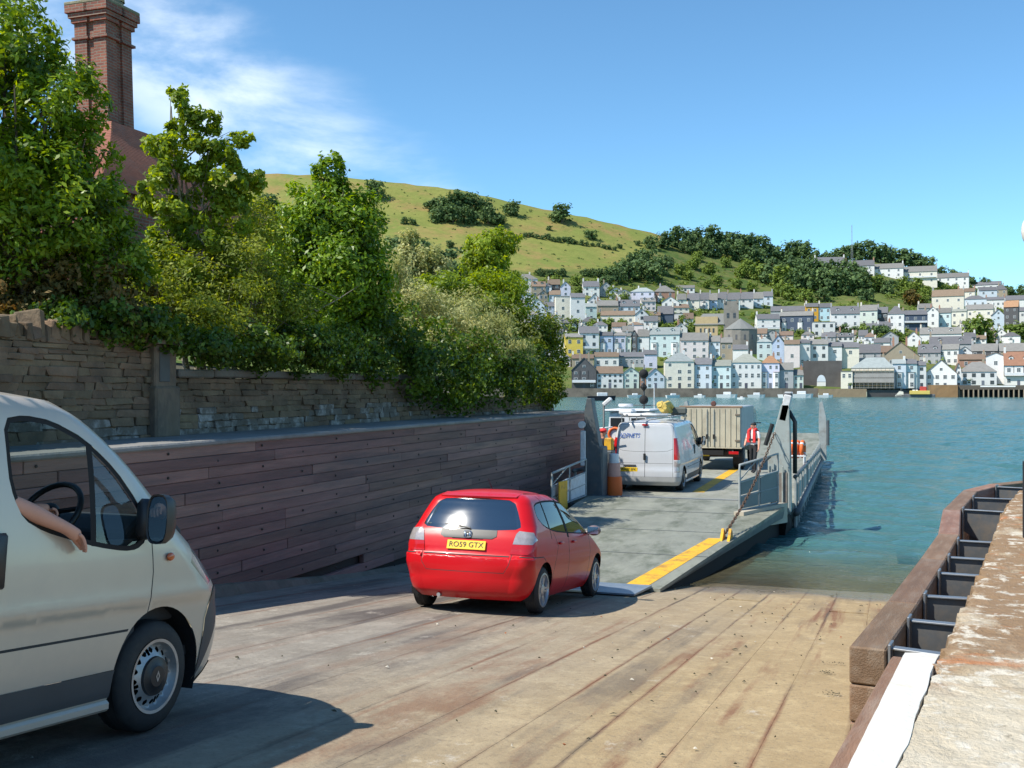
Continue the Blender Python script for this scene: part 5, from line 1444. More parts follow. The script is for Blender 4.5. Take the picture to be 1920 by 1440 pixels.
    for s in (1, -1):
        for yy, hh in ((0.35, 1.12), (1.25, 1.08)):
            se = MB(); se.cham((s * 0.34, yy, 0.52), (0.5, 0.48, 0.2), 0.05); se.cham((s * 0.34, yy - 0.26, 0.82), (0.48, 0.14, 0.6), 0.05, rx=0.2); se.cham((s * 0.34, yy - 0.34, 1.17), (0.24, 0.09, 0.15), 0.03, rx=0.15); se.build('seat', m_seat, t, smooth=True, auto=40)
    db = MB(); db.cham((0, 2.05, 0.75), (1.3, 0.5, 0.35), 0.08); db.build('dashboard', m_int, t)
    ps = MB(); ps.box((0, -0.2, 0.94), (1.1, 0.5, 0.02)); ps.build('parcel_shelf', m_int, t)
    ex = MB(); ex.tube([(-0.35, -0.52, 0.2), (-0.35, 0.2, 0.22)], 0.025); ex.build('exhaust', m_steelrim, t)
    MB().box((0, 1.3, 0.2), (1.3, 2.6, 0.06)).build('underbody', m_blackm, t)
    return t
car = hatchback()

# ------------------------------------------------------------------ people
def skin_mesh(chains, name, sub=2):
    """chains: list of (verts, edges, radii); each grown with Skin + Subdivision, all joined in one mesh"""
    out_v = []; out_f = []
    for verts, edges, radii in chains:
        bm = bmesh.new(); lay = bm.verts.layers.skin.verify()
        vs = []
        for i, (p, r) in enumerate(zip(verts, radii)):
            v = bm.verts.new(p); q = v[lay]; q.radius = r if isinstance(r, tuple) else (r, r); q.use_root = (i == 0); vs.append(v)
        for a, b in edges: bm.edges.new((vs[a], vs[b]))
        me = bpy.data.meshes.new('tmp'); bm.to_mesh(me); bm.free()
        o = bpy.data.objects.new('tmp', me); COL.objects.link(o)
        m1 = o.modifiers.new('s', 'SKIN'); m1.use_smooth_shade = True; m1.branch_smoothing = 0.6
        m2 = o.modifiers.new('d', 'SUBSURF'); m2.levels = sub; m2.render_levels = sub
        dg = bpy.context.evaluated_depsgraph_get(); dg.update()
        e = bpy.data.meshes.new_from_object(o.evaluated_get(dg))
        k = len(out_v)
        out_v += [tuple(v.co) for v in e.vertices]; out_f += [tuple(i + k for i in p.vertices) for p in e.polygons]
        bpy.data.objects.remove(o); bpy.data.meshes.remove(me); bpy.data.meshes.remove(e)
    return out_v, out_f
m_skin = M('skin', (0.60, 0.29, 0.20), 0.55, var=.12, scale=9)
m_shirt = M('white shirt', (0.68, 0.68, 0.68), 0.85, var=.06)
m_trou = M('black trousers', (0.018, 0.018, 0.022), 0.85, var=.2)
m_vest = M('red life vest', (0.62, 0.03, 0.03), 0.7, var=.12)
m_hair = M('dark hair', (0.015, 0.012, 0.01), 0.7)
m_navy = M('navy jacket', (0.012, 0.014, 0.022), 0.8, var=.2)

def body_chain(j):
    names = ['pelvis', 'waist', 'chest', 'neck', 'jaw', 'skull', 'crown', 'ls', 'le', 'lw', 'lh', 'rs', 're', 'rw', 'rh', 'lhip', 'lk', 'la', 'lt', 'rhip', 'rk', 'ra', 'rt', 'lf', 'rf']
    j = dict(j); j['lf'] = tuple(Vector(j['le']).lerp(Vector(j['lw']), .38)); j['rf'] = tuple(Vector(j['re']).lerp(Vector(j['rw']), .38))
    rad = dict(lf=.05, rf=.052, pelvis=(.155, .11), waist=(.14, .10), chest=(.165, .115), neck=.056, jaw=(.07, .08), skull=(.082, .1), crown=(.06, .07), ls=.065, le=.046, lw=.03, lh=(.022, .036), rs=.065, re=.05, rw=.034, rh=(.026, .04), lhip=.088, lk=.06, la=.042, lt=.036, rhip=.088, rk=.06, ra=.042, rt=.036)
    ed = [('pelvis', 'waist'), ('waist', 'chest'), ('chest', 'neck'), ('neck', 'jaw'), ('jaw', 'skull'), ('skull', 'crown'), ('chest', 'ls'), ('ls', 'le'), ('le', 'lf'), ('lf', 'lw'), ('lw', 'lh'), ('chest', 'rs'), ('rs', 're'), ('re', 'rf'), ('rf', 'rw'), ('rw', 'rh'), ('pelvis', 'lhip'), ('lhip', 'lk'), ('lk', 'la'), ('la', 'lt'), ('pelvis', 'rhip'), ('rhip', 'rk'), ('rk', 'ra'), ('ra', 'rt')]
    ix = {n: i for i, n in enumerate(names)}
    return [j[n] for n in names], [(ix[a], ix[b]) for a, b in ed], [rad[n] for n in names]
def hand_chains(wrist, hand, curl, side_v, k=1.0):
    """four fingers and a thumb leaving the hand; curl = direction the finger tips bend to"""
    w, h = Vector(wrist), Vector(hand); d = (h - w).normalized(); s = Vector(side_v).normalized(); c = Vector(curl).normalized(); out = []
    for i, L in enumerate((0.062, 0.072, 0.068, 0.054)):
        b = h + s * (i - 1.5) * 0.019 * k - d * 0.01
        p1 = b + d * L * 0.45 * k + c * 0.006; p2 = p1 + (d * 0.5 + c * 0.8).normalized() * L * 0.4 * k; p3 = p2 + (c * 1.0 + d * 0.05).normalized() * L * 0.32 * k
        out.append(([tuple(b), tuple(p1), tuple(p2), tuple(p3)], [(0, 1), (1, 2), (2, 3)], [.0098 * k, .0092 * k, .0085 * k, .0072 * k]))
    b = w + d * 0.035 * k - s * 0.024 * k
    p1 = b - s * 0.022 * k + d * 0.025 * k + c * 0.008; p2 = p1 + d * 0.028 * k + c * 0.012; p3 = p2 + d * 0.018 * k + c * 0.014
    out.append(([tuple(b), tuple(p1), tuple(p2), tuple(p3)], [(0, 1), (1, 2), (2, 3)], [.0125 * k, .011 * k, .0095 * k, .008 * k]))
    return out
def make_person(label, loc, rz, j, cloth, rx=0.0, hands=None, extra=None, scale=1.0):
    """cloth(centre) -> material slot for a body face: 0 skin, 1 top, 2 legs, 3 shoes, 4 hair"""
    v, f = skin_mesh([body_chain(j)] + (hands or []), 'person')
    me = bpy.data.meshes.new('person'); me.from_pydata(v, [], f)
    for m in cloth[0]: me.materials.append(m)
    sl = []
    for p in f:
        c = sum((Vector(v[i]) for i in p), Vector()) / len(p); sl.append(cloth[1](c))
    me.polygons.foreach_set('material_index', sl); me.polygons.foreach_set('use_smooth', [True] * len(f)); me.update()
    o = link('person', me, None, loc, (rx, 0, rz), (scale,) * 3); tag(o, label, 'person')
    return o
def face_bits(o, skull, fwd):
    s = Vector(skull); fw = Vector(fwd).normalized(); sd = Vector((0, 0, 1)).cross(fw).normalized()
    n = MB(); n.ball(tuple(s + fw * 0.1 + Vector((0, 0, -0.02))), 0.02, n=6, sq=(1, 1, 1)); n.build('nose', m_skin, o, smooth=True)
    for q in (-1, 1):
        MB().ball(tuple(s + fw * 0.088 + sd * 0.034 * q + Vector((0, 0, 0.012))), 0.011, n=6).build('eye', m_hair, o, smooth=True)
        MB().ball(tuple(s + sd * 0.084 * q - Vector((0, 0, 0.015))), 0.026, n=6).build('ear', m_skin, o, smooth=True)
    MB().cham(tuple(s + fw * 0.086 + Vector((0, 0, -0.065))), (0.04, 0.012, 0.008), 0.003, rz=math.atan2(fw.y, fw.x) - math.pi / 2).build('mouth', M('lips', (.30, .08, .07), .5), o)

# driver of the silver van (coordinates of the van)
dj = dict(pelvis=(.45, -1.28, .90), waist=(.45, -1.36, 1.06), chest=(.45, -1.43, 1.30), neck=(.45, -1.44, 1.46), jaw=(.45, -1.40, 1.54), skull=(.45, -1.39, 1.63), crown=(.45, -1.40, 1.71),
          ls=(.27, -1.41, 1.38), le=(.42, -1.10, 1.26), lw=(.66, -.78, 1.315), lh=(.70, -.69, 1.31), rs=(.66, -1.41, 1.37), re=(.865, -1.17, 1.36), rw=(.995, -.885, 1.225), rh=(1.008, -.80, 1.175),
          lhip=(.34, -1.2, .88), lk=(.32, -.72, .90), la=(.32, -.45, .55), lt=(.32, -.30, .52), rhip=(.56, -1.2, .88), rk=(.58, -.72, .90), ra=(.56, -.45, .55), rt=(.56, -.30, .52))
def driver_cloth(c):
    if c.z > 1.475 and abs(c.x - .45) < .13 and c.y < -1.25: return 4 if (c.z > 1.66 or c.y < -1.44) else 0
    if c.y > -1.20 and c.z > 1.0 and (c.x > .60 or c.y > -1.12): return 0
    if c.z < 1.0 or (c.y > -1.1 and c.z < 1.0): return 3 if c.z < .58 else 2
    return 1
hands = hand_chains(dj['rw'], dj['rh'], (0.15, 0.1, -1), (0.55, -0.5, 0.35), 1.2) + hand_chains(dj['lw'], dj['lh'], (0.1, -0.2, -1), (0.8, -0.2, 0.2))
drv = make_person('driver in a dark top with a bare arm resting out of the silver van window', (VANX, VANY, slip_z(VANY) + 0.012), 0.0, dj, ([m_skin, m_navy, m_trou, m_black, m_hair], driver_cloth), slope, hands)
face_bits(drv, dj['skull'], (0, 1, 0))

# ------------------------------------------------------------------ ferry float
FO = Vector((-4.7, 30, 0))
DZ = 0.5
def fx(x, y): return x - 0.0237 * max(0, y - 26)
ferry = root('car_ferry', 'open grey vehicle ferry float with lowered ramp and lifting posts', 'ferry', FO)
m_deck = M('worn deck paint', (0.26, 0.26, 0.22), 0.75, var=.3, scale=1.1, bump=.25, bscale=20, dirt=(.14, .15, .11), dirt_scale=1.7, dirt_amt=.7, coords='World', stretch=(1.4, .6, 1))
m_ramp = M('ramp steel', (0.215, 0.22, 0.18), 0.6, var=.3, scale=1.6, bump=.35, bscale=14, dirt=(.085, .095, .06), dirt_scale=1.1, dirt_amt=.9, coords='World', stretch=(1.6, .8, 1))
m_hull = M('hull paint', (0.085, 0.092, 0.10), 0.5, var=.3, scale=2, dirt=(.15, .15, .14), dirt_scale=2, dirt_amt=.6, stretch=(1, 1, .5))
m_fgrey = M('ferry grey', (0.30, 0.33, 0.33), 0.55, var=.2, scale=3, dirt=(.16, .14, .12), dirt_scale=4, dirt_amt=.6)
m_fdark = M('ferry slate', (0.07, 0.085, 0.095), 0.55, var=.25, scale=3, dirt=(.14, .12, .10), dirt_scale=4, dirt_amt=.5)
m_fpale = M('ferry pale green', (0.31, 0.345, 0.33), 0.55, var=.15, scale=3, dirt=(.22, .18, .15), dirt_scale=4, dirt_amt=.6)
m_fwhite = M('ferry white', (0.62, 0.64, 0.66), 0.5, var=.1, dirt=(.3, .26, .22), dirt_scale=4, dirt_amt=.4)
m_yel = M('deck yellow', (0.72, 0.40, 0.02), 0.65, var=.2, scale=3, dirt=(.26, .13, .04), dirt_scale=3, dirt_amt=.9, coords='World')
m_bluefl = M('flap blue steel', (0.20, 0.25, 0.31), 0.4, metal=.3, var=.25, scale=3, dirt=(.30, .30, .30), dirt_scale=3, dirt_amt=.6)
m_org = M('buoy orange', (0.72, 0.13, 0.02), 0.6, var=.12)
m_rust = M('rusty chain', (0.10, 0.06, 0.04), 0.8, var=.3)
HY0, HY1 = 26.0, 45.0
def quad_prism(mb, pts_top, pts_bot, mi=0):
    n = len(pts_top)
    mb.add(list(pts_top) + list(pts_bot), [tuple(range(n)), tuple(range(2 * n - 1, n - 1, -1))] + [(i, n + i, n + (i + 1) % n, (i + 1) % n) for i in range(n)], mi)
h = MB(FO)
quad_prism(h, [(fx(-7.5, HY0), HY0, DZ - 0.03), (fx(-2.0, HY0), HY0, DZ - 0.03), (fx(-2.0, HY1), HY1, DZ - 0.03), (fx(-7.5, HY1), HY1, DZ - 0.03)], [(fx(-7.4, HY0), HY0 + 1.6, -0.5), (fx(-2.1, HY0), HY0 + 1.6, -0.5), (fx(-2.1, HY1), HY1 - 1.6, -0.5), (fx(-7.4, HY1), HY1 - 1.6, -0.5)])
h.build('hull', m_hull, ferry)
dk = MB(FO)
ny_ = 8
for i in range(ny_):
    y0, y1 = HY0 + (HY1 - HY0) * i / ny_, HY0 + (HY1 - HY0) * (i + 1) / ny_
    za, zb = (DZ + .16 if i == 0 else DZ), DZ      # the first plate is the apron that falls from the hinge to the deck
    pl_ = MB(FO); top_ = [(fx(-7.45, y0), y0 + .006, za), (fx(-2.05, y0), y0 + .006, za), (fx(-2.05, y1), y1 - .006, zb), (fx(-7.45, y1), y1 - .006, zb)]
    quad_prism(pl_, top_, [(x, y, z - (.2 if i == 0 else .025)) for x, y, z in top_])
    pl_.build('deck_plate', m_deck, ferry)
# ramp
def ramp_z(y): return float(np.interp(y, [16.3, 24.6, 26.0], [0.285, 0.66, 0.67]))
def ramp_x(y): return -3.28 + 1.22 * (y - 16.3) / (HY0 - 16.3)
rm_ = MB(FO); secs = []
for i in range(13):
    y = 16.3 + (HY0 - 16.3) * i / 12; t_ = i / 12
    zt_ = ramp_z(y); dep = 0.05 + 0.95 * t_ ** 0.75
    xl, xr = -6.35 - 0.7 * t_, ramp_x(y)
    e1 = 0.05 + 0.03 * t_; e2 = 0.07 + 0.20 * t_
    secs.append([(xl, y, zt_), (xr, y, zt_), (xr, y, zt_ - e1), (xr - 0.02, y, zt_ - e2), (xr - 0.05 - 0.15 * t_, y, zt_ - e2 - 0.02), (xr - 0.06 - 0.2 * t_, y, zt_ - dep), (xl + 0.05, y, zt_ - dep)])
vs = [p for s in secs for p in s]; fs = []; ms_ = []
for i in range(12):
    for q in range(7):
        a, b = i * 7 + q, i * 7 + (q + 1) % 7
        fs.append((a, b, b + 7, a + 7)); ms_.append(0 if q in (0, 1) else (1 if q == 2 else 2))
fs += [tuple(range(7)), tuple(range(90, 83, -1))]; ms_ += [0, 2]
rm_.add(vs, fs); rm_.m = ms_
ramp = rm_.build('ramp', [m_ramp, m_hull, m_blackm], ferry)  # matt black skirt below the edge carries the shade under the ramp
# chequer seams, hinge, stripes
for y in (18.9, 21.3, 23.7):
    MB(FO).box(((ramp_x(y) - 6.7) / 2, y, ramp_z(y) + 0.003), (ramp_x(y) + 6.7, 0.02, 0.006), rx=0.022).build('weld_seam', m_fdark, ramp)
MB(FO).tube([(-6.95, HY0 + 0.02, DZ + 0.155), (-2.1, HY0 + 0.02, DZ + 0.155)], 0.035).build('hinge', m_fdark, ferry)
MB(FO).box((-4.6, HY0 + .75, DZ + .114), (4.6, 0.05, 0.012)).build('hinge_flap_edge', m_fgrey, ferry)
st = MB(FO); st.add([(-3.86, 16.45, ramp_z(16.45) + .005), (-3.50, 16.45, ramp_z(16.45) + .005), (-2.93, 20.7, ramp_z(20.7) + .005), (-3.22, 20.7, ramp_z(20.7) + .005)], [(0, 1, 2, 3)]); st.build('yellow_stripe', m_yel, ramp)
st = MB(FO); st.add([(-5.05, 29.5, DZ + .005), (-4.72, 29.5, DZ + .005), (-4.95, 42, DZ + .005), (-5.25, 42, DZ + .005)], [(0, 1, 2, 3)]); st.build('lane_line', m_yel, ferry)
# ramp bracket with yellow horn where the chain is shackled
bk = MB(FO); bk.prism([(20.4, 0.44), (20.95, 0.46), (20.9, 0.60), (20.75, 0.68), (20.62, 0.58)], 0.05, 'X', -2.98); bk.prism([(20.4, 0.44), (20.95, 0.46), (20.9, 0.60), (20.75, 0.68), (20.62, 0.58)], 0.05, 'X', -2.84); bk.build('chain_bracket', m_yel, ramp)
ch_ = MB(FO)
a, b = Vector((-2.9, 20.75, 0.60)), Vector((-2.42, 25.35, 2.35))
L = (b - a).length; nl = 46
for i in range(nl):
    p = a.lerp(b, (i + .5) / nl); p.z -= 0.18 * math.sin(math.pi * (i + .5) / nl)
    d = (b - a).normalized(); s_ = d.cross(Vector((0, 0, 1))).normalized(); q_ = d.cross(s_)
    w_ = s_ if i % 2 else q_
    hl_, hw_ = L / nl * 0.68, 0.028
    ch_.tube([p + d * hl_ * math.cos(t_) + w_ * hw_ * math.sin(t_) for t_ in [2 * math.pi * k_ / 8 for k_ in range(8)]], 0.010, n=5, close=True)
ch_.build('chain', m_rust, ramp, smooth=True)
# bridging flap at the toe
fl = MB(FO); fl.add([(-6.2, 15.3, slip_z(15.3) + .02), (-3.46, 15.3, slip_z(15.3) + .02), (-3.42, 16.34, .285), (-6.3, 16.34, .285), (-6.2, 15.3, slip_z(15.3) + .045), (-3.46, 15.3, slip_z(15.3) + .045), (-3.42, 16.34, .325), (-6.3, 16.34, .325)], [(0, 1, 5, 4), (1, 2, 6, 5), (2, 3, 7, 6), (3, 0, 4, 7), (4, 5, 6, 7), (3, 2, 1, 0)])
fl.build('toe_flap', m_bluefl, ramp)
# lifting post, right
tp = Vector((-2.22, 25.55, DZ))
m_ = MB(FO); m_.prism([(tp.x - .36, DZ), (tp.x + .16, DZ), (tp.x + .14, DZ + 1.75), (tp.x + .12, DZ + 2.5), (tp.x - .06, DZ + 2.5), (tp.x - .26, DZ + 1.72), (tp.x - .36, DZ + 1.25)], 0.34, 'Y', tp.y - .17); rt = m_.build('lifting_post', m_fpale, ferry, bevel=.015)
m_ = MB(FO); m_.cham((tp.x + 0.03, tp.y - .02, DZ + 2.42), (0.18, 0.3, 0.62), .02, ry=.22); m_.build('pulley_block', m_fwhite, rt)
m_ = MB(FO)
for dz in (-.12, .05): m_.lathe([(0.0, -0.16), (0.085, -0.16), (0.085, 0.16), (0.0, 0.16)], (tp.x + .03 + dz * .2, tp.y, DZ + 2.47 + dz), 'Y', 16)
m_.build('sheave', m_fdark, rt, smooth=True, auto=40)
MB(FO).cham((tp.x + .08, tp.y, DZ + 2.72), (.2, .26, .12), .03).build('head_cap', m_fdark, rt)
MB(FO).tube([(tp.x + .24, tp.y, DZ + .9), (tp.x + .24, tp.y, DZ + 2.1), (tp.x + .1, tp.y, DZ + 2.35)], .05).build('hydraulic_pipe', m_black, rt, smooth=True)
MB(FO).cham((tp.x - .12, tp.y - .19, DZ + .48), (.42, .05, .9), .01).build('stiffener', M('ferry brown', (.16, .14, .125), .6, var=.3, dirt=(.3, .28, .26), dirt_amt=.5), rt)
for dx in (-.3, -.02, .12): MB(FO).cham((tp.x + dx, tp.y - .24, DZ + .55), (.035, .06, 1.05), .008).build('web', m_fpale, rt)
MB(FO).tube([(tp.x - .3, tp.y - .3, DZ + 1.3), (tp.x - .52, tp.y - .5, DZ + 1.1), (tp.x - .58, tp.y - .6, DZ + .75)], .04).build('crank_arm', m_fdark, rt, smooth=True)
MB(FO).tube([(tp.x - .26, tp.y - .1, DZ + 2.05), (tp.x - .42, tp.y - .1, DZ + 1.55)], .05).build('ram', m_black, rt)
# lifting post, left: the shade it stands in is put into its slate colour
tl = Vector((-7.15, 26.4, DZ))
m_ = MB(FO); m_.prism([(tl.x - .12, DZ), (tl.x + .40, DZ), (tl.x + .36, DZ + 1.2), (tl.x + .14, DZ + 2.35), (tl.x + .10, DZ + 2.62), (tl.x - .02, DZ + 2.62), (tl.x - .08, DZ + 2.3)], 0.34, 'Y', tl.y - .17); lt_ = m_.build('lifting_post', m_fdark, ferry, bevel=.015)
m_ = MB(FO); m_.cham((tl.x + .18, tl.y + .1, DZ + .72), (.44, .5, 1.35), .03); m_.build('winch_housing', m_fdark, lt_)
MB(FO).cham((tl.x - .1, tl.y - .22, DZ + 1.35), (.14, .06, .9), .02).build('pulley_plate', m_fwhite, lt_)
MB(FO).lathe([(0, -.05), (.09, -.05), (.09, .05), (0, .05)], (tl.x - .12, tl.y - .25, DZ + 1.95), 'Y', 16).build('sheave', m_fwhite, lt_, smooth=True, auto=40)
# side gates on the ramp
def gate(pa, pb, hgt, mfr, mpan, name):
    pa, pb = Vector(pa), Vector(pb); g = MB(FO); up_ = Vector((0, 0, hgt))
    g.tube([pa, pa + up_ * 0.9, pa + up_, pb + up_ * 1.12, pb], 0.028, n=8)
    g.tube([pa + up_ * .62, pb + up_ * .72], 0.02, n=6); g.tube([pa.lerp(pb, .5), pa.lerp(pb, .5) + up_ * 1.05], 0.02, n=6); g.tube([pa, pb], .022, n=6)
    g.tube([pa + up_ * .3, pb + up_ * .36], 0.018, n=6); g.tube([pa + up_ * .66, pa.lerp(pb, .45) + up_ * 1.06], .015, n=6)
    go = g.build(name, mfr, ferry, smooth=True, auto=60)
    n_ = (pb - pa).cross(up_).normalized() * 0.012
    for q in range(2):
        for (z0, z1) in ((.04, .31), (.34, .64)):
            a_ = pa.lerp(pb, q * .5 + .03); b_ = pa.lerp(pb, q * .5 + .47)
            c = [a_ + up_ * z0, b_ + up_ * (z0 * 1.1), b_ + up_ * (z1 * 1.12), a_ + up_ * z1]
            p = MB(FO); p.add([x - n_ for x in c] + [x + n_ for x in c], [(0, 1, 2, 3), (7, 6, 5, 4), (0, 4, 5, 1), (1, 5, 6, 2), (2, 6, 7, 3), (3, 7, 4, 0)]); p.build('gate_panel', mpan, go)
    return go
gate((-3.02, 23.75, ramp_z(23.75) + .07), (-2.32, 25.0, ramp_z(25) + .1), 1.0, m_fgrey, M('gate slate panel', (.13, .165, .18), .45, var=.25, dirt=(.06, .075, .08), dirt_amt=.5), 'side_gate')
kc_ = MB(FO); quad_prism(kc_, [(-3.12, 23.55, ramp_z(23.5) + .08), (-2.9, 23.5, ramp_z(23.5) + .08), (-2.12, 25.2, ramp_z(25.2) + .08), (-2.4, 25.25, ramp_z(25.2) + .08)], [(-3.12, 23.55, .3), (-2.9, 23.5, .3), (-2.12, 25.2, .3), (-2.4, 25.25, .3)]); kc_.build('gate_kerb', M('cream kerb', (.45, .41, .33), .7, var=.2, dirt=(.25, .18, .12)), ferry)
gate((-7.22, 23.4, ramp_z(23.4) + .02), (-7.02, 25.6, ramp_z(25.6) + .05), .8, m_fgrey, m_fwhite, 'side_gate')
MB(FO).cham((-7.06, 23.75, 0.85), (.04, .5, .75), .01, rz=-.09).build('yellow_board', m_yel, ferry)
# bulwarks: top rail, stanchions, panels
for side_x, s in ((-2.02, 1), (-7.48, -1)):
    def hx(y, o=0): return fx(side_x, y) + o * s
    def rz_(y): return 1.28 - 0.34 * (y - 26) / 19
    MB(FO).tube([(hx(y), y, rz_(y)) for y in np.linspace(26.1, 44.8, 8)], .05, n=8).build('top_rail', m_fdark, ferry, smooth=True)
    MB(FO).tube([(hx(y, .04), y, DZ - .06) for y in np.linspace(26, 45, 8)], .09, n=8).build('rubbing_band', m_fdark, ferry, smooth=True)
    ys_ = np.linspace(26.3, 44.6, 15)
    stan = MB().cham((0, 0, .36), (.06, .07, .74), .01).mesh('stanchion', m_fgrey)
    rib = MB().cham((0, 0, -.18), (.06, .09, .5), .01).mesh('hull_rib', m_fgrey)
    for i, y in enumerate(ys_):
        link('stanchion', stan, ferry, Vector((hx(y), y, DZ)) - FO); link('hull_rib', rib, ferry, Vector((hx(y, .0), y, DZ - .05)) - FO)
        if i < 14:
            y2 = ys_[i + 1]; p = MB(FO); c = [(hx(y), y + .06, DZ + .08), (hx(y2), y2 - .06, DZ + .08), (hx(y2), y2 - .06, rz_(y2) - .22), (hx(y), y + .06, rz_(y) - .22)]
            p.add([(a_ - .012, b_, c_) for a_, b_, c_ in c] + [(a_ + .012, b_, c_) for a_, b_, c_ in c], [(0, 1, 2, 3), (7, 6, 5, 4), (0, 4, 5, 1), (1, 5, 6, 2), (2, 6, 7, 3), (3, 7, 4, 0)]); p.build('bulwark_panel', m_fgrey if i % 2 else m_fdark, ferry)
# far posts and raised far ramp
for x, s in ((-2.35, 1), (-7.75, -1)):
    m_ = MB(FO); m_.prism([(x - .14, DZ), (x + .14, DZ), (x + .12, DZ + 1.7), (x - .02, DZ + 2.35), (x - .14, DZ + 2.3), (x - .16, DZ + 1.6)], .3, 'Y', 44.2); po = m_.build('lifting_post', m_fgrey, ferry)
    MB(FO).tube([(x + .2, 44.1, DZ + .6), (x + .2, 44.1, DZ + 1.6)], .06).build('hydraulic_pipe', m_fdark, po)
m_ = MB(FO); quad_prism(m_, [(-7.7, 45.05, DZ), (-2.5, 45.05, DZ), (-2.9, 51, DZ + .8), (-7.2, 51, DZ + .8)], [(-7.7, 45.05, DZ - .4), (-2.5, 45.05, DZ - .4), (-2.9, 51, DZ + .7), (-7.2, 51, DZ + .7)]); m_.build('far_ramp', [m_ramp], ferry)
# bow corner plate under the right-hand post
cpn = MB(FO); cpn.add([(-2.02, 25.9, .52), (-2.02, 27.4, .46), (-2.06, 27.5, -.2), (-2.35, 26.0, .02), (-3.2, 25.9, .2)], [(0, 1, 2, 3), (0, 3, 4)]); cpn.build('bow_plate', m_fdark, ferry)

bb2 = MB(FO); quad_prism(bb2, [(-7.2, 25.3, .44), (-2.12, 25.3, .44), (-2.06, 27.2, .44), (-7.4, 27.2, .44)], [(-7.2, 25.9, -.5), (-2.3, 25.9, -.5), (-2.1, 27.2, -.5), (-7.4, 27.2, -.5)]); bb2.build('bow_underside', m_blackm, ferry)  # bow block in matt black, with the shade beneath the bow in its colour
# orange life rings stowed side by side on a rack by the rail
rk_ = MB(FO)
for x in (-2.95, -2.25):
    for y in (32.3, 32.75): rk_.tube([(x, y, DZ), (x, y, 1.42)], .025, n=6)
for y in (32.3, 32.75): rk_.tube([(-3.0, y, 1.38), (-2.2, y, 1.38)], .025, n=6)
rk_.build('ring_rack', m_fwhite, ferry)
for i in range(5):
    o_ = Vector((-2.88 + i * .145, 32.52, 1.58))
    tr = MB(); tr.tube([(0.21 * math.cos(a_), 0, .21 * math.sin(a_)) for a_ in [2 * math.pi * k_ / 20 for k_ in range(20)]], .062, n=8, close=True)
    lr = tr.build('life_ring', m_org, smooth=True, loc=o_, rot=(0, 0, math.pi / 2 - .1)); tag(lr, f'{ordinal(i)} orange life ring from the left on the rack by the ferry rail', 'life ring', 'life rings on the ferry rack')
    for a_ in (0.78, 2.36, 3.93, 5.5):
        MB().tube([((.21) * math.cos(a_ + k_), 0, .21 * math.sin(a_ + k_)) for k_ in (-.12, 0, .12)], .066, n=8).build('tape_band', m_fwhite, lr, smooth=True)
# orange drum buoy by the left post
ob = root('orange_buoy', 'orange and white marker drum standing beside the left ferry post', 'buoy', (-6.62, 26.9, DZ + .1))
MB().lathe([(0, 0), (.20, 0), (.22, .06), (.20, .5), (.0, .5)], n=20, axis='Z').build('drum', m_org, ob, smooth=True, auto=40)
MB().lathe([(0, .5), (.17, .5), (.16, .85), (.0, .85)], n=20, axis='Z').build('upper_drum', M('faded pink', (.55, .30, .24), .7, var=.3), ob, smooth=True, auto=40)
MB().lathe([(0, .85), (.13, .85), (.12, 1.08), (.0, 1.1)], n=20, axis='Z').build('cap', m_fwhite, ob, smooth=True, auto=40)
yb = MB(); yb.cham((0, 0, .16), (.22, .2, .34), .03); ybo = yb.build('yellow_box', m_yel, loc=(-6.93, 27.6, DZ + 1.23)); tag(ybo, 'yellow box on top of the dark deck locker beside the crewman in red cap', 'box')
lk = MB(); lk.cham((0, 0, .59), (.34, .4, 1.18), .03); lko = lk.build('deck_locker', m_fdark, loc=(-6.97, 27.6, DZ + .05)); tag(lko, 'dark deck locker beside the crewman in the red cap', 'locker')
# light mast at the left side
lm = root('light_mast', 'thin mast with white lamp brackets at the left side of the ferry', 'mast', (-7.38, 28.8, DZ))
MB().tube([(0, 0, 0), (0, 0, 2.45)], .03).build('pole', m_fdark, lm, smooth=True)
MB().tube([(-.25, 0, 1.75), (.25, 0, 1.8)], .02).build('crossarm', m_fwhite, lm, smooth=True)
MB().cham((.1, 0, 2.5), (.3, .14, .12), .03, ry=-.7).build('floodlight', m_fwhite, lm)
MB().ball((-.25, 0, 1.76), .07).build('lamp', m_fwhite, lm, smooth=True)

# ---- light silver van on the ferry
van2, _ = panel_van('white_works_van', 'pale silver works van with loaded roof rack parked on the ferry deck', m_whitevan, False, (-6.33, 33.0, DZ + .002), 0.012, 0.0)
def on_rear(x, z, off): 
    p = vsh.point(*vsh.rear(abs(x), z)); return (math.copysign(p[0], x) if x else 0, p[1] - off, p[2])
p = on_rear(-0.48, 1.52, .006)
tm = text_mesh('ADPNETS', 0.19, M('blue lettering', (.04, .12, .42), .5), .002, .25)
link('lettering', tm, van2, (-0.44, p[1] - .006, 1.55), (math.radians(90), 0, 0), (.72, 1, 1))
pm = MB(); pm.cham((0, 0, 0), (.52, .012, .115), .004); pp_ = pm.build('number_plate', m_plate, van2, loc=(-.46, on_rear(-.46, .66, .014)[1], .62))
link('lettering', text_mesh('WA57 EFK', .1, m_platetxt), pp_, (0, -.0085, 0), (math.radians(90), 0, 0), (.95, .9, 1))
MB().cham((-.42, on_rear(-.4, .75, .02)[1], .735), (.34, .04, .045), .01).build('plate_lamp_bar', m_dkgrey, van2)
rk = MB()
for y in (-3.6, -2.6, -1.6): rk.tube([(-.72, y, 1.93), (-.72, y, 2.08), (.72, y, 2.08), (.72, y, 1.93)], .02, n=6)
for x in (-.7, .7): rk.tube([(x, -3.8, 2.08), (x, -1.3, 2.08)], .02, n=6)
rack = rk.build('roof_rack', m_fgrey, van2)
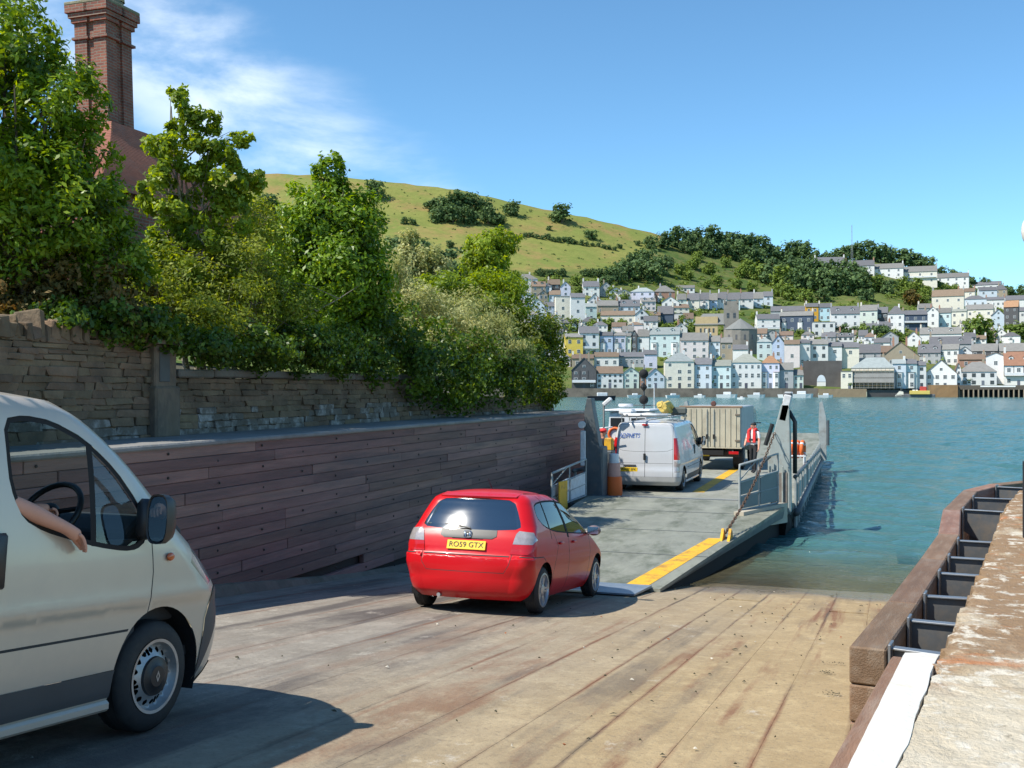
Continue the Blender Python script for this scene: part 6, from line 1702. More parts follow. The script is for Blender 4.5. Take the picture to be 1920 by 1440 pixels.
MB().tube([(-.62, -3.85, 2.13), (.62, -3.85, 2.13)], .045).build('rack_roller', m_fwhite, rack, smooth=True)
def place_on(v_root, local):
    return v_root.matrix_world @ Vector(local) if False else Vector(v_root.location) + Matrix.Rotation(v_root.rotation_euler.z, 3, 'Z') @ Vector(local)
ld = root('ladder', 'aluminium ladder lying on the roof rack of the works van', 'ladder', place_on(van2, (-.3, -2.6, 2.12)), .012)
for x in (-.2, .2): MB().cham((x, 0, 0), (.03, 2.9, .07), .006).build('stile', m_steelrim, ld)
for i in range(9): MB().tube([(-.2, -1.3 + i * .32, 0), (.2, -1.3 + i * .32, 0)], .016, n=6).build('rung', m_steelrim, ld)
bd_ = MB(); 
for i in range(7): bd_.tube([(rng.uniform(-.12, .12), -.5, rng.uniform(.02, .26)), (rng.uniform(-.16, .16), .1, rng.uniform(.03, .30)), (rng.uniform(-.12, .12), .7, rng.uniform(.02, .2))], rng.uniform(.05, .09), n=7)
bdo = bd_.build('hose_bundle', M('yellow hose', (.58, .42, .10), .7, var=.35, scale=6), smooth=True, auto=50, loc=place_on(van2, (.28, -2.5, 2.16)), rot=(0, 0, .012)); tag(bdo, 'bundle of yellow hoses strapped on the roof rack of the works van', 'hose bundle', kind=None)
tb = MB(); tb.cham((0, 0, .11), (.5, .4, .22), .05); tbo = tb.build('canvas_roll', M('grey canvas', (.10, .11, .10), .9, var=.3), loc=place_on(van2, (.55, -1.7, 2.1)), rot=(0, 0, .2)); tag(tbo, 'dark canvas roll behind the yellow hoses on the van roof', 'roll')
wb = MB(); wb.cham((0, 0, .09), (.42, .5, .18), .06); wbo = wb.build('white_tub', m_fwhite, loc=place_on(van2, (-.62, -3.3, 2.1))); tag(wbo, 'white tub at the rear left corner of the van roof rack', 'tub')

# ---- box lorry ahead of it
TX, TY = -5.78, 37.6
lor = root('box_lorry', 'beige box lorry with double rear doors ahead of the van on the ferry', 'lorry', (TX, TY, DZ), .012)
m_beige = M('beige panel', (.46, .42, .32), .6, var=.12, scale=2.5, dirt=(.26, .22, .16), dirt_scale=3, dirt_amt=.6, stretch=(1, 1, .4))
m_lside = M('grey lorry side', (.30, .33, .34), .55, var=.2, scale=2)
m_brown = M('brown tarp edge', (.24, .16, .11), .8, var=.3)
MB().cham((0, 2.0, 1.5), (2.14, 4.0, 1.46), .03).build('box', m_lside, lor)
for s in (-1, 1):
    dr_ = MB(); dr_.cham((s * .52, -.02, 1.5), (1.02, .04, 1.38), .012); do_ = dr_.build('rear_door', m_beige, lor)
    for k_ in range(5): MB().cham((s * (.12 + k_ * .19), -.05, 1.5), (.012, .03, 1.32), .004).build('rib', m_beige, do_)
    for z in (1.05, 1.95): MB().cham((s * .93, -.06, z), (.16, .03, .06), .006).build('hinge', M('hinge grime', (.16, .13, .10), .7), do_)
    MB().tube([(s * .12, -.07, .86), (s * .12, -.07, 2.1)], .014).build('lock_bar', m_fgrey, do_)
    MB().cham((s * .12, -.085, 1.18), (.07, .03, .16), .008).build('latch', m_blackm, do_)
    MB().cham((s * .8, -.02, .62), (.34, .05, .1), .01).build('tail_lamp', m_redlens, lor)
MB().cham((0, .0, 2.22), (2.2, .1, .07), .015).build('top_frame', m_brown, lor)
MB().cham((0, .0, .79), (2.16, .08, .05), .01).build('sill_rail', m_beige, lor)
MB().box((0, 2.4, .62), (.9, 5.0, .16)).build('chassis', m_blackm, lor)
MB().box((0, .25, .56), (1.9, .08, .2)).build('underrun_bar', M('dark brown steel', (.04, .025, .02), .7), lor)
pm = MB(); pm.cham((-.3, -.03, .55), (.52, .012, .115), .004); pm.build('number_plate', m_plate, lor)
MB().lathe([(.0, -.05), (.07, -.05), (.1, 0), (.07, .05), (.04, .05), (.04, -.04)], (0.1, .0, 2.33), 'Y', 16).build('hook_ring', M('ring rust', (.12, .05, .04), .6), lor, smooth=True, auto=40)
cb_ = MB(); cb_.prism([(4.15, .5), (5.9, .5), (5.95, 1.2), (5.65, 1.95), (5.3, 2.1), (4.15, 2.1)], 2.0, 'X', -1.0); cab = cb_.build('cab', m_beige, lor, bevel=.04)
for s in (-1, 1):
    MB().prism([(4.6, 1.3), (5.75, 1.3), (5.5, 1.9), (4.6, 1.9)], .01, 'X', s * 1.003 - .005).build('cab_window', M('dark pane', (.02, .025, .03), .1), cab)
    MB().tube([(s * 1.02, 5.5, 1.5), (s * 1.2, 5.5, 1.5)], .02).build('mirror_arm', m_black, cab)
    for y in (.9, 5.0):
        wheel(lor, (s * .88, y, .40), .40, .25 if y > 3 else .36, s, 'steel', (m_rubber, m_steelrim, m_blackm, m_black), .22)
MB().prism([(5.98, 1.25), (5.7, 1.92), (5.69, 1.92), (5.97, 1.25)], 1.8, 'X', -.9).build('windscreen', M('dark pane', (.02, .025, .03), .1), cab)

# ---- deckhand
def stand(ls=(-.2, 0, 1.42), le=(-.25, .02, 1.14), lw=(-.27, .08, .90), lh=(-.27, .11, .81), rs=(.2, 0, 1.42), re=(.3, -.02, 1.16), rw=(.26, .14, .98), rh=(.22, .2, .95), step=.12):
    return dict(pelvis=(0, 0, .95), waist=(0, 0, 1.10), chest=(0, 0, 1.32), neck=(0, .01, 1.49), jaw=(0, .025, 1.565), skull=(0, .015, 1.64), crown=(0, .0, 1.715), ls=ls, le=le, lw=lw, lh=lh, rs=rs, re=re, rw=rw, rh=rh,
                lhip=(-.1, 0, .88), lk=(-.11, .03 + step / 2, .50), la=(-.11, step - .04, .09), lt=(-.115, step + .10, .04), rhip=(.1, 0, .88), rk=(.11, .03 - step / 3, .50), ra=(.11, -step - .04, .09), rt=(.115, -step + .1, .04))
sj = stand()
def crew_cloth(c):
    if c.z > 1.50: return 0
    if c.z < .11: return 3
    if c.z < .985 and abs(c.x) < .21: return 2
    if abs(c.x) > .19 and c.z < 1.22: return 0
    return 1
hc_ = hand_chains(sj['lw'], sj['lh'], (.6, .3, -.4), (0, 1, 0)) + hand_chains(sj['rw'], sj['rh'], (-.6, .2, -.4), (0, .3, 1))
dp_ = world_at(1413, 884, 36.0); dp_.z = DZ
crew = make_person('deckhand in white shirt and red life vest standing on the ferry', (dp_.x, dp_.y, DZ + .003), math.pi - .5, sj, ([m_skin, m_shirt, m_trou, m_black, m_hair], crew_cloth), 0, hc_, scale=.98)
face_bits(crew, sj['skull'], (0, 1, 0))
for s in (-1, 1):
    vv = MB(); vv.prism([(s * .05, 1.06), (s * .17, 1.06), (s * .18, 1.36), (s * .15, 1.49), (s * .07, 1.51), (s * .06, 1.3)], .05, 'Y', .105); vv.build('vest_panel', m_vest, crew, bevel=.02)
    MB().tube([(s * .11, .13, 1.47), (s * .11, .02, 1.53), (s * .11, -.13, 1.42)], [.05, .045, .04], n=8).build('vest_strap', m_vest, crew, smooth=True)
MB().lathe([(.175, 1.12), (.18, 1.16), (.175, 1.2)], n=20, axis='Z').build('vest_belt', m_navy, crew, smooth=True)
MB().ball((0, -.005, 1.675), .098, sq=(.95, 1.08, .72)).build('hair', m_hair, crew, smooth=True)
# crewman in red cap
cj = stand(lw=(-.2, .2, .98), lh=(-.16, .27, .98), step=.03)
cpos = (-7.18, 27.95, DZ + .035)
cm = make_person('crewman in dark jacket and red cap behind the left ferry post', cpos, .3, cj, ([m_skin, m_navy, m_trou, m_black, m_hair], lambda c: 0 if c.z > 1.5 or (abs(c.x) > .12 and c.z < 1.0 and c.y > .14 and c.z > .85) else (3 if c.z < .11 else (2 if c.z < .985 and abs(c.x) < .21 else 1))), 0, hand_chains(cj['lw'], cj['lh'], (.6, .3, -.4), (0, .2, 1)) + hand_chains(cj['rw'], cj['rh'], (-.6, .2, -.4), (0, .3, 1)), scale=1.0)
face_bits(cm, cj['skull'], (0, 1, 0))
MB().ball((0, .0, 1.70), .105, sq=(1, 1.08, .62)).cham((0, .13, 1.68), (.13, .1, .015), .005).build('cap', m_vest, cm, smooth=True, auto=50)

# ---- tug alongside with day shapes on its mast
tg = world_at(1180, 745, 46); TGX, TGY = -10.35, tg.y
tug = root('tug_boat', 'small tug alongside the far left of the ferry with black day shapes on its mast', 'boat', (TGX, TGY, 0))
hb = MB(); outl = [(-1.3, -4), (1.3, -4), (1.5, -1), (1.4, 2), (.8, 4), (0, 4.8), (-.8, 4), (-1.4, 2), (-1.5, -1)]
n_ = len(outl); hb.add([(x * .9, y * .95, -.4) for x, y in outl] + [(x, y, .95) for x, y in outl], [(i, (i + 1) % n_, n_ + (i + 1) % n_, n_ + i) for i in range(n_)] + [tuple(range(n_, 2 * n_))]); hb.build('hull', m_navy, tug)
wh = MB(); wh.prism([(-.9, .95), (.9, .95), (.8, 2.35), (-.8, 2.35)], 2.2, 'Y', -.6); who = wh.build('wheelhouse', m_fwhite, tug, bevel=.04)
for x in (-.45, .45): MB().cham((x, -.61, 1.85), (.6, .02, .5), .01).build('wheelhouse_window', M('dark pane', (.02, .025, .03), .1), who)
MB().cham((0, .5, 2.42), (2.0, 2.5, .1), .04).build('wheelhouse_roof', m_fwhite, tug)
ms = link('mast', MB().tube([(.4, .8, 2.4), (.4, .8, 4.4)], .035).mesh('mast', m_fdark, True), tug)
MB().tube([(-.1, .8, 2.62), (.95, .8, 2.62)], .02).build('yard', m_fdark, ms)
ball = MB().ball((0, 0, 0), .20).mesh('ball_shape', m_blackm, True)
for z, nm in ((4.0, 'ball_shape'), (2.86, 'ball_shape')): link(nm, ball, tug, (.4, .74, z))
dm = MB(); dm.lathe([(0, -.2), (.17, 0), (0, .2)], n=4, axis='Z'); dm.build('diamond_shape', m_blackm, tug, loc=(.4, .74, 3.42))
MB().tube([(.85, .8, 2.4), (.85, .8, 3.55)], .02).build('whip_aerial', m_fwhite, tug)
MB().lathe([(0, -.07), (.3, -.07), (.33, 0), (.3, .07), (0, .07)], (-.3, .3, 2.62), 'Z', 20).build('radar_dome', m_fwhite, tug, smooth=True, auto=40)
MB().tube([(.27 * math.cos(a_) - .55, -.63, .27 * math.sin(a_) + 1.4) for a_ in [2 * math.pi * k_ / 18 for k_ in range(18)]], .06, n=6, close=True).build('life_ring', m_org, tug, smooth=True)

# ------------------------------------------------------------------ far shore: terrain
SIL = [(-1200, 380), (-300, 340), (300, 326), (500, 325), (620, 330), (720, 340), (860, 356), (980, 384), (1100, 408), (1240, 441), (1340, 470), (1450, 492), (1560, 492), (1640, 488), (1720, 505), (1800, 528), (1870, 545), (1960, 556), (2200, 590), (3200, 640)]
def v_top(u): return float(np.interp(u, [p[0] for p in SIL], [p[1] for p in SIL]))
D0, D1 = 394.0, 780.0
def hill_z(u, d):
    """height of the far bank, a hill rising from the quay to its crest"""
    t = (d - D0) / (D1 - D0)
    if t <= 0: return 3.05
    tt_ = min(t, 1.0)
    v = 727 + (v_top(u) - 727) * (tt_ ** 0.92)
    z = CAM_Z + (727 - v) / 2000 * min(d, D1)
    if t > 1: z -= (d - D1) * 0.25 + (d - D1) ** 2 * 0.0012
    bump = 1.2 * math.sin(u * 0.013 + d * 0.02) * min(1, t * 4) * max(0.0, 1 - t)
    return max(3.05, z + bump)
def at_hill(u, v):
    """where the ray of pixel (u, v) meets the far bank"""
    lo, hi = D0 - 6, D1
    for _ in range(40):
        m_ = (lo + hi) / 2
        vz = 727 - (hill_z(u, m_) - CAM_Z) / m_ * 2000
        if vz > v: lo = m_
        else: hi = m_
    p = world_at(u, v, lo); p.z = hill_z(u, lo)
    return p, lo
def hill_material():
    m = bpy.data.materials.new('hillside grass'); m.use_nodes = True
    n, l = m.node_tree.nodes, m.node_tree.links
    b = n['Principled BSDF']; b.inputs['Roughness'].default_value = 0.95; b.inputs['Specular IOR Level'].default_value = 0.1
    g = n.new('ShaderNodeNewGeometry')
    def noise(sc, det=6, ro=0.6, st=(1, 1, 1)):
        mp = n.new('ShaderNodeMapping'); mp.inputs['Scale'].default_value = st; l.new(g.outputs['Position'], mp.inputs['Vector'])
        q = n.new('ShaderNodeTexNoise'); q.inputs['Scale'].default_value = sc; q.inputs['Detail'].default_value = det; q.inputs['Roughness'].default_value = ro; l.new(mp.outputs[0], q.inputs['Vector']); return q.outputs['Fac']
    def rr(v, a, c, lo=0, hi=1):
        r = n.new('ShaderNodeMapRange'); r.inputs['From Min'].default_value = a; r.inputs['From Max'].default_value = c; r.inputs['To Min'].default_value = lo; r.inputs['To Max'].default_value = hi; l.new(v, r.inputs['Value']); return r.outputs[0]
    def mix(f, c1, c2):
        x = n.new('ShaderNodeMixRGB'); l.new(f, x.inputs[0])
        for i, c in ((1, c1), (2, c2)):
            if hasattr(c, 'links'): l.new(c, x.inputs[i])
            else: x.inputs[i].default_value = tuple(c) + (1,)
        return x.outputs[0]
    at = n.new('ShaderNodeAttribute'); at.attribute_name = 'field'
    f = mix(rr(noise(0.012, 5), 0.38, 0.62), (0.165, 0.195, 0.048), (0.225, 0.22, 0.062))
    f = mix(rr(noise(0.028, 8, .7), 0.50, 0.64), f, (0.27, 0.185, 0.075))
    f = mix(rr(noise(0.6, 6, .75, (1, .4, 1)), 0.5, 0.7, 0, .55), f, (0.11, 0.125, 0.035))
    f = mix(rr(noise(0.15, 6, .7), 0.45, 0.7, 0, .6), f, (0.12, 0.145, 0.035))
    s = mix(rr(noise(0.05, 6), 0.4, 0.6), (0.06, 0.10, 0.026), (0.12, 0.145, 0.04))
    s = mix(rr(noise(0.2, 6, .7), 0.5, 0.7), s, (0.16, 0.13, 0.06))
    l.new(mix(at.outputs['Fac'], s, f), b.inputs['Base Color'])
    return m
us_ = list(range(-900, 2800, 20)); ds_ = [386, 390, 394] + list(np.linspace(400, D1, 60)) + [D1 + 15, D1 + 40, D1 + 90, D1 + 170]
vs = []; fld = []
for d in ds_:
    for u in us_:
        z = hill_z(u, d) if d >= 394 else 3.05
        z += 0.5 * math.sin(u * .11) * math.sin(d * .13) * (d > 410)
        p = world_at(u, 727, d); vs.append((p.x, p.y, z))
        v = 727 - (z - CAM_Z) / d * 2000
        lim = float(np.interp(u, [900, 1000, 1150, 1210, 1260, 1300], [505, 512, 505, 470, 445, 400]))
        fld.append(1.0 if v < lim else 0.0)
fs = []
nu = len(us_)
for j in range(len(ds_) - 1):
    for i in range(nu - 1):
        a = j * nu + i; fs.append((a, a + 1, a + nu + 1, a + nu))
me = bpy.data.meshes.new('hillside'); me.from_pydata(vs, [], fs); me.materials.append(hill_material())
at_ = me.attributes.new('field', 'FLOAT', 'POINT'); at_.data.foreach_set('value', fld)
me.polygons.foreach_set('use_smooth', [True] * len(fs)); me.update()
tag(link('hillside', me), kind='structure')

# waterfront quay wall
def wallrun(name, label, u0, u1, d, z0, z1, mat, thick=3.0, kind=None, step=30):
    mb = MB(); n_ = max(1, int((u1 - u0) / step)); o_ = world_at((u0 + u1) / 2, 727, d); o_.z = z0; mb.o = o_
    vs = []
    for i in range(n_ + 1):
        u = u0 + (u1 - u0) * i / n_
        for dd, z in ((d, z0), (d, z1), (d + thick, z1), (d + thick, z0)):
            p = world_at(u, 727, dd); vs.append((p.x, p.y, z))
    fs = []
    for i in range(n_):
        a = i * 4
        fs += [(a, a + 4, a + 5, a + 1), (a + 1, a + 5, a + 6, a + 2), (a + 2, a + 6, a + 7, a + 3)]
    fs += [(0, 1, 2, 3), (n_ * 4 + 3, n_ * 4 + 2, n_ * 4 + 1, n_ * 4)]
    mb.add(vs, fs); o = mb.build(name, mat, loc=o_)
    if kind: tag(o, kind=kind)
    else: tag(o, label, 'wall')
    return o
m_qw = M('quay wall stone', (.20, .16, .125), .9, var=.35, scale=.25, bump=.6, bscale=1.2, dirt=(.09, .075, .06), dirt_scale=.4, dirt_amt=.7)
m_qw2 = M('tan quay wall', (.36, .25, .15), .9, var=.25, scale=.2, bump=.5, bscale=1, dirt=(.20, .15, .10), dirt_scale=.3, dirt_amt=.6)
m_rw = M('retaining wall', (.085, .078, .075), .9, var=.35, scale=.3, bump=.5, bscale=1.2)
wallrun('waterfront_wall', 'long dark stone quay wall under the waterfront houses across the river', -300, 1534, 386, -1, 3.2, m_qw)
wallrun('tan_waterfront_wall', 'tan stretch of quay wall left of the scaffolded building', 1534.3, 1625, 385.5, -1, 3.0, m_qw2)
wallrun('orange_quay_wall', 'orange-brown stone quay wall beside the timber pier', 1738, 1796, 383, -1, 4.4, M('orange quay stone', (.40, .22, .10), .9, var=.3, scale=.3, dirt=(.25, .17, .10), dirt_scale=.4))
wallrun('shadowed_quay_wall', 'shadowed quay wall under the scaffolded building', 1625.3, 1737.5, 386.5, -1, 2.6, m_rw)
wallrun('right_waterfront_wall', 'grey quay wall behind the timber pier at the right edge', 1796.5, 2500, 386.5, -1, 4.2, m_qw)
# ------------------------------------------------------------------ houses
PAL = {'white': (.66, .65, .62), 'cream': (.62, .55, .40), 'yellow': (.66, .50, .09), 'ochre': (.62, .33, .03), 'paleblue': (.46, .56, .66), 'blue': (.22, .36, .60), 'aqua': (.42, .58, .58), 'teal': (.25, .44, .42), 'lilac': (.50, .50, .68), 'pink': (.66, .54, .52),
       'palegreen': (.48, .57, .46), 'grey': (.36, .37, .38), 'stone': (.32, .27, .20), 'navy': (.06, .085, .13), 'brick': (.36, .20, .14), 'turquoise': (.22, .50, .60), 'dark': (.085, .085, .09), 'offwhite': (.56, .57, .56), 'beige': (.50, .43, .30)}
CNAME = {'white': 'white', 'cream': 'cream', 'yellow': 'yellow', 'ochre': 'ochre-orange', 'paleblue': 'pale blue', 'blue': 'blue', 'aqua': 'pale aqua', 'teal': 'teal', 'lilac': 'lilac', 'pink': 'pinkish', 'palegreen': 'pale green', 'grey': 'grey', 'stone': 'stone', 'navy': 'navy', 'brick': 'brick-brown', 'turquoise': 'turquoise', 'dark': 'dark timbered', 'offwhite': 'off-white', 'beige': 'beige'}
RPAL = {'s': (.115, .115, .125), 'g': (.17, .165, .155), 'b': (.17, .12, .085), 'o': (.29, .155, .09), 't': (.23, .24, .21), 'p': (.24, .27, .27)}
RNAME = {'s': 'slate', 'g': 'grey', 'b': 'brown', 'o': 'orange tiled', 't': 'tan', 'p': 'pale green-grey'}
for c_ in PAL:
    if c_ not in ('navy', 'dark', 'stone', 'brick', 'ochre', 'yellow', 'grey'): PAL[c_] = tuple(x * .60 + .72 * .40 for x in PAL[c_])
def wmat(c): return M('wall ' + c, PAL[c], .85, var=.06, scale=.5, bump=.15, bscale=3, rnd=.05, dirt=tuple(x * .78 for x in PAL[c]), dirt_scale=.6, dirt_amt=.5)
def rmat(c): return M('roof ' + c, RPAL[c], .8, var=.22, scale=.8, bump=.5, bscale=4, rnd=.18, stretch=(1, 1, 3))
m_frame = M('window frame', (.62, .62, .62), .6, var=.03)
m_fr_dk = M('dark window frame', (.10, .10, .11), .6, var=.03)
m_pane = M('window pane', (.035, .045, .055), .12, var=.3, scale=.4)
def win_mesh(fr):
    w = MB(); w.box((0, .03, 0), (1, .10, 1), 0)
    for sx_ in (-1, 1):
        for sz_ in (-1, 1): w.box((sx_ * .22, -.035, sz_ * .23), (.37, .03, .38), 1)
    return w.mesh('window', [fr, m_pane], normals=False)
WIN = win_mesh(m_frame); WIN_D = win_mesh(m_fr_dk)
doorm = MB().box((0, .02, 0), (1, .1, 1)).mesh('door', M('painted door', (.10, .11, .14), .5, rnd=.6))
POT = MB().lathe([(.16, 0), (.12, .5), (.15, .55), (.0, .55)], n=8, axis='Z').mesh('chimney_pot', M('clay pot', (.35, .17, .10), .8))
def stack_mesh(mat): return MB().box((0, 0, 0), (1, 1, 1)).mesh('chimney', mat)
STK = {c: stack_mesh(wmat(c)) for c in ('white', 'cream', 'brick', 'grey', 'stone')}
row_count = {}
def house(row, u0, u1, vb, ve, vr, typ, col, roof, floors=2, cols=2, extra='', yaw=None, depth=None):
    """facade between pixels u0..u1, base vb, eaves ve, ridge vr; E eaves front, G gable front, H hipped, F flat"""
    uc = (u0 + u1) / 2
    p, d = at_hill(uc, vb) if vb < 725 else (world_at(uc, 727, 392.5), 392.5)
    if vb >= 725: p.z = 3.05
    k = d / 2000; w = (u1 - u0) * k; hE = max(2.2, (vb - ve) * k); hR = max(.3, (ve - vr) * k)
    D_ = depth or min(9.0, max(5.5, w * .8)); 
    if yaw is None: yaw = rng.uniform(-.10, .16)
    face = math.atan2(p.y, p.x) - math.pi / 2 + yaw
    n_ = row_count.get((row, col), 0); row_count[(row, col)] = n_ + 1
    lab = f'{ordinal(n_)} {CNAME[col]} house from the left {row}'
    t = root('hillside_house' if vb < 725 else 'waterfront_house', lab, 'house', p, face, 'houses across the river')
    sink = 3.0
    wm_ = wmat(col); rm__ = rmat(roof); hw = w / 2
    W_ = MB(); W_.box((0, D_ / 2, (hE - sink) / 2), (w, D_, hE + sink))
    ov = .28
    if typ == 'G':
        W_.add([(-hw, 0, hE), (hw, 0, hE), (0, 0, hE + hR), (-hw, D_, hE), (hw, D_, hE), (0, D_, hE + hR)], [(0, 1, 2), (5, 4, 3)])
    elif typ == 'E':
        for s in (-1, 1): W_.add([(s * hw, 0, hE), (s * hw, D_, hE), (s * hw, D_ / 2, hE + hR)], [(0, 1, 2)])
    W_.build('wall', wm_, t, normals=False)
    R_ = MB(); th = .14
    def slab_(q):
        a, b, c, e = [Vector(x) for x in q]; n__ = (b - a).cross(e - a).normalized()
        if n__.z < 0: n__ = -n__
        R_.add([a, b, c, e] + [x + n__ * th for x in (a, b, c, e)], [(0, 1, 2, 3), (7, 6, 5, 4), (0, 4, 5, 1), (1, 5, 6, 2), (2, 6, 7, 3), (3, 7, 4, 0)])
    if typ == 'G':
        sl = hR / hw
        for s in (-1, 1): slab_([(s * (hw + ov), -ov, hE - ov * sl), (0, -ov, hE + hR), (0, D_ + ov, hE + hR), (s * (hw + ov), D_ + ov, hE - ov * sl)])
    elif typ == 'E':
        sl = hR / (D_ / 2)
        slab_([(-hw - .1, -ov, hE - ov * sl), (hw + .1, -ov, hE - ov * sl), (hw + .1, D_ / 2, hE + hR), (-hw - .1, D_ / 2, hE + hR)])
        slab_([(-hw - .1, D_ + ov, hE - ov * sl), (hw + .1, D_ + ov, hE - ov * sl), (hw + .1, D_ / 2, hE + hR), (-hw - .1, D_ / 2, hE + hR)])
    elif typ == 'H':
        i_ = min(hw * .8, D_ / 2); o_ = ov
        A = [(-hw - o_, -o_, hE), (hw + o_, -o_, hE), (hw + o_, D_ + o_, hE), (-hw - o_, D_ + o_, hE), (-hw + i_, D_ / 2, hE + hR), (hw - i_, D_ / 2, hE + hR)]
        R_.add(A, [(0, 1, 5, 4), (1, 2, 5), (2, 3, 4, 5), (3, 0, 4), (3, 2, 1, 0)])
    else:
        R_.box((0, D_ / 2, hE + .12), (w + .3, D_ + .3, .24))
    R_.build('roof', rm__, t, normals=False)
    # windows
    fh = hE / floors; ww = min(1.35, w / cols * .5); wh = min(1.6, fh * .52)
    wmesh = WIN_D if col in ('offwhite',) else WIN
    for f in range(floors):
        for c in range(cols):
            if f == 0 and c == cols // 2 and row == 'in the row along the waterfront':
                link('door', doorm, t, ((c + .5) / cols * w - hw, -.02, 1.05), None, (1.0, 1, 2.1)); continue
            if rng.random() < .06: continue
            q = .82 if f == floors - 1 and floors > 2 else 1.0
            link('window', wmesh, t, ((c + .5) / cols * w - hw, -.04, fh * (f + .52)), None, (ww * q, 1, wh * q))
    if typ == 'G' and hR > 1.6: link('window', wmesh, t, (0, -.04, hE + hR * .3), None, (ww * .8, 1, wh * .7))
    if 'b' in extra:   # projecting bays
        for c in range(cols):
            if c % 2 == 0:
                x = (c + .5) / cols * w - hw; b_ = MB(); b_.prism([(x - ww, 0), (x - ww * .6, -.7), (x + ww * .6, -.7), (x + ww, 0)], hE * .62, 'Z', .2); bo = b_.build('bay', M('wall white', PAL['white'], .85), t)
                for f in range(min(2, floors)): link('window', wmesh, bo, (x, -.74, fh * (f + .52)), None, (ww * .95, 1, wh))
                rb = MB(); rb.prism([(x - ww * 1.1, 0), (x - ww * .7, -.85), (x + ww * .7, -.85), (x + ww * 1.1, 0)], .12, 'Z', .2 + hE * .62); rb.build('bay_roof', rm__, bo)
    if 'l' in extra:   # balcony
        z = fh * 1.0
        MB().box((0, -.6, z - .05), (w * .95, 1.2, .12)).build('balcony_floor', M('wall white', PAL['white'], .85), t)
        MB().box((0, -1.15, z + .5), (w * .95, .05, .85)).build('balcony_rail', M('rail white', (.6, .62, .64), .6), t)
    if 'd' in extra and typ in 'EH':   # dormers
        for s in ((-.25, .25) if w > 7 else (0,)):
            zc = hE + hR * .42; yc = D_ / 2 * .42
            dm_ = MB(); dm_.box((s * w, yc + .7, zc + .25), (1.5, 1.7, 1.3)); do__ = dm_.build('dormer', wm_, t)
            link('window', wmesh, do__, (s * w, yc - .17, zc + .28), None, (1.0, 1, .9))
            dr__ = MB(); 
            for q in (-1, 1): dr__.add([(s * w, yc - .35, zc + 1.5), (s * w + q * .95, yc - .35, zc + .82), (s * w + q * .95, yc + 2.0, zc + .82), (s * w, yc + 2.0, zc + 1.5)], [(0, 1, 2, 3)])
            dr__.add([(s * w - .75, yc - .16, zc + .9), (s * w + .75, yc - .16, zc + .9), (s * w, yc - .16, zc + 1.42)], [(0, 1, 2)]); dr__.build('dormer_roof', rm__, do__, normals=False)
    if 'v' in extra:   # dark timber bands
        for q in range(cols + 1): MB().box((q / cols * w - hw, -.03, hE * .72), (.16, .1, hE * .5)).build('timber_post', M('black timber', (.03, .028, .026), .8), t)
        MB().box((0, -.035, hE * .48), (w, .1, .2)).build('timber_rail', M('black timber', (.03, .028, .026), .8), t)
    # chimneys
    if typ != 'F' and 'n' not in extra:
        sc_ = 'white' if col in ('white', 'offwhite', 'paleblue', 'lilac', 'cream') and rng.random() < .6 else rng.choice(['brick', 'grey', 'stone', 'cream'])
        for s in ([-1, 1] if w > 8 and rng.random() < .6 else [rng.choice([-1, 1])]):
            hh = 1.7 + hR * .3
            cz = hE + hR * (1 if typ in 'EG' else .85)
            co = link('chimney', STK[sc_], t, (s * (hw - .45) if typ == 'E' else s * hw * .35, D_ / 2, cz + .2), None, (.75, 1.1, hh))
            for q in (-.25, .25): link('chimney_pot', POT, co, (0, q, .5), None, (1.2, .9, 1 / hh))
    return t

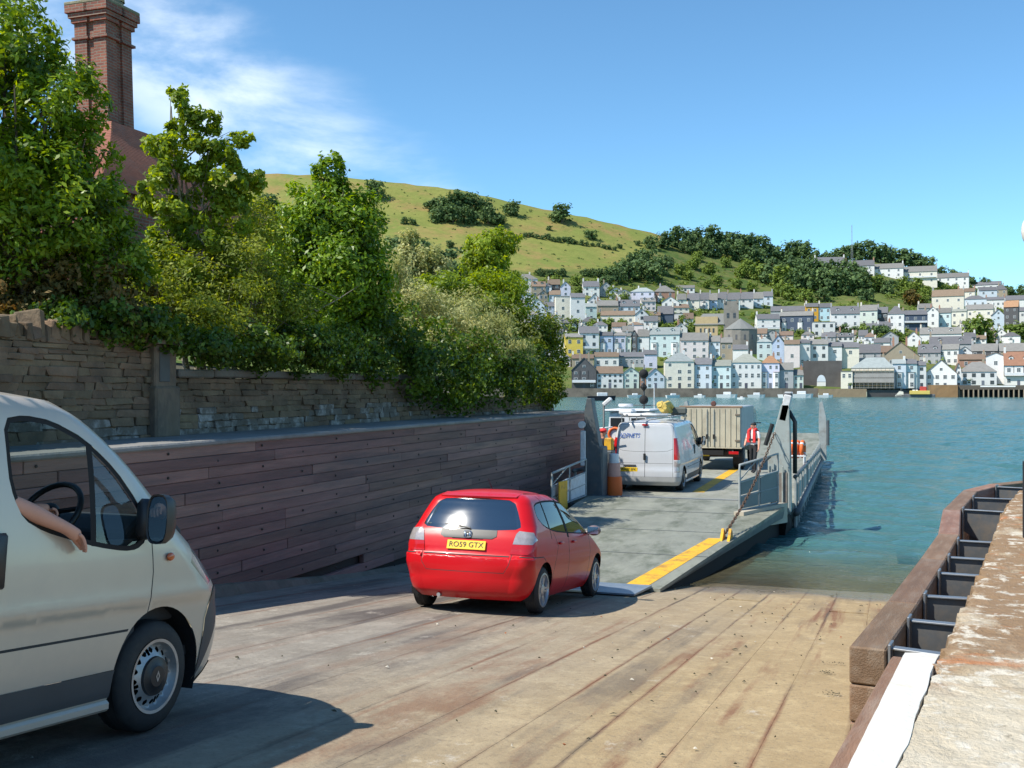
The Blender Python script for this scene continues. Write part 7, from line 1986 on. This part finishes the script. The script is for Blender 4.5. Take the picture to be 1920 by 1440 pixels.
R1 = 'in the row along the waterfront'
R2 = 'in the row just behind the waterfront'
R3 = 'on the middle slope of the town'
R4 = 'on the upper left slope under the field'
R5 = 'high on the wooded right-hand hill'
R6 = 'among the roofs left of the arched wall'
HT = [
 # waterfront
 (R1, 1072, 1118, 727, 692, 669, 'G', 'dark', 's', 3, 3, 'vl'), (R1, 1119, 1168, 727, 698, 685, 'E', 'offwhite', 'b', 3, 5, 'n'), (R1, 1169, 1198, 727, 697, 687, 'G', 'palegreen', 'g', 3, 2), (R1, 1199.5, 1211, 727, 704, 694, 'E', 'brick', 'b', 2, 1), (R1, 1212, 1246, 727, 704, 689, 'G', 'paleblue', 's', 2, 3, 'n'),
 (R1, 1247, 1301, 727, 676, 659, 'H', 'cream', 'p', 4, 3), (R1, 1302, 1334, 727, 681, 669, 'E', 'paleblue', 's', 3, 2), (R1, 1335, 1370, 727, 684, 673, 'E', 'aqua', 't', 3, 3), (R1, 1371, 1427, 727, 678, 661, 'H', 'white', 't', 3, 5), (R1, 1428, 1461, 726, 678, 664, 'H', 'lilac', 'o', 3, 3, 'b'), (R1, 1462, 1487, 726, 690, 677, 'E', 'grey', 'g', 3, 1), (R1, 1488, 1506, 726, 700, 690, 'E', 'palegreen', 'g', 2, 2),
 (R1, 1577, 1598, 726, 694, 690, 'F', 'cream', 'g', 2, 2), (R1, 1674, 1698, 726, 679, 671, 'E', 'paleblue', 'p', 3, 1, 'b'), (R1, 1699, 1719, 726, 679, 670, 'E', 'aqua', 's', 3, 1, 'b'), (R1, 1720, 1736, 726, 682, 674, 'E', 'offwhite', 's', 3, 1),
 (R1, 1737, 1792, 726, 697, 672, 'G', 'white', 'b', 2, 4, 'n'), (R1, 1793, 1802, 726, 690, 678, 'G', 'white', 'b', 3, 1, 'n'), (R1, 1803, 1866, 724, 697, 678, 'H', 'offwhite', 'g', 2, 4), (R1, 1850, 1884, 720, 668, 661, 'G', 'white', 'b', 2, 1, 'n'), (R1, 1885, 1935, 724, 684, 659, 'E', 'white', 'o', 2, 3, 'vdl'), (R1, 1937, 1990, 724, 690, 668, 'E', 'cream', 'o', 2, 3),
 # second row
 (R2, 1114, 1160, 690, 669, 660, 'E', 'white', 'b', 1, 3), (R2, 1160, 1208, 688, 669, 660, 'E', 'grey', 's', 1, 5), (R2, 1208, 1232, 690, 664, 656, 'E', 'lilac', 's', 2, 1), (R2, 1072, 1113, 690, 672, 664, 'E', 'stone', 'b', 1, 2),
 (R2, 1060, 1093, 668, 632, 625, 'E', 'yellow', 'g', 2, 2), (R2, 1086, 1123, 668, 624, 611, 'E', 'offwhite', 's', 3, 2, 'l'), (R2, 1124, 1149, 668, 629, 622, 'E', 'blue', 's', 2, 2, 'b'), (R2, 1150, 1173, 668, 629, 623, 'E', 'lilac', 'g', 2, 2, 'b'), (R2, 1174, 1183, 668, 630, 624, 'E', 'palegreen', 'g', 2, 1),
 (R2, 1184, 1194, 668, 629, 619, 'G', 'dark', 's', 3, 1, 'n'), (R2, 1195, 1217, 668, 630, 617, 'E', 'offwhite', 'g', 2, 2), (R2, 1218, 1274, 670, 627, 613, 'E', 'aqua', 'p', 3, 3, 'bd'), (R2, 1276, 1328, 674, 638, 623, 'E', 'pink', 'g', 3, 3), (R2, 1329, 1350, 674, 640, 629, 'E', 'paleblue', 'g', 3, 2), (R2, 1351, 1373, 676, 642, 632, 'E', 'stone', 'g', 2, 2),
 (R2, 1374, 1402, 680, 655, 646, 'E', 'white', 's', 2, 1), (R2, 1420, 1447, 676, 641, 633, 'H', 'aqua', 'p', 2, 2), (R2, 1448, 1470, 684, 643, 629, 'G', 'blue', 's', 3, 1), (R2, 1471, 1499, 690, 645, 637, 'E', 'pink', 'b', 3, 1), (R2, 1500, 1519, 690, 643, 636, 'E', 'white', 's', 2, 2), (R2, 1520, 1552, 690, 645, 636, 'E', 'offwhite', 'g', 3, 2), (R2, 1553, 1578, 690, 649, 641, 'E', 'white', 's', 2, 1), (R2, 1579, 1610, 690, 651, 641, 'E', 'cream', 's', 2, 1),
 (R2, 1611, 1650, 686, 661, 645, 'E', 'grey', 's', 2, 2, 'n'), (R2, 1650, 1676, 676, 660, 648, 'E', 'stone', 'b', 2, 3), (R2, 1655, 1722, 690, 668, 641, 'G', 'stone', 'b', 1, 2), (R2, 1688, 1712, 688, 664, 656, 'E', 'lilac', 's', 1, 2, 'd'), (R2, 1722, 1762, 682, 661, 645, 'E', 'grey', 's', 2, 3, 'd'), (R2, 1762, 1796, 684, 655, 645, 'E', 'white', 'g', 2, 3), (R2, 1796, 1822, 684, 660, 650, 'G', 'offwhite', 's', 2, 1, 'n'), (R2, 1822, 1868, 682, 658, 644, 'E', 'dark', 'g', 2, 3), (R2, 1868, 1930, 682, 658, 643, 'E', 'stone', 'g', 2, 4), (R2, 1930, 1985, 682, 655, 640, 'E', 'white', 's', 2, 4),
 (R2, 1800, 1848, 690, 674, 664, 'E', 'brick', 'b', 1, 2),
 # middle slope
 (R3, 1270, 1287, 578, 561, 550, 'E', 'palegreen', 'g', 2, 1), (R3, 1288, 1311, 580, 562, 549, 'E', 'cream', 's', 2, 1), (R3, 1312, 1329, 580, 561, 548, 'E', 'white', 's', 2, 1, 'b'), (R3, 1330, 1345, 580, 562, 549, 'E', 'blue', 'g', 2, 1), (R3, 1346, 1362, 580, 560, 547, 'E', 'white', 's', 2, 1), (R3, 1363, 1387, 579, 561, 548, 'E', 'aqua', 's', 2, 2), (R3, 1388, 1412, 578, 560, 547, 'E', 'white', 's', 2, 2), (R3, 1413, 1431, 577, 559, 547, 'E', 'paleblue', 'g', 2, 1), (R3, 1432, 1449, 574, 555, 546, 'E', 'paleblue', 's', 2, 1),
 (R3, 1232, 1262, 606, 588, 573, 'E', 'navy', 's', 1, 2), (R3, 1250, 1282, 604, 588, 586, 'F', 'white', 'g', 1, 2), (R3, 1126, 1190, 610, 591, 582, 'E', 'cream', 'b', 1, 4), (R3, 1191, 1216, 616, 590, 579, 'G', 'offwhite', 's', 2, 1), (R3, 1120, 1159, 592, 573, 562, 'E', 'stone', 'g', 1, 3), (R3, 1160, 1200, 594, 574, 561, 'E', 'paleblue', 's', 2, 3, 'd'),
 (R3, 1420, 1462, 626, 598, 588, 'E', 'white', 's', 3, 2, 'l'), (R3, 1463, 1523, 626, 592, 583, 'E', 'navy', 'g', 2, 4, 'b'), (R3, 1446, 1510, 598, 583, 573, 'E', 'grey', 's', 1, 4), (R3, 1511, 1534, 602, 575, 568, 'E', 'ochre', 's', 2, 2), (R3, 1535, 1558, 602, 576, 568, 'E', 'turquoise', 's', 2, 2), (R3, 1525, 1565, 632, 604, 601, 'F', 'offwhite', 'g', 2, 3), (R3, 1559, 1611, 626, 588, 573, 'E', 'white', 's', 3, 3, 'd'), (R3, 1613, 1644, 612, 582, 571, 'E', 'palegreen', 'g', 2, 2), (R3, 1645, 1664, 612, 586, 575, 'E', 'dark', 's', 2, 2),
 (R3, 1665, 1694, 628, 589, 573, 'H', 'white', 's', 3, 2), (R3, 1695, 1738, 620, 590, 581, 'E', 'navy', 's', 2, 3, 'l'), (R3, 1739, 1759, 614, 584, 575, 'G', 'white', 's', 2, 1), (R3, 1760, 1782, 616, 586, 577, 'E', 'aqua', 'g', 2, 2), (R3, 1783, 1811, 612, 584, 579, 'E', 'cream', 't', 2, 2), (R3, 1812, 1860, 612, 580, 570, 'E', 'cream', 'g', 2, 3), (R3, 1862, 1882, 628, 590, 580, 'G', 'paleblue', 's', 3, 1), (R3, 1883, 1908, 614, 575, 563, 'E', 'dark', 'o', 3, 2), (R3, 1909, 1945, 612, 583, 575, 'E', 'white', 's', 2, 2),
 (R3, 1727, 1800, 646, 626, 613, 'E', 'white', 'g', 1, 4, 'd'), (R3, 1745, 1818, 664, 645, 630, 'E', 'grey', 's', 1, 4, 'd'), (R3, 1700, 1726, 650, 634, 622, 'G', 'white', 's', 2, 1),
 # upper left
 (R4, 966, 1008, 548, 523, 512, 'H', 'offwhite', 'g', 2, 3), (R4, 1027, 1050, 552, 533, 523, 'E', 'dark', 'b', 2, 2, 'v'), (R4, 1051, 1070, 556, 537, 528, 'G', 'lilac', 's', 2, 1), (R4, 1093, 1124, 556, 537, 526, 'E', 'white', 's', 2, 2), (R4, 1125, 1148, 556, 539, 529, 'G', 'grey', 's', 2, 2),
 (R4, 948, 986, 590, 573, 561, 'E', 'white', 'g', 2, 3), (R4, 995, 1021, 594, 573, 559, 'G', 'paleblue', 's', 2, 1), (R4, 1022, 1041, 592, 574, 566, 'E', 'blue', 's', 2, 1), (R4, 1042, 1069, 600, 556, 553, 'F', 'cream', 'g', 3, 1), (R4, 1070, 1097, 610, 557, 549, 'E', 'white', 's', 3, 1), (R4, 1098, 1119, 602, 575, 568, 'E', 'teal', 'p', 2, 1), (R4, 1028, 1054, 622, 602, 590, 'G', 'beige', 'b', 2, 1), (R4, 1182, 1226, 565, 547, 538, 'H', 'lilac', 'p', 2, 3), (R4, 1228, 1266, 568, 547, 534, 'H', 'brick', 'g', 2, 2, 'b'), (R4, 1268, 1302, 548, 540, 534, 'E', 'offwhite', 'g', 1, 3, 'n'),
 # high right
 (R5, 1529, 1584, 508, 493, 481, 'E', 'lilac', 's', 2, 4), (R5, 1586, 1638, 516, 498, 487, 'E', 'white', 's', 2, 3), (R5, 1641, 1692, 520, 503, 493, 'E', 'white', 'g', 2, 3), (R5, 1695, 1755, 532, 509, 498, 'E', 'cream', 'g', 2, 3, 'l'), (R5, 1757, 1814, 536, 520, 511, 'E', 'white', 'g', 2, 4), (R5, 1817, 1874, 545, 534, 527, 'E', 'offwhite', 's', 1, 5),
 (R5, 1749, 1805, 588, 555, 542, 'E', 'cream', 'b', 2, 3), (R5, 1808, 1848, 578, 561, 553, 'H', 'paleblue', 's', 1, 3), (R5, 1850, 1884, 578, 562, 556, 'E', 'white', 's', 1, 4), (R5, 1888, 1930, 580, 562, 553, 'E', 'white', 's', 2, 3),
]
for h_ in HT: house(*h_)
# smaller houses scattered between the main rows
ir = random.Random(41); boxes_ = [(h_[1], h_[2], h_[5], h_[3]) for h_ in HT]
R7 = 'scattered between the main rows of the town'; ncount = 0
for _ in range(2600):
    if ncount >= 62: break
    w = ir.uniform(15, 32); u0 = ir.uniform(975, 1915); vb = ir.uniform(552, 694)
    uc = u0 + w / 2
    if vb < float(np.interp(uc, [960, 1260, 1400, 1440, 1700, 1760, 1920], [552, 560, 585, 606, 606, 556, 560])): continue
    hE = ir.uniform(13, 21); hR = ir.uniform(6, 11); b_ = (u0, u0 + w, vb - hE - hR, vb)
    bad = 1300 < uc < 1425 and vb > 590
    for q in boxes_:
        ox = min(b_[1], q[1]) - max(b_[0], q[0]); oy = min(b_[3], q[3]) - max(b_[2], q[2])
        if ox > 0 and oy > 0 and ox * oy > .33 * w * (hE + hR): bad = True; break
    if bad: continue
    boxes_.append(b_); ncount += 1
    house(R7, u0, u0 + w, vb, vb - hE, vb - hE - hR, ir.choice('EEEGH'), ir.choice(['white', 'white', 'white', 'offwhite', 'offwhite', 'cream', 'paleblue', 'grey', 'pink', 'stone']), ir.choice('sssgb'), 2, ir.choice([1, 2, 2, 3]), ir.choice(['', '', 'd', 'n', 'b']))

# church: nave, tower and apse
pc, dc = at_hill(1370, 660); kc_ = dc / 2000; fc = math.atan2(pc.y, pc.x) - math.pi / 2
chu = root('stone_church', 'grey stone church with square tower and conical apse roof in the town centre', 'church', pc, fc)
m_chs = M('church stone', (.23, .21, .185), .9, var=.2, scale=.4, bump=.4, bscale=2, dirt=(.15, .135, .12), dirt_scale=.5); m_cht = M('tan church stone', (.48, .36, .20), .9, var=.15, scale=.4); m_chr = M('church slate', (.17, .175, .17), .8, var=.15)
def ux(u): return (u - 1370) * kc_
def vz(v): return (660 - v) * kc_
MB().box((ux(1371), 8, vz(610)), (28 * kc_, 6, (660 - 566) * kc_)).build('tower', m_chs, chu)
for sx_ in (-1, 1): MB().box((ux(1371) + sx_ * 12 * kc_, 5, vz(563)), (3 * kc_, .8, 8 * kc_)).build('tower_pinnacle', m_chs, chu)
for q in (-1, 1): link('window', WIN_D, chu, (ux(1371 + q * 6), 4.95, vz(590)), None, (1.2, 1, 2.4))
MB().box((ux(1325), 9, vz(625)), (42 * kc_, 8, (660 - 606) * kc_ + 3)).build('nave', m_cht, chu)
nr_ = MB()
for q in (0, 1): nr_.add([(ux(1300), 4.6 + q * 8.8, vz(607)), (ux(1358), 4.6 + q * 8.8, vz(607)), (ux(1358), 9, vz(585)), (ux(1318), 9, vz(585))], [(0, 1, 2, 3)])
nr_.build('nave_roof', m_chr, chu, normals=False)
for q in range(4): link('window', WIN_D, chu, (ux(1314 + q * 8), 4.95, vz(618)), None, (.8, 1, 2.0))
ap = MB(); pts_ = [(math.cos(a_) * 31 * kc_ + ux(1388), -math.sin(a_) * 20 * kc_ + 4) for a_ in [math.pi * k_ / 6 for k_ in range(7)]]
ap.prism(pts_, (660 - 617) * kc_ + 3, 'Z', -3); apo = ap.build('apse', m_chs, chu)
ar = MB(); ar.add([(x * 1.0, y - .3, vz(617)) for x, y in pts_] + [(ux(1388), 4, vz(596))], [(i, i + 1, 7) for i in range(6)]); ar.build('apse_roof', m_chr, chu, normals=False)
for k_ in range(1, 5):
    a_, b_ = Vector(pts_[k_]), Vector(pts_[k_ + 1]); c_ = (a_ + b_) / 2
    link('window', WIN_D, apo, (c_.x, c_.y - .02, vz(632)), (0, 0, math.atan2(b_.y - a_.y, b_.x - a_.x)), (.8, 1, 2.2))

# dark retaining wall with arch
pw, dw = world_at(1540, 727, 398), 398; kw = dw / 2000
rw = root('arched_wall', 'dark stone retaining wall with a pale arched boathouse door', 'wall', (pw.x, pw.y, 3.05), math.atan2(pw.y, pw.x) - math.pi / 2)
MB().box((2 * kw, 1.5, 4.4), (70 * kw, 3, 12)).build('masonry', m_rw, rw)
MB().prism([(-8 * kw * math.cos(math.pi * q / 12), 2.6 + 8 * kw * math.sin(math.pi * q / 12) * 1.6) for q in range(13)], .1, 'Y', -.12).build('arch_fanlight', M('wall paleblue', PAL['paleblue'], .85), rw)
MB().box((0, -.1, 1.7), (16 * kw, .12, 1.5)).build('boat_door', M('wall white', PAL['white'], .85), rw)
# scaffolded building
ps_ = world_at(1636, 727, 391); ks = 391 / 2000
sb = root('scaffolded_building', 'cream waterside building wrapped in scaffolding with a hipped pale roof', 'building', (ps_.x, ps_.y, 2.6), math.atan2(ps_.y, ps_.x) - math.pi / 2)
hwid = 38 * ks
MB().box((0, 5, 3.6), (2 * hwid, 9, 8.6)).build('wall', M('shaded render', (.30, .26, .21), .9, var=.15, scale=.5), sb)
MB().box((0, .42, 7.2), (2 * hwid + .1, .1, 1.5)).build('top_storey_band', M('wall cream', PAL['cream'], .85), sb)
rf_ = MB(); rf_.add([(-hwid - .3, .2, 8), (hwid + .3, .2, 8), (hwid + .3, 9.8, 8), (-hwid - .3, 9.8, 8), (-hwid * .3, 5, 12), (hwid * .55, 5, 12)], [(0, 1, 5, 4), (1, 2, 5), (2, 3, 4, 5), (3, 0, 4)]); rf_.build('roof', rmat('p'), sb, normals=False)
for r_ in range(3):
    for c in range(5): link('window', WIN_D, sb, (-hwid + (c + .5) * hwid * .4, .46, 1.6 + r_ * 2.5), None, (1.0, 1, 1.4))
m_sc = M('scaffold tube', (.30, .29, .27), .5, metal=.4)
for c in range(11): MB().tube([(-hwid + c * hwid * .2, -.9, -2.0), (-hwid + c * hwid * .2, -.9, 8.2)], .07, n=5).build('standard', m_sc, sb)
for r_ in range(5): MB().tube([(-hwid, -.95, .8 + r_ * 1.8), (hwid, -.95, .8 + r_ * 1.8)], .06, n=5).build('ledger', m_sc, sb)
for r_ in range(4): MB().box((0, -.3, 1.7 + r_ * 1.8), (2 * hwid, 1.1, .08)).build('scaffold_board', M('boards', (.30, .22, .13), .8, var=.2), sb)
for r_ in range(2): MB().box((0, -1.0, 3.5 + r_ * 1.8), (2 * hwid, .02, 1.5)).build('debris_sheet', M('grey sheet', (.30, .285, .27), .9, var=.2, scale=.6), sb)
# timber pier
pp2 = world_at(1860, 727, 380); pr = root('timber_pier', 'timber piled pier with dark fascia at the right end of the far waterfront', 'pier', (pp2.x, pp2.y, 0), math.atan2(pp2.y, pp2.x) - math.pi / 2)
kp = 380 / 2000
MB().box((6 * kp, 2, 3.5), (150 * kp, 4, 1.6)).build('fascia', M('pier timber', (.09, .075, .06), .9, var=.3, scale=.5), pr)
MB().box((10 * kp, .1, 3.9), (60 * kp, .3, .5)).build('white_rail', M('wall white', PAL['white'], .85), pr)
pile = MB().tube([(0, 0, -1), (0, 0, 2.75)], .28, n=8).mesh('pile', M('pile timber', (.26, .21, .15), .9, var=.3))
for i in range(17): link('pile', pile, pr, (-66 * kp + i * 8.6 * kp, .2, 0))
MB().box((6 * kp, 3.2, 1.2), (150 * kp, .5, 3.2)).build('black_backing', m_blackm, pr)  # plain matt black sheet behind the piles
# the other ferry lying at the far slip
pf = world_at(1716, 727, 376); of = root('far_ferry', 'second ferry float with yellow bow and red upperworks at the far slip', 'ferry', (pf.x, pf.y, 0), math.atan2(pf.y, pf.x) - math.pi / 2)
kf = 376 / 2000
MB().cham((0, 2, .5), (70 * kf, 5, 1.3), .2).build('hull', m_hull, of)
MB().cham((8 * kf, 0, 1.7), (36 * kf, 2.5, 1.3), .1).build('bulwark', M('ferry yellow', (.55, .42, .10), .7), of)
MB().prism([(-36 * kf, .4), (-20 * kf, .4), (-21 * kf, 2.0), (-28 * kf, 2.2)], 3, 'Y', -.5).build('bow', M('wall cream', PAL['cream'], .85), of)
MB().cham((14 * kf, 1, 3.0), (12 * kf, 2, 1.6), .1).build('upperworks', M('ferry red', (.42, .05, .04), .6), of)
MB().cham((0, 1, 2.0), (10 * kf, 2, 1.4), .1).build('cabin', m_fwhite, of)
for x in (-25, 0, 22): MB().tube([(x * kf, 0, 1), (x * kf, 0, 4.4)], .12).build('post', m_fdark, of)
# moored boats
def boat(u, d, L, label, hullm, mast=0.0, cabin=True, rz=None):
    p = world_at(u, 727, d); b = root('moored_boat', label, 'boat', (p.x, p.y, 0), math.atan2(p.y, p.x) - math.pi / 2 + (rng.uniform(-.5, .5) if rz is None else rz), 'boats moored on the river')
    w = L * .3; ol = [(-L / 2, -w / 2), (L * .2, -w / 2), (L * .42, -w * .25), (L / 2, 0), (L * .42, w * .25), (L * .2, w / 2), (-L / 2, w / 2)]; n_ = len(ol); h_ = L * .13 + .2
    m_ = MB(); m_.add([(x * .92, y * .75, -.2) for x, y in ol] + [(x, y, h_ * (1 + .25 * max(0, x / L))) for x, y in ol], [(i, (i + 1) % n_, n_ + (i + 1) % n_, n_ + i) for i in range(n_)] + [tuple(range(n_, 2 * n_))]); m_.build('hull', hullm, b)
    if cabin: MB().cham((L * .02, 0, h_ + L * .06), (L * .36, w * .6, L * .13), .12).build('cabin', m_fwhite, b)
    if mast: MB().tube([(L * .05, 0, h_), (L * .05, 0, h_ + mast)], .06, n=6).build('mast', m_fgrey, b)
m_bh = M('boat hull white', (.68, .68, .67), .4, var=.05)
boat(1128, 280, 7.5, 'dark-hulled boat moored left of the day shapes', m_navy, 0, True, .1)
for u, d, L, l_ in [(1190, 366, 5, 'small white boat moored behind the tug mast'), (1262, 360, 5, 'small white boat moored between the tug mast and the lorry'), (1312, 366, 4, 'small white boat moored above the left end of the lorry'), (1363, 360, 7, 'white motor boat moored above the lorry roof'), (1390, 310, 2.4, 'tiny white dinghy moored beyond the right end of the lorry'), (1418, 364, 6, 'white motor boat moored left of the near lifting post'), (1478, 362, 7, 'white motor boat moored just right of the near lifting post'), (1502, 360, 8, 'second white motor boat right of the near lifting post'), (1548, 366, 5, 'small white boat moored right of the far lifting post')]:
    boat(u, d, L, l_, m_bh)
# hilltop mast
pm_, dm_ = at_hill(1597, 497); hm = root('hilltop_mast', 'lattice radio mast rising from the wood on the right-hand hill', 'mast', pm_)
hh = 75 * dm_ / 2000
for a_ in (0, 2.09, 4.19): MB().tube([(.9 * math.cos(a_), .9 * math.sin(a_), 0), (.2 * math.cos(a_), .2 * math.sin(a_), hh)], .11, n=5).build('leg', m_fgrey, hm)
for q in range(9): MB().tube([((.9 - .08 * q) * math.cos(a_), (.9 - .08 * q) * math.sin(a_), hh * (q + .5) / 9) for a_ in (0, 2.09, 4.19)], .07, n=4, close=True).build('brace', m_fgrey, hm)

# ------------------------------------------------------------------ far trees
def far_crown(seed, mat, n=1100, sz=.72):
    r = random.Random(seed)
    bl = [((0, 0, .75), (.85, .85, .8))] + [((r.uniform(-.6, .6), r.uniform(-.6, .6), r.uniform(.2, 1.25)), (r.uniform(.35, .6),) * 2 + (r.uniform(.3, .5),)) for _ in range(8)]
    return leaf_mesh('crown', bl, n, .30 * sz, mat, seed, aspect=.8, clumps=16, spread=.26, inner=.15, up=.5)
CR = {'d': [far_crown(100 + i, L_far) for i in range(5)], 'l': [far_crown(200 + i, L_far2) for i in range(4)], 'r': [far_crown(300, L_red)]}
TRK = MB().tube([(0, 0, -.6), (.03, .02, .5), (0, 0, 1.0)], [.10, .08, .04], n=6).mesh('trunk', m_bark)
def far_tree(u, v, rpx, label, kind='d', group='trees on the far hillside', vs_=1.0):
    p, d = at_hill(u, v); k = d / 2000; R_ = rpx * k
    t = root('hillside_tree', label, 'tree', p, rng.uniform(0, 6.28), group)
    link('trunk', TRK, t, None, None, (R_, R_, R_ * vs_)); link('crown', rng.choice(CR[kind]), t, None, None, (R_, R_, R_ * vs_))
    return t
singles = [(705, 372, 20, 'lone scrubby tree near the field skyline right of the glossy tree', 'd', 1.1), (505, 400, 28, 'dark round tree on the field edge behind the slender tree', 'd', .8), (958, 404, 17, 'round tree alone on the field left of the skyline oak', 'd', 1), (1053, 417, 24, 'broad oak near the field skyline', 'd', .9), (1109, 449, 13, 'small flat-topped tree alone on the right of the field', 'd', .9), (1196, 460, 6, 'small bush at the right end of the field', 'd', 1), (1162, 466, 6, 'small bush left of the right end of the field', 'd', 1), (1030, 432, 7, 'small bush below the broad oak', 'd', .8),
           (1835, 640, 32, 'round green tree standing in the town at the right', 'l', .95), (1711, 572, 20, 'dark purple-brown tree above the white hipped house', 'r', .9), (1337, 726, 9, 'slim green tree on the waterfront between blue houses', 'l', 2.0), (1592, 728, 11, 'pale green bush on the waterfront beside the scaffolding', 'l', .9), (1815, 722, 12, 'green bush in front of the off-white waterfront house', 'd', .8), (1905, 634, 26, 'yellow-green shrubby tree at the right edge of the town', 'l', .7)]
for u, v, r_, l_, k_, q_ in singles: far_tree(u, v, r_, l_, k_, vs_=q_)
def wood(pts, where, kind):
    pts = sorted(pts, key=lambda p_: p_[0])
    for i, q in enumerate(pts): far_tree(q[0], q[1], q[2], f'{ordinal(i)} tree from the left {where}', q[3] if len(q) > 3 else kind, 'trees on the far hillside')
wood([(812, 398, 16), (835, 400, 22), (858, 398, 24), (880, 396, 22), (905, 400, 20), (822, 416, 18), (850, 418, 22), (878, 418, 20), (915, 420, 22), (938, 420, 12)], 'in the copse in the middle of the field', 'd')
wood([(758, 420, 8), (774, 422, 8), (740, 480, 24), (790, 490, 26), (830, 505, 26), (800, 470, 10), (845, 465, 9), (868, 475, 8), (765, 515, 26), (860, 525, 22), (905, 540, 24)], 'in the scrub at the lower left of the field', 'd')
wood([(985 + i * 10.5, 445 + i * 1.5 + rng.uniform(-2, 2), rng.uniform(4, 8)) for i in range(17)], 'in the hedge crossing the field', 'd')
wood([(1012 + i * 14, 518, 9) for i in range(13) if i not in (4, 5)], 'in the tall hedge under the field', 'd')
wood([(1155, 530, 20), (1180, 525, 24), (1205, 520, 26), (1225, 530, 24), (1165, 515, 16), (1190, 505, 20), (1215, 500, 22), (1240, 515, 20), (1135, 540, 16), (1250, 500, 14)], 'in the dark clump at the left of the wood', 'd')
wood([(1218, 466, 14), (1245, 465, 18), (1272, 462, 22), (1300, 462, 22), (1330, 466, 26), (1362, 468, 26), (1395, 472, 28), (1425, 480, 26), (1450, 490, 22), (1480, 492, 24), (1510, 494, 24), (1530, 500, 18), (1285, 474, 16), (1320, 478, 18), (1350, 482, 18), (1385, 488, 22), (1415, 498, 24), (1465, 475, 14), (1490, 478, 16)], 'in the wood along the central skyline', 'd')
wood([(1555, 495, 16), (1580, 490, 20), (1605, 486, 22), (1632, 486, 22), (1660, 488, 22), (1688, 494, 22), (1712, 502, 20), (1738, 512, 18), (1765, 522, 14), (1790, 528, 14), (1820, 536, 12), (1845, 542, 14), (1866, 548, 12), (1890, 556, 14), (1915, 558, 14), (1940, 560, 16), (1570, 478, 10), (1645, 478, 12)], 'on the right-hand skyline', 'd')
wood([(1420, 525, 20, 'l'), (1445, 532, 24), (1470, 540, 26, 'l'), (1500, 545, 28), (1530, 548, 30), (1560, 552, 30), (1590, 552, 28), (1615, 548, 24), (1455, 515, 20), (1490, 518, 24), (1520, 522, 24), (1550, 525, 24), (1580, 528, 24), (1610, 530, 22), (1640, 545, 20, 'l'), (1665, 552, 18), (1480, 562, 18, 'l'), (1510, 566, 16, 'l'), (1460, 556, 14, 'l'), (1545, 566, 16), (1625, 565, 16), (1690, 545, 16, 'l'), (1720, 548, 16, 'l')], 'in the wood on the slope above the town', 'd')
wood([(1300, 505, 14, 'l'), (1330, 515, 14, 'l'), (1360, 500, 12), (1390, 520, 14, 'l'), (1290, 525, 12), (1345, 535, 12, 'l'), (1310, 490, 12, 'l'), (1380, 540, 12, 'l'), (1410, 548, 12), (1275, 515, 14), (1325, 540, 9), (1400, 505, 13, 'l')], 'in the bushes of the central slope', 'l')
wood([(1080, 535, 12, 'l'), (1085, 552, 10), (1015, 552, 10, 'l'), (1150, 560, 14), (1170, 565, 12, 'l'), (1110, 620, 14), (1075, 620, 16), (1140, 618, 14), (1165, 616, 12, 'l'), (1215, 605, 12), (1230, 620, 12, 'l'), (1285, 612, 14, 'l'), (1305, 622, 14, 'l'), (1290, 630, 12), (1250, 626, 12, 'l')], 'in the gardens of the left part of town', 'l')
wood([(1420, 640, 12), (1500, 632, 10, 'l'), (1520, 634, 8, 'l'), (1580, 630, 14), (1600, 636, 14), (1620, 630, 14, 'l'), (1640, 634, 14), (1660, 632, 14), (1680, 640, 14, 'l'), (1615, 642, 12), (1575, 640, 10), (1655, 645, 12, 'l'), (1745, 608, 10), (1690, 600, 8, 'l'), (1730, 570, 12, 'l'), (1735, 560, 14, 'l'), (1760, 540, 8), (1700, 560, 14, 'l'), (1790, 545, 8, 'l')], 'in the gardens of the right part of town', 'd')

gr = np.random.default_rng(77); bl_ = []
for _ in range(1500):
    u = gr.uniform(960, 1960); v = gr.uniform(500, 690)
    if v < float(np.interp(u, [960, 1240, 1330, 1560, 1700, 1960], [515, 512, 470, 505, 520, 560])): continue
    p, d = at_hill(u, v); R_ = gr.uniform(.8, 2.3); bl_.append(((p.x, p.y, p.z + R_ * .3), (R_, R_, R_ * .8)))
tag(link('garden_scrub', leaf_mesh('garden_scrub', bl_, 60000, 1.0, L_far2, 78, aspect=.8, clumps=7, spread=.35, inner=.1, up=.5)), 'mixed garden shrubs and hedges filling the gaps between the town houses', 'shrubs', kind='stuff')
fr_ = []
for _ in range(420):
    u = gr.uniform(700, 1330); v = gr.uniform(350, 505)
    if v < v_top(u) + 6 or v > float(np.interp(u, [900, 1000, 1150, 1210, 1260, 1330], [505, 512, 505, 470, 455, 470])): continue
    p, d = at_hill(u, v); R_ = gr.uniform(.3, 1.0); fr_.append(((p.x, p.y, p.z + R_ * .2), (R_ * 1.5, R_, R_ * .6)))
tag(link('field_scrub', leaf_mesh('field_scrub', fr_, 7000, .6, L_far, 79, aspect=.8, clumps=7, spread=.35, inner=.1, up=.5)), 'low gorse and thistle tufts dotted over the hill field', 'shrubs', kind='stuff')
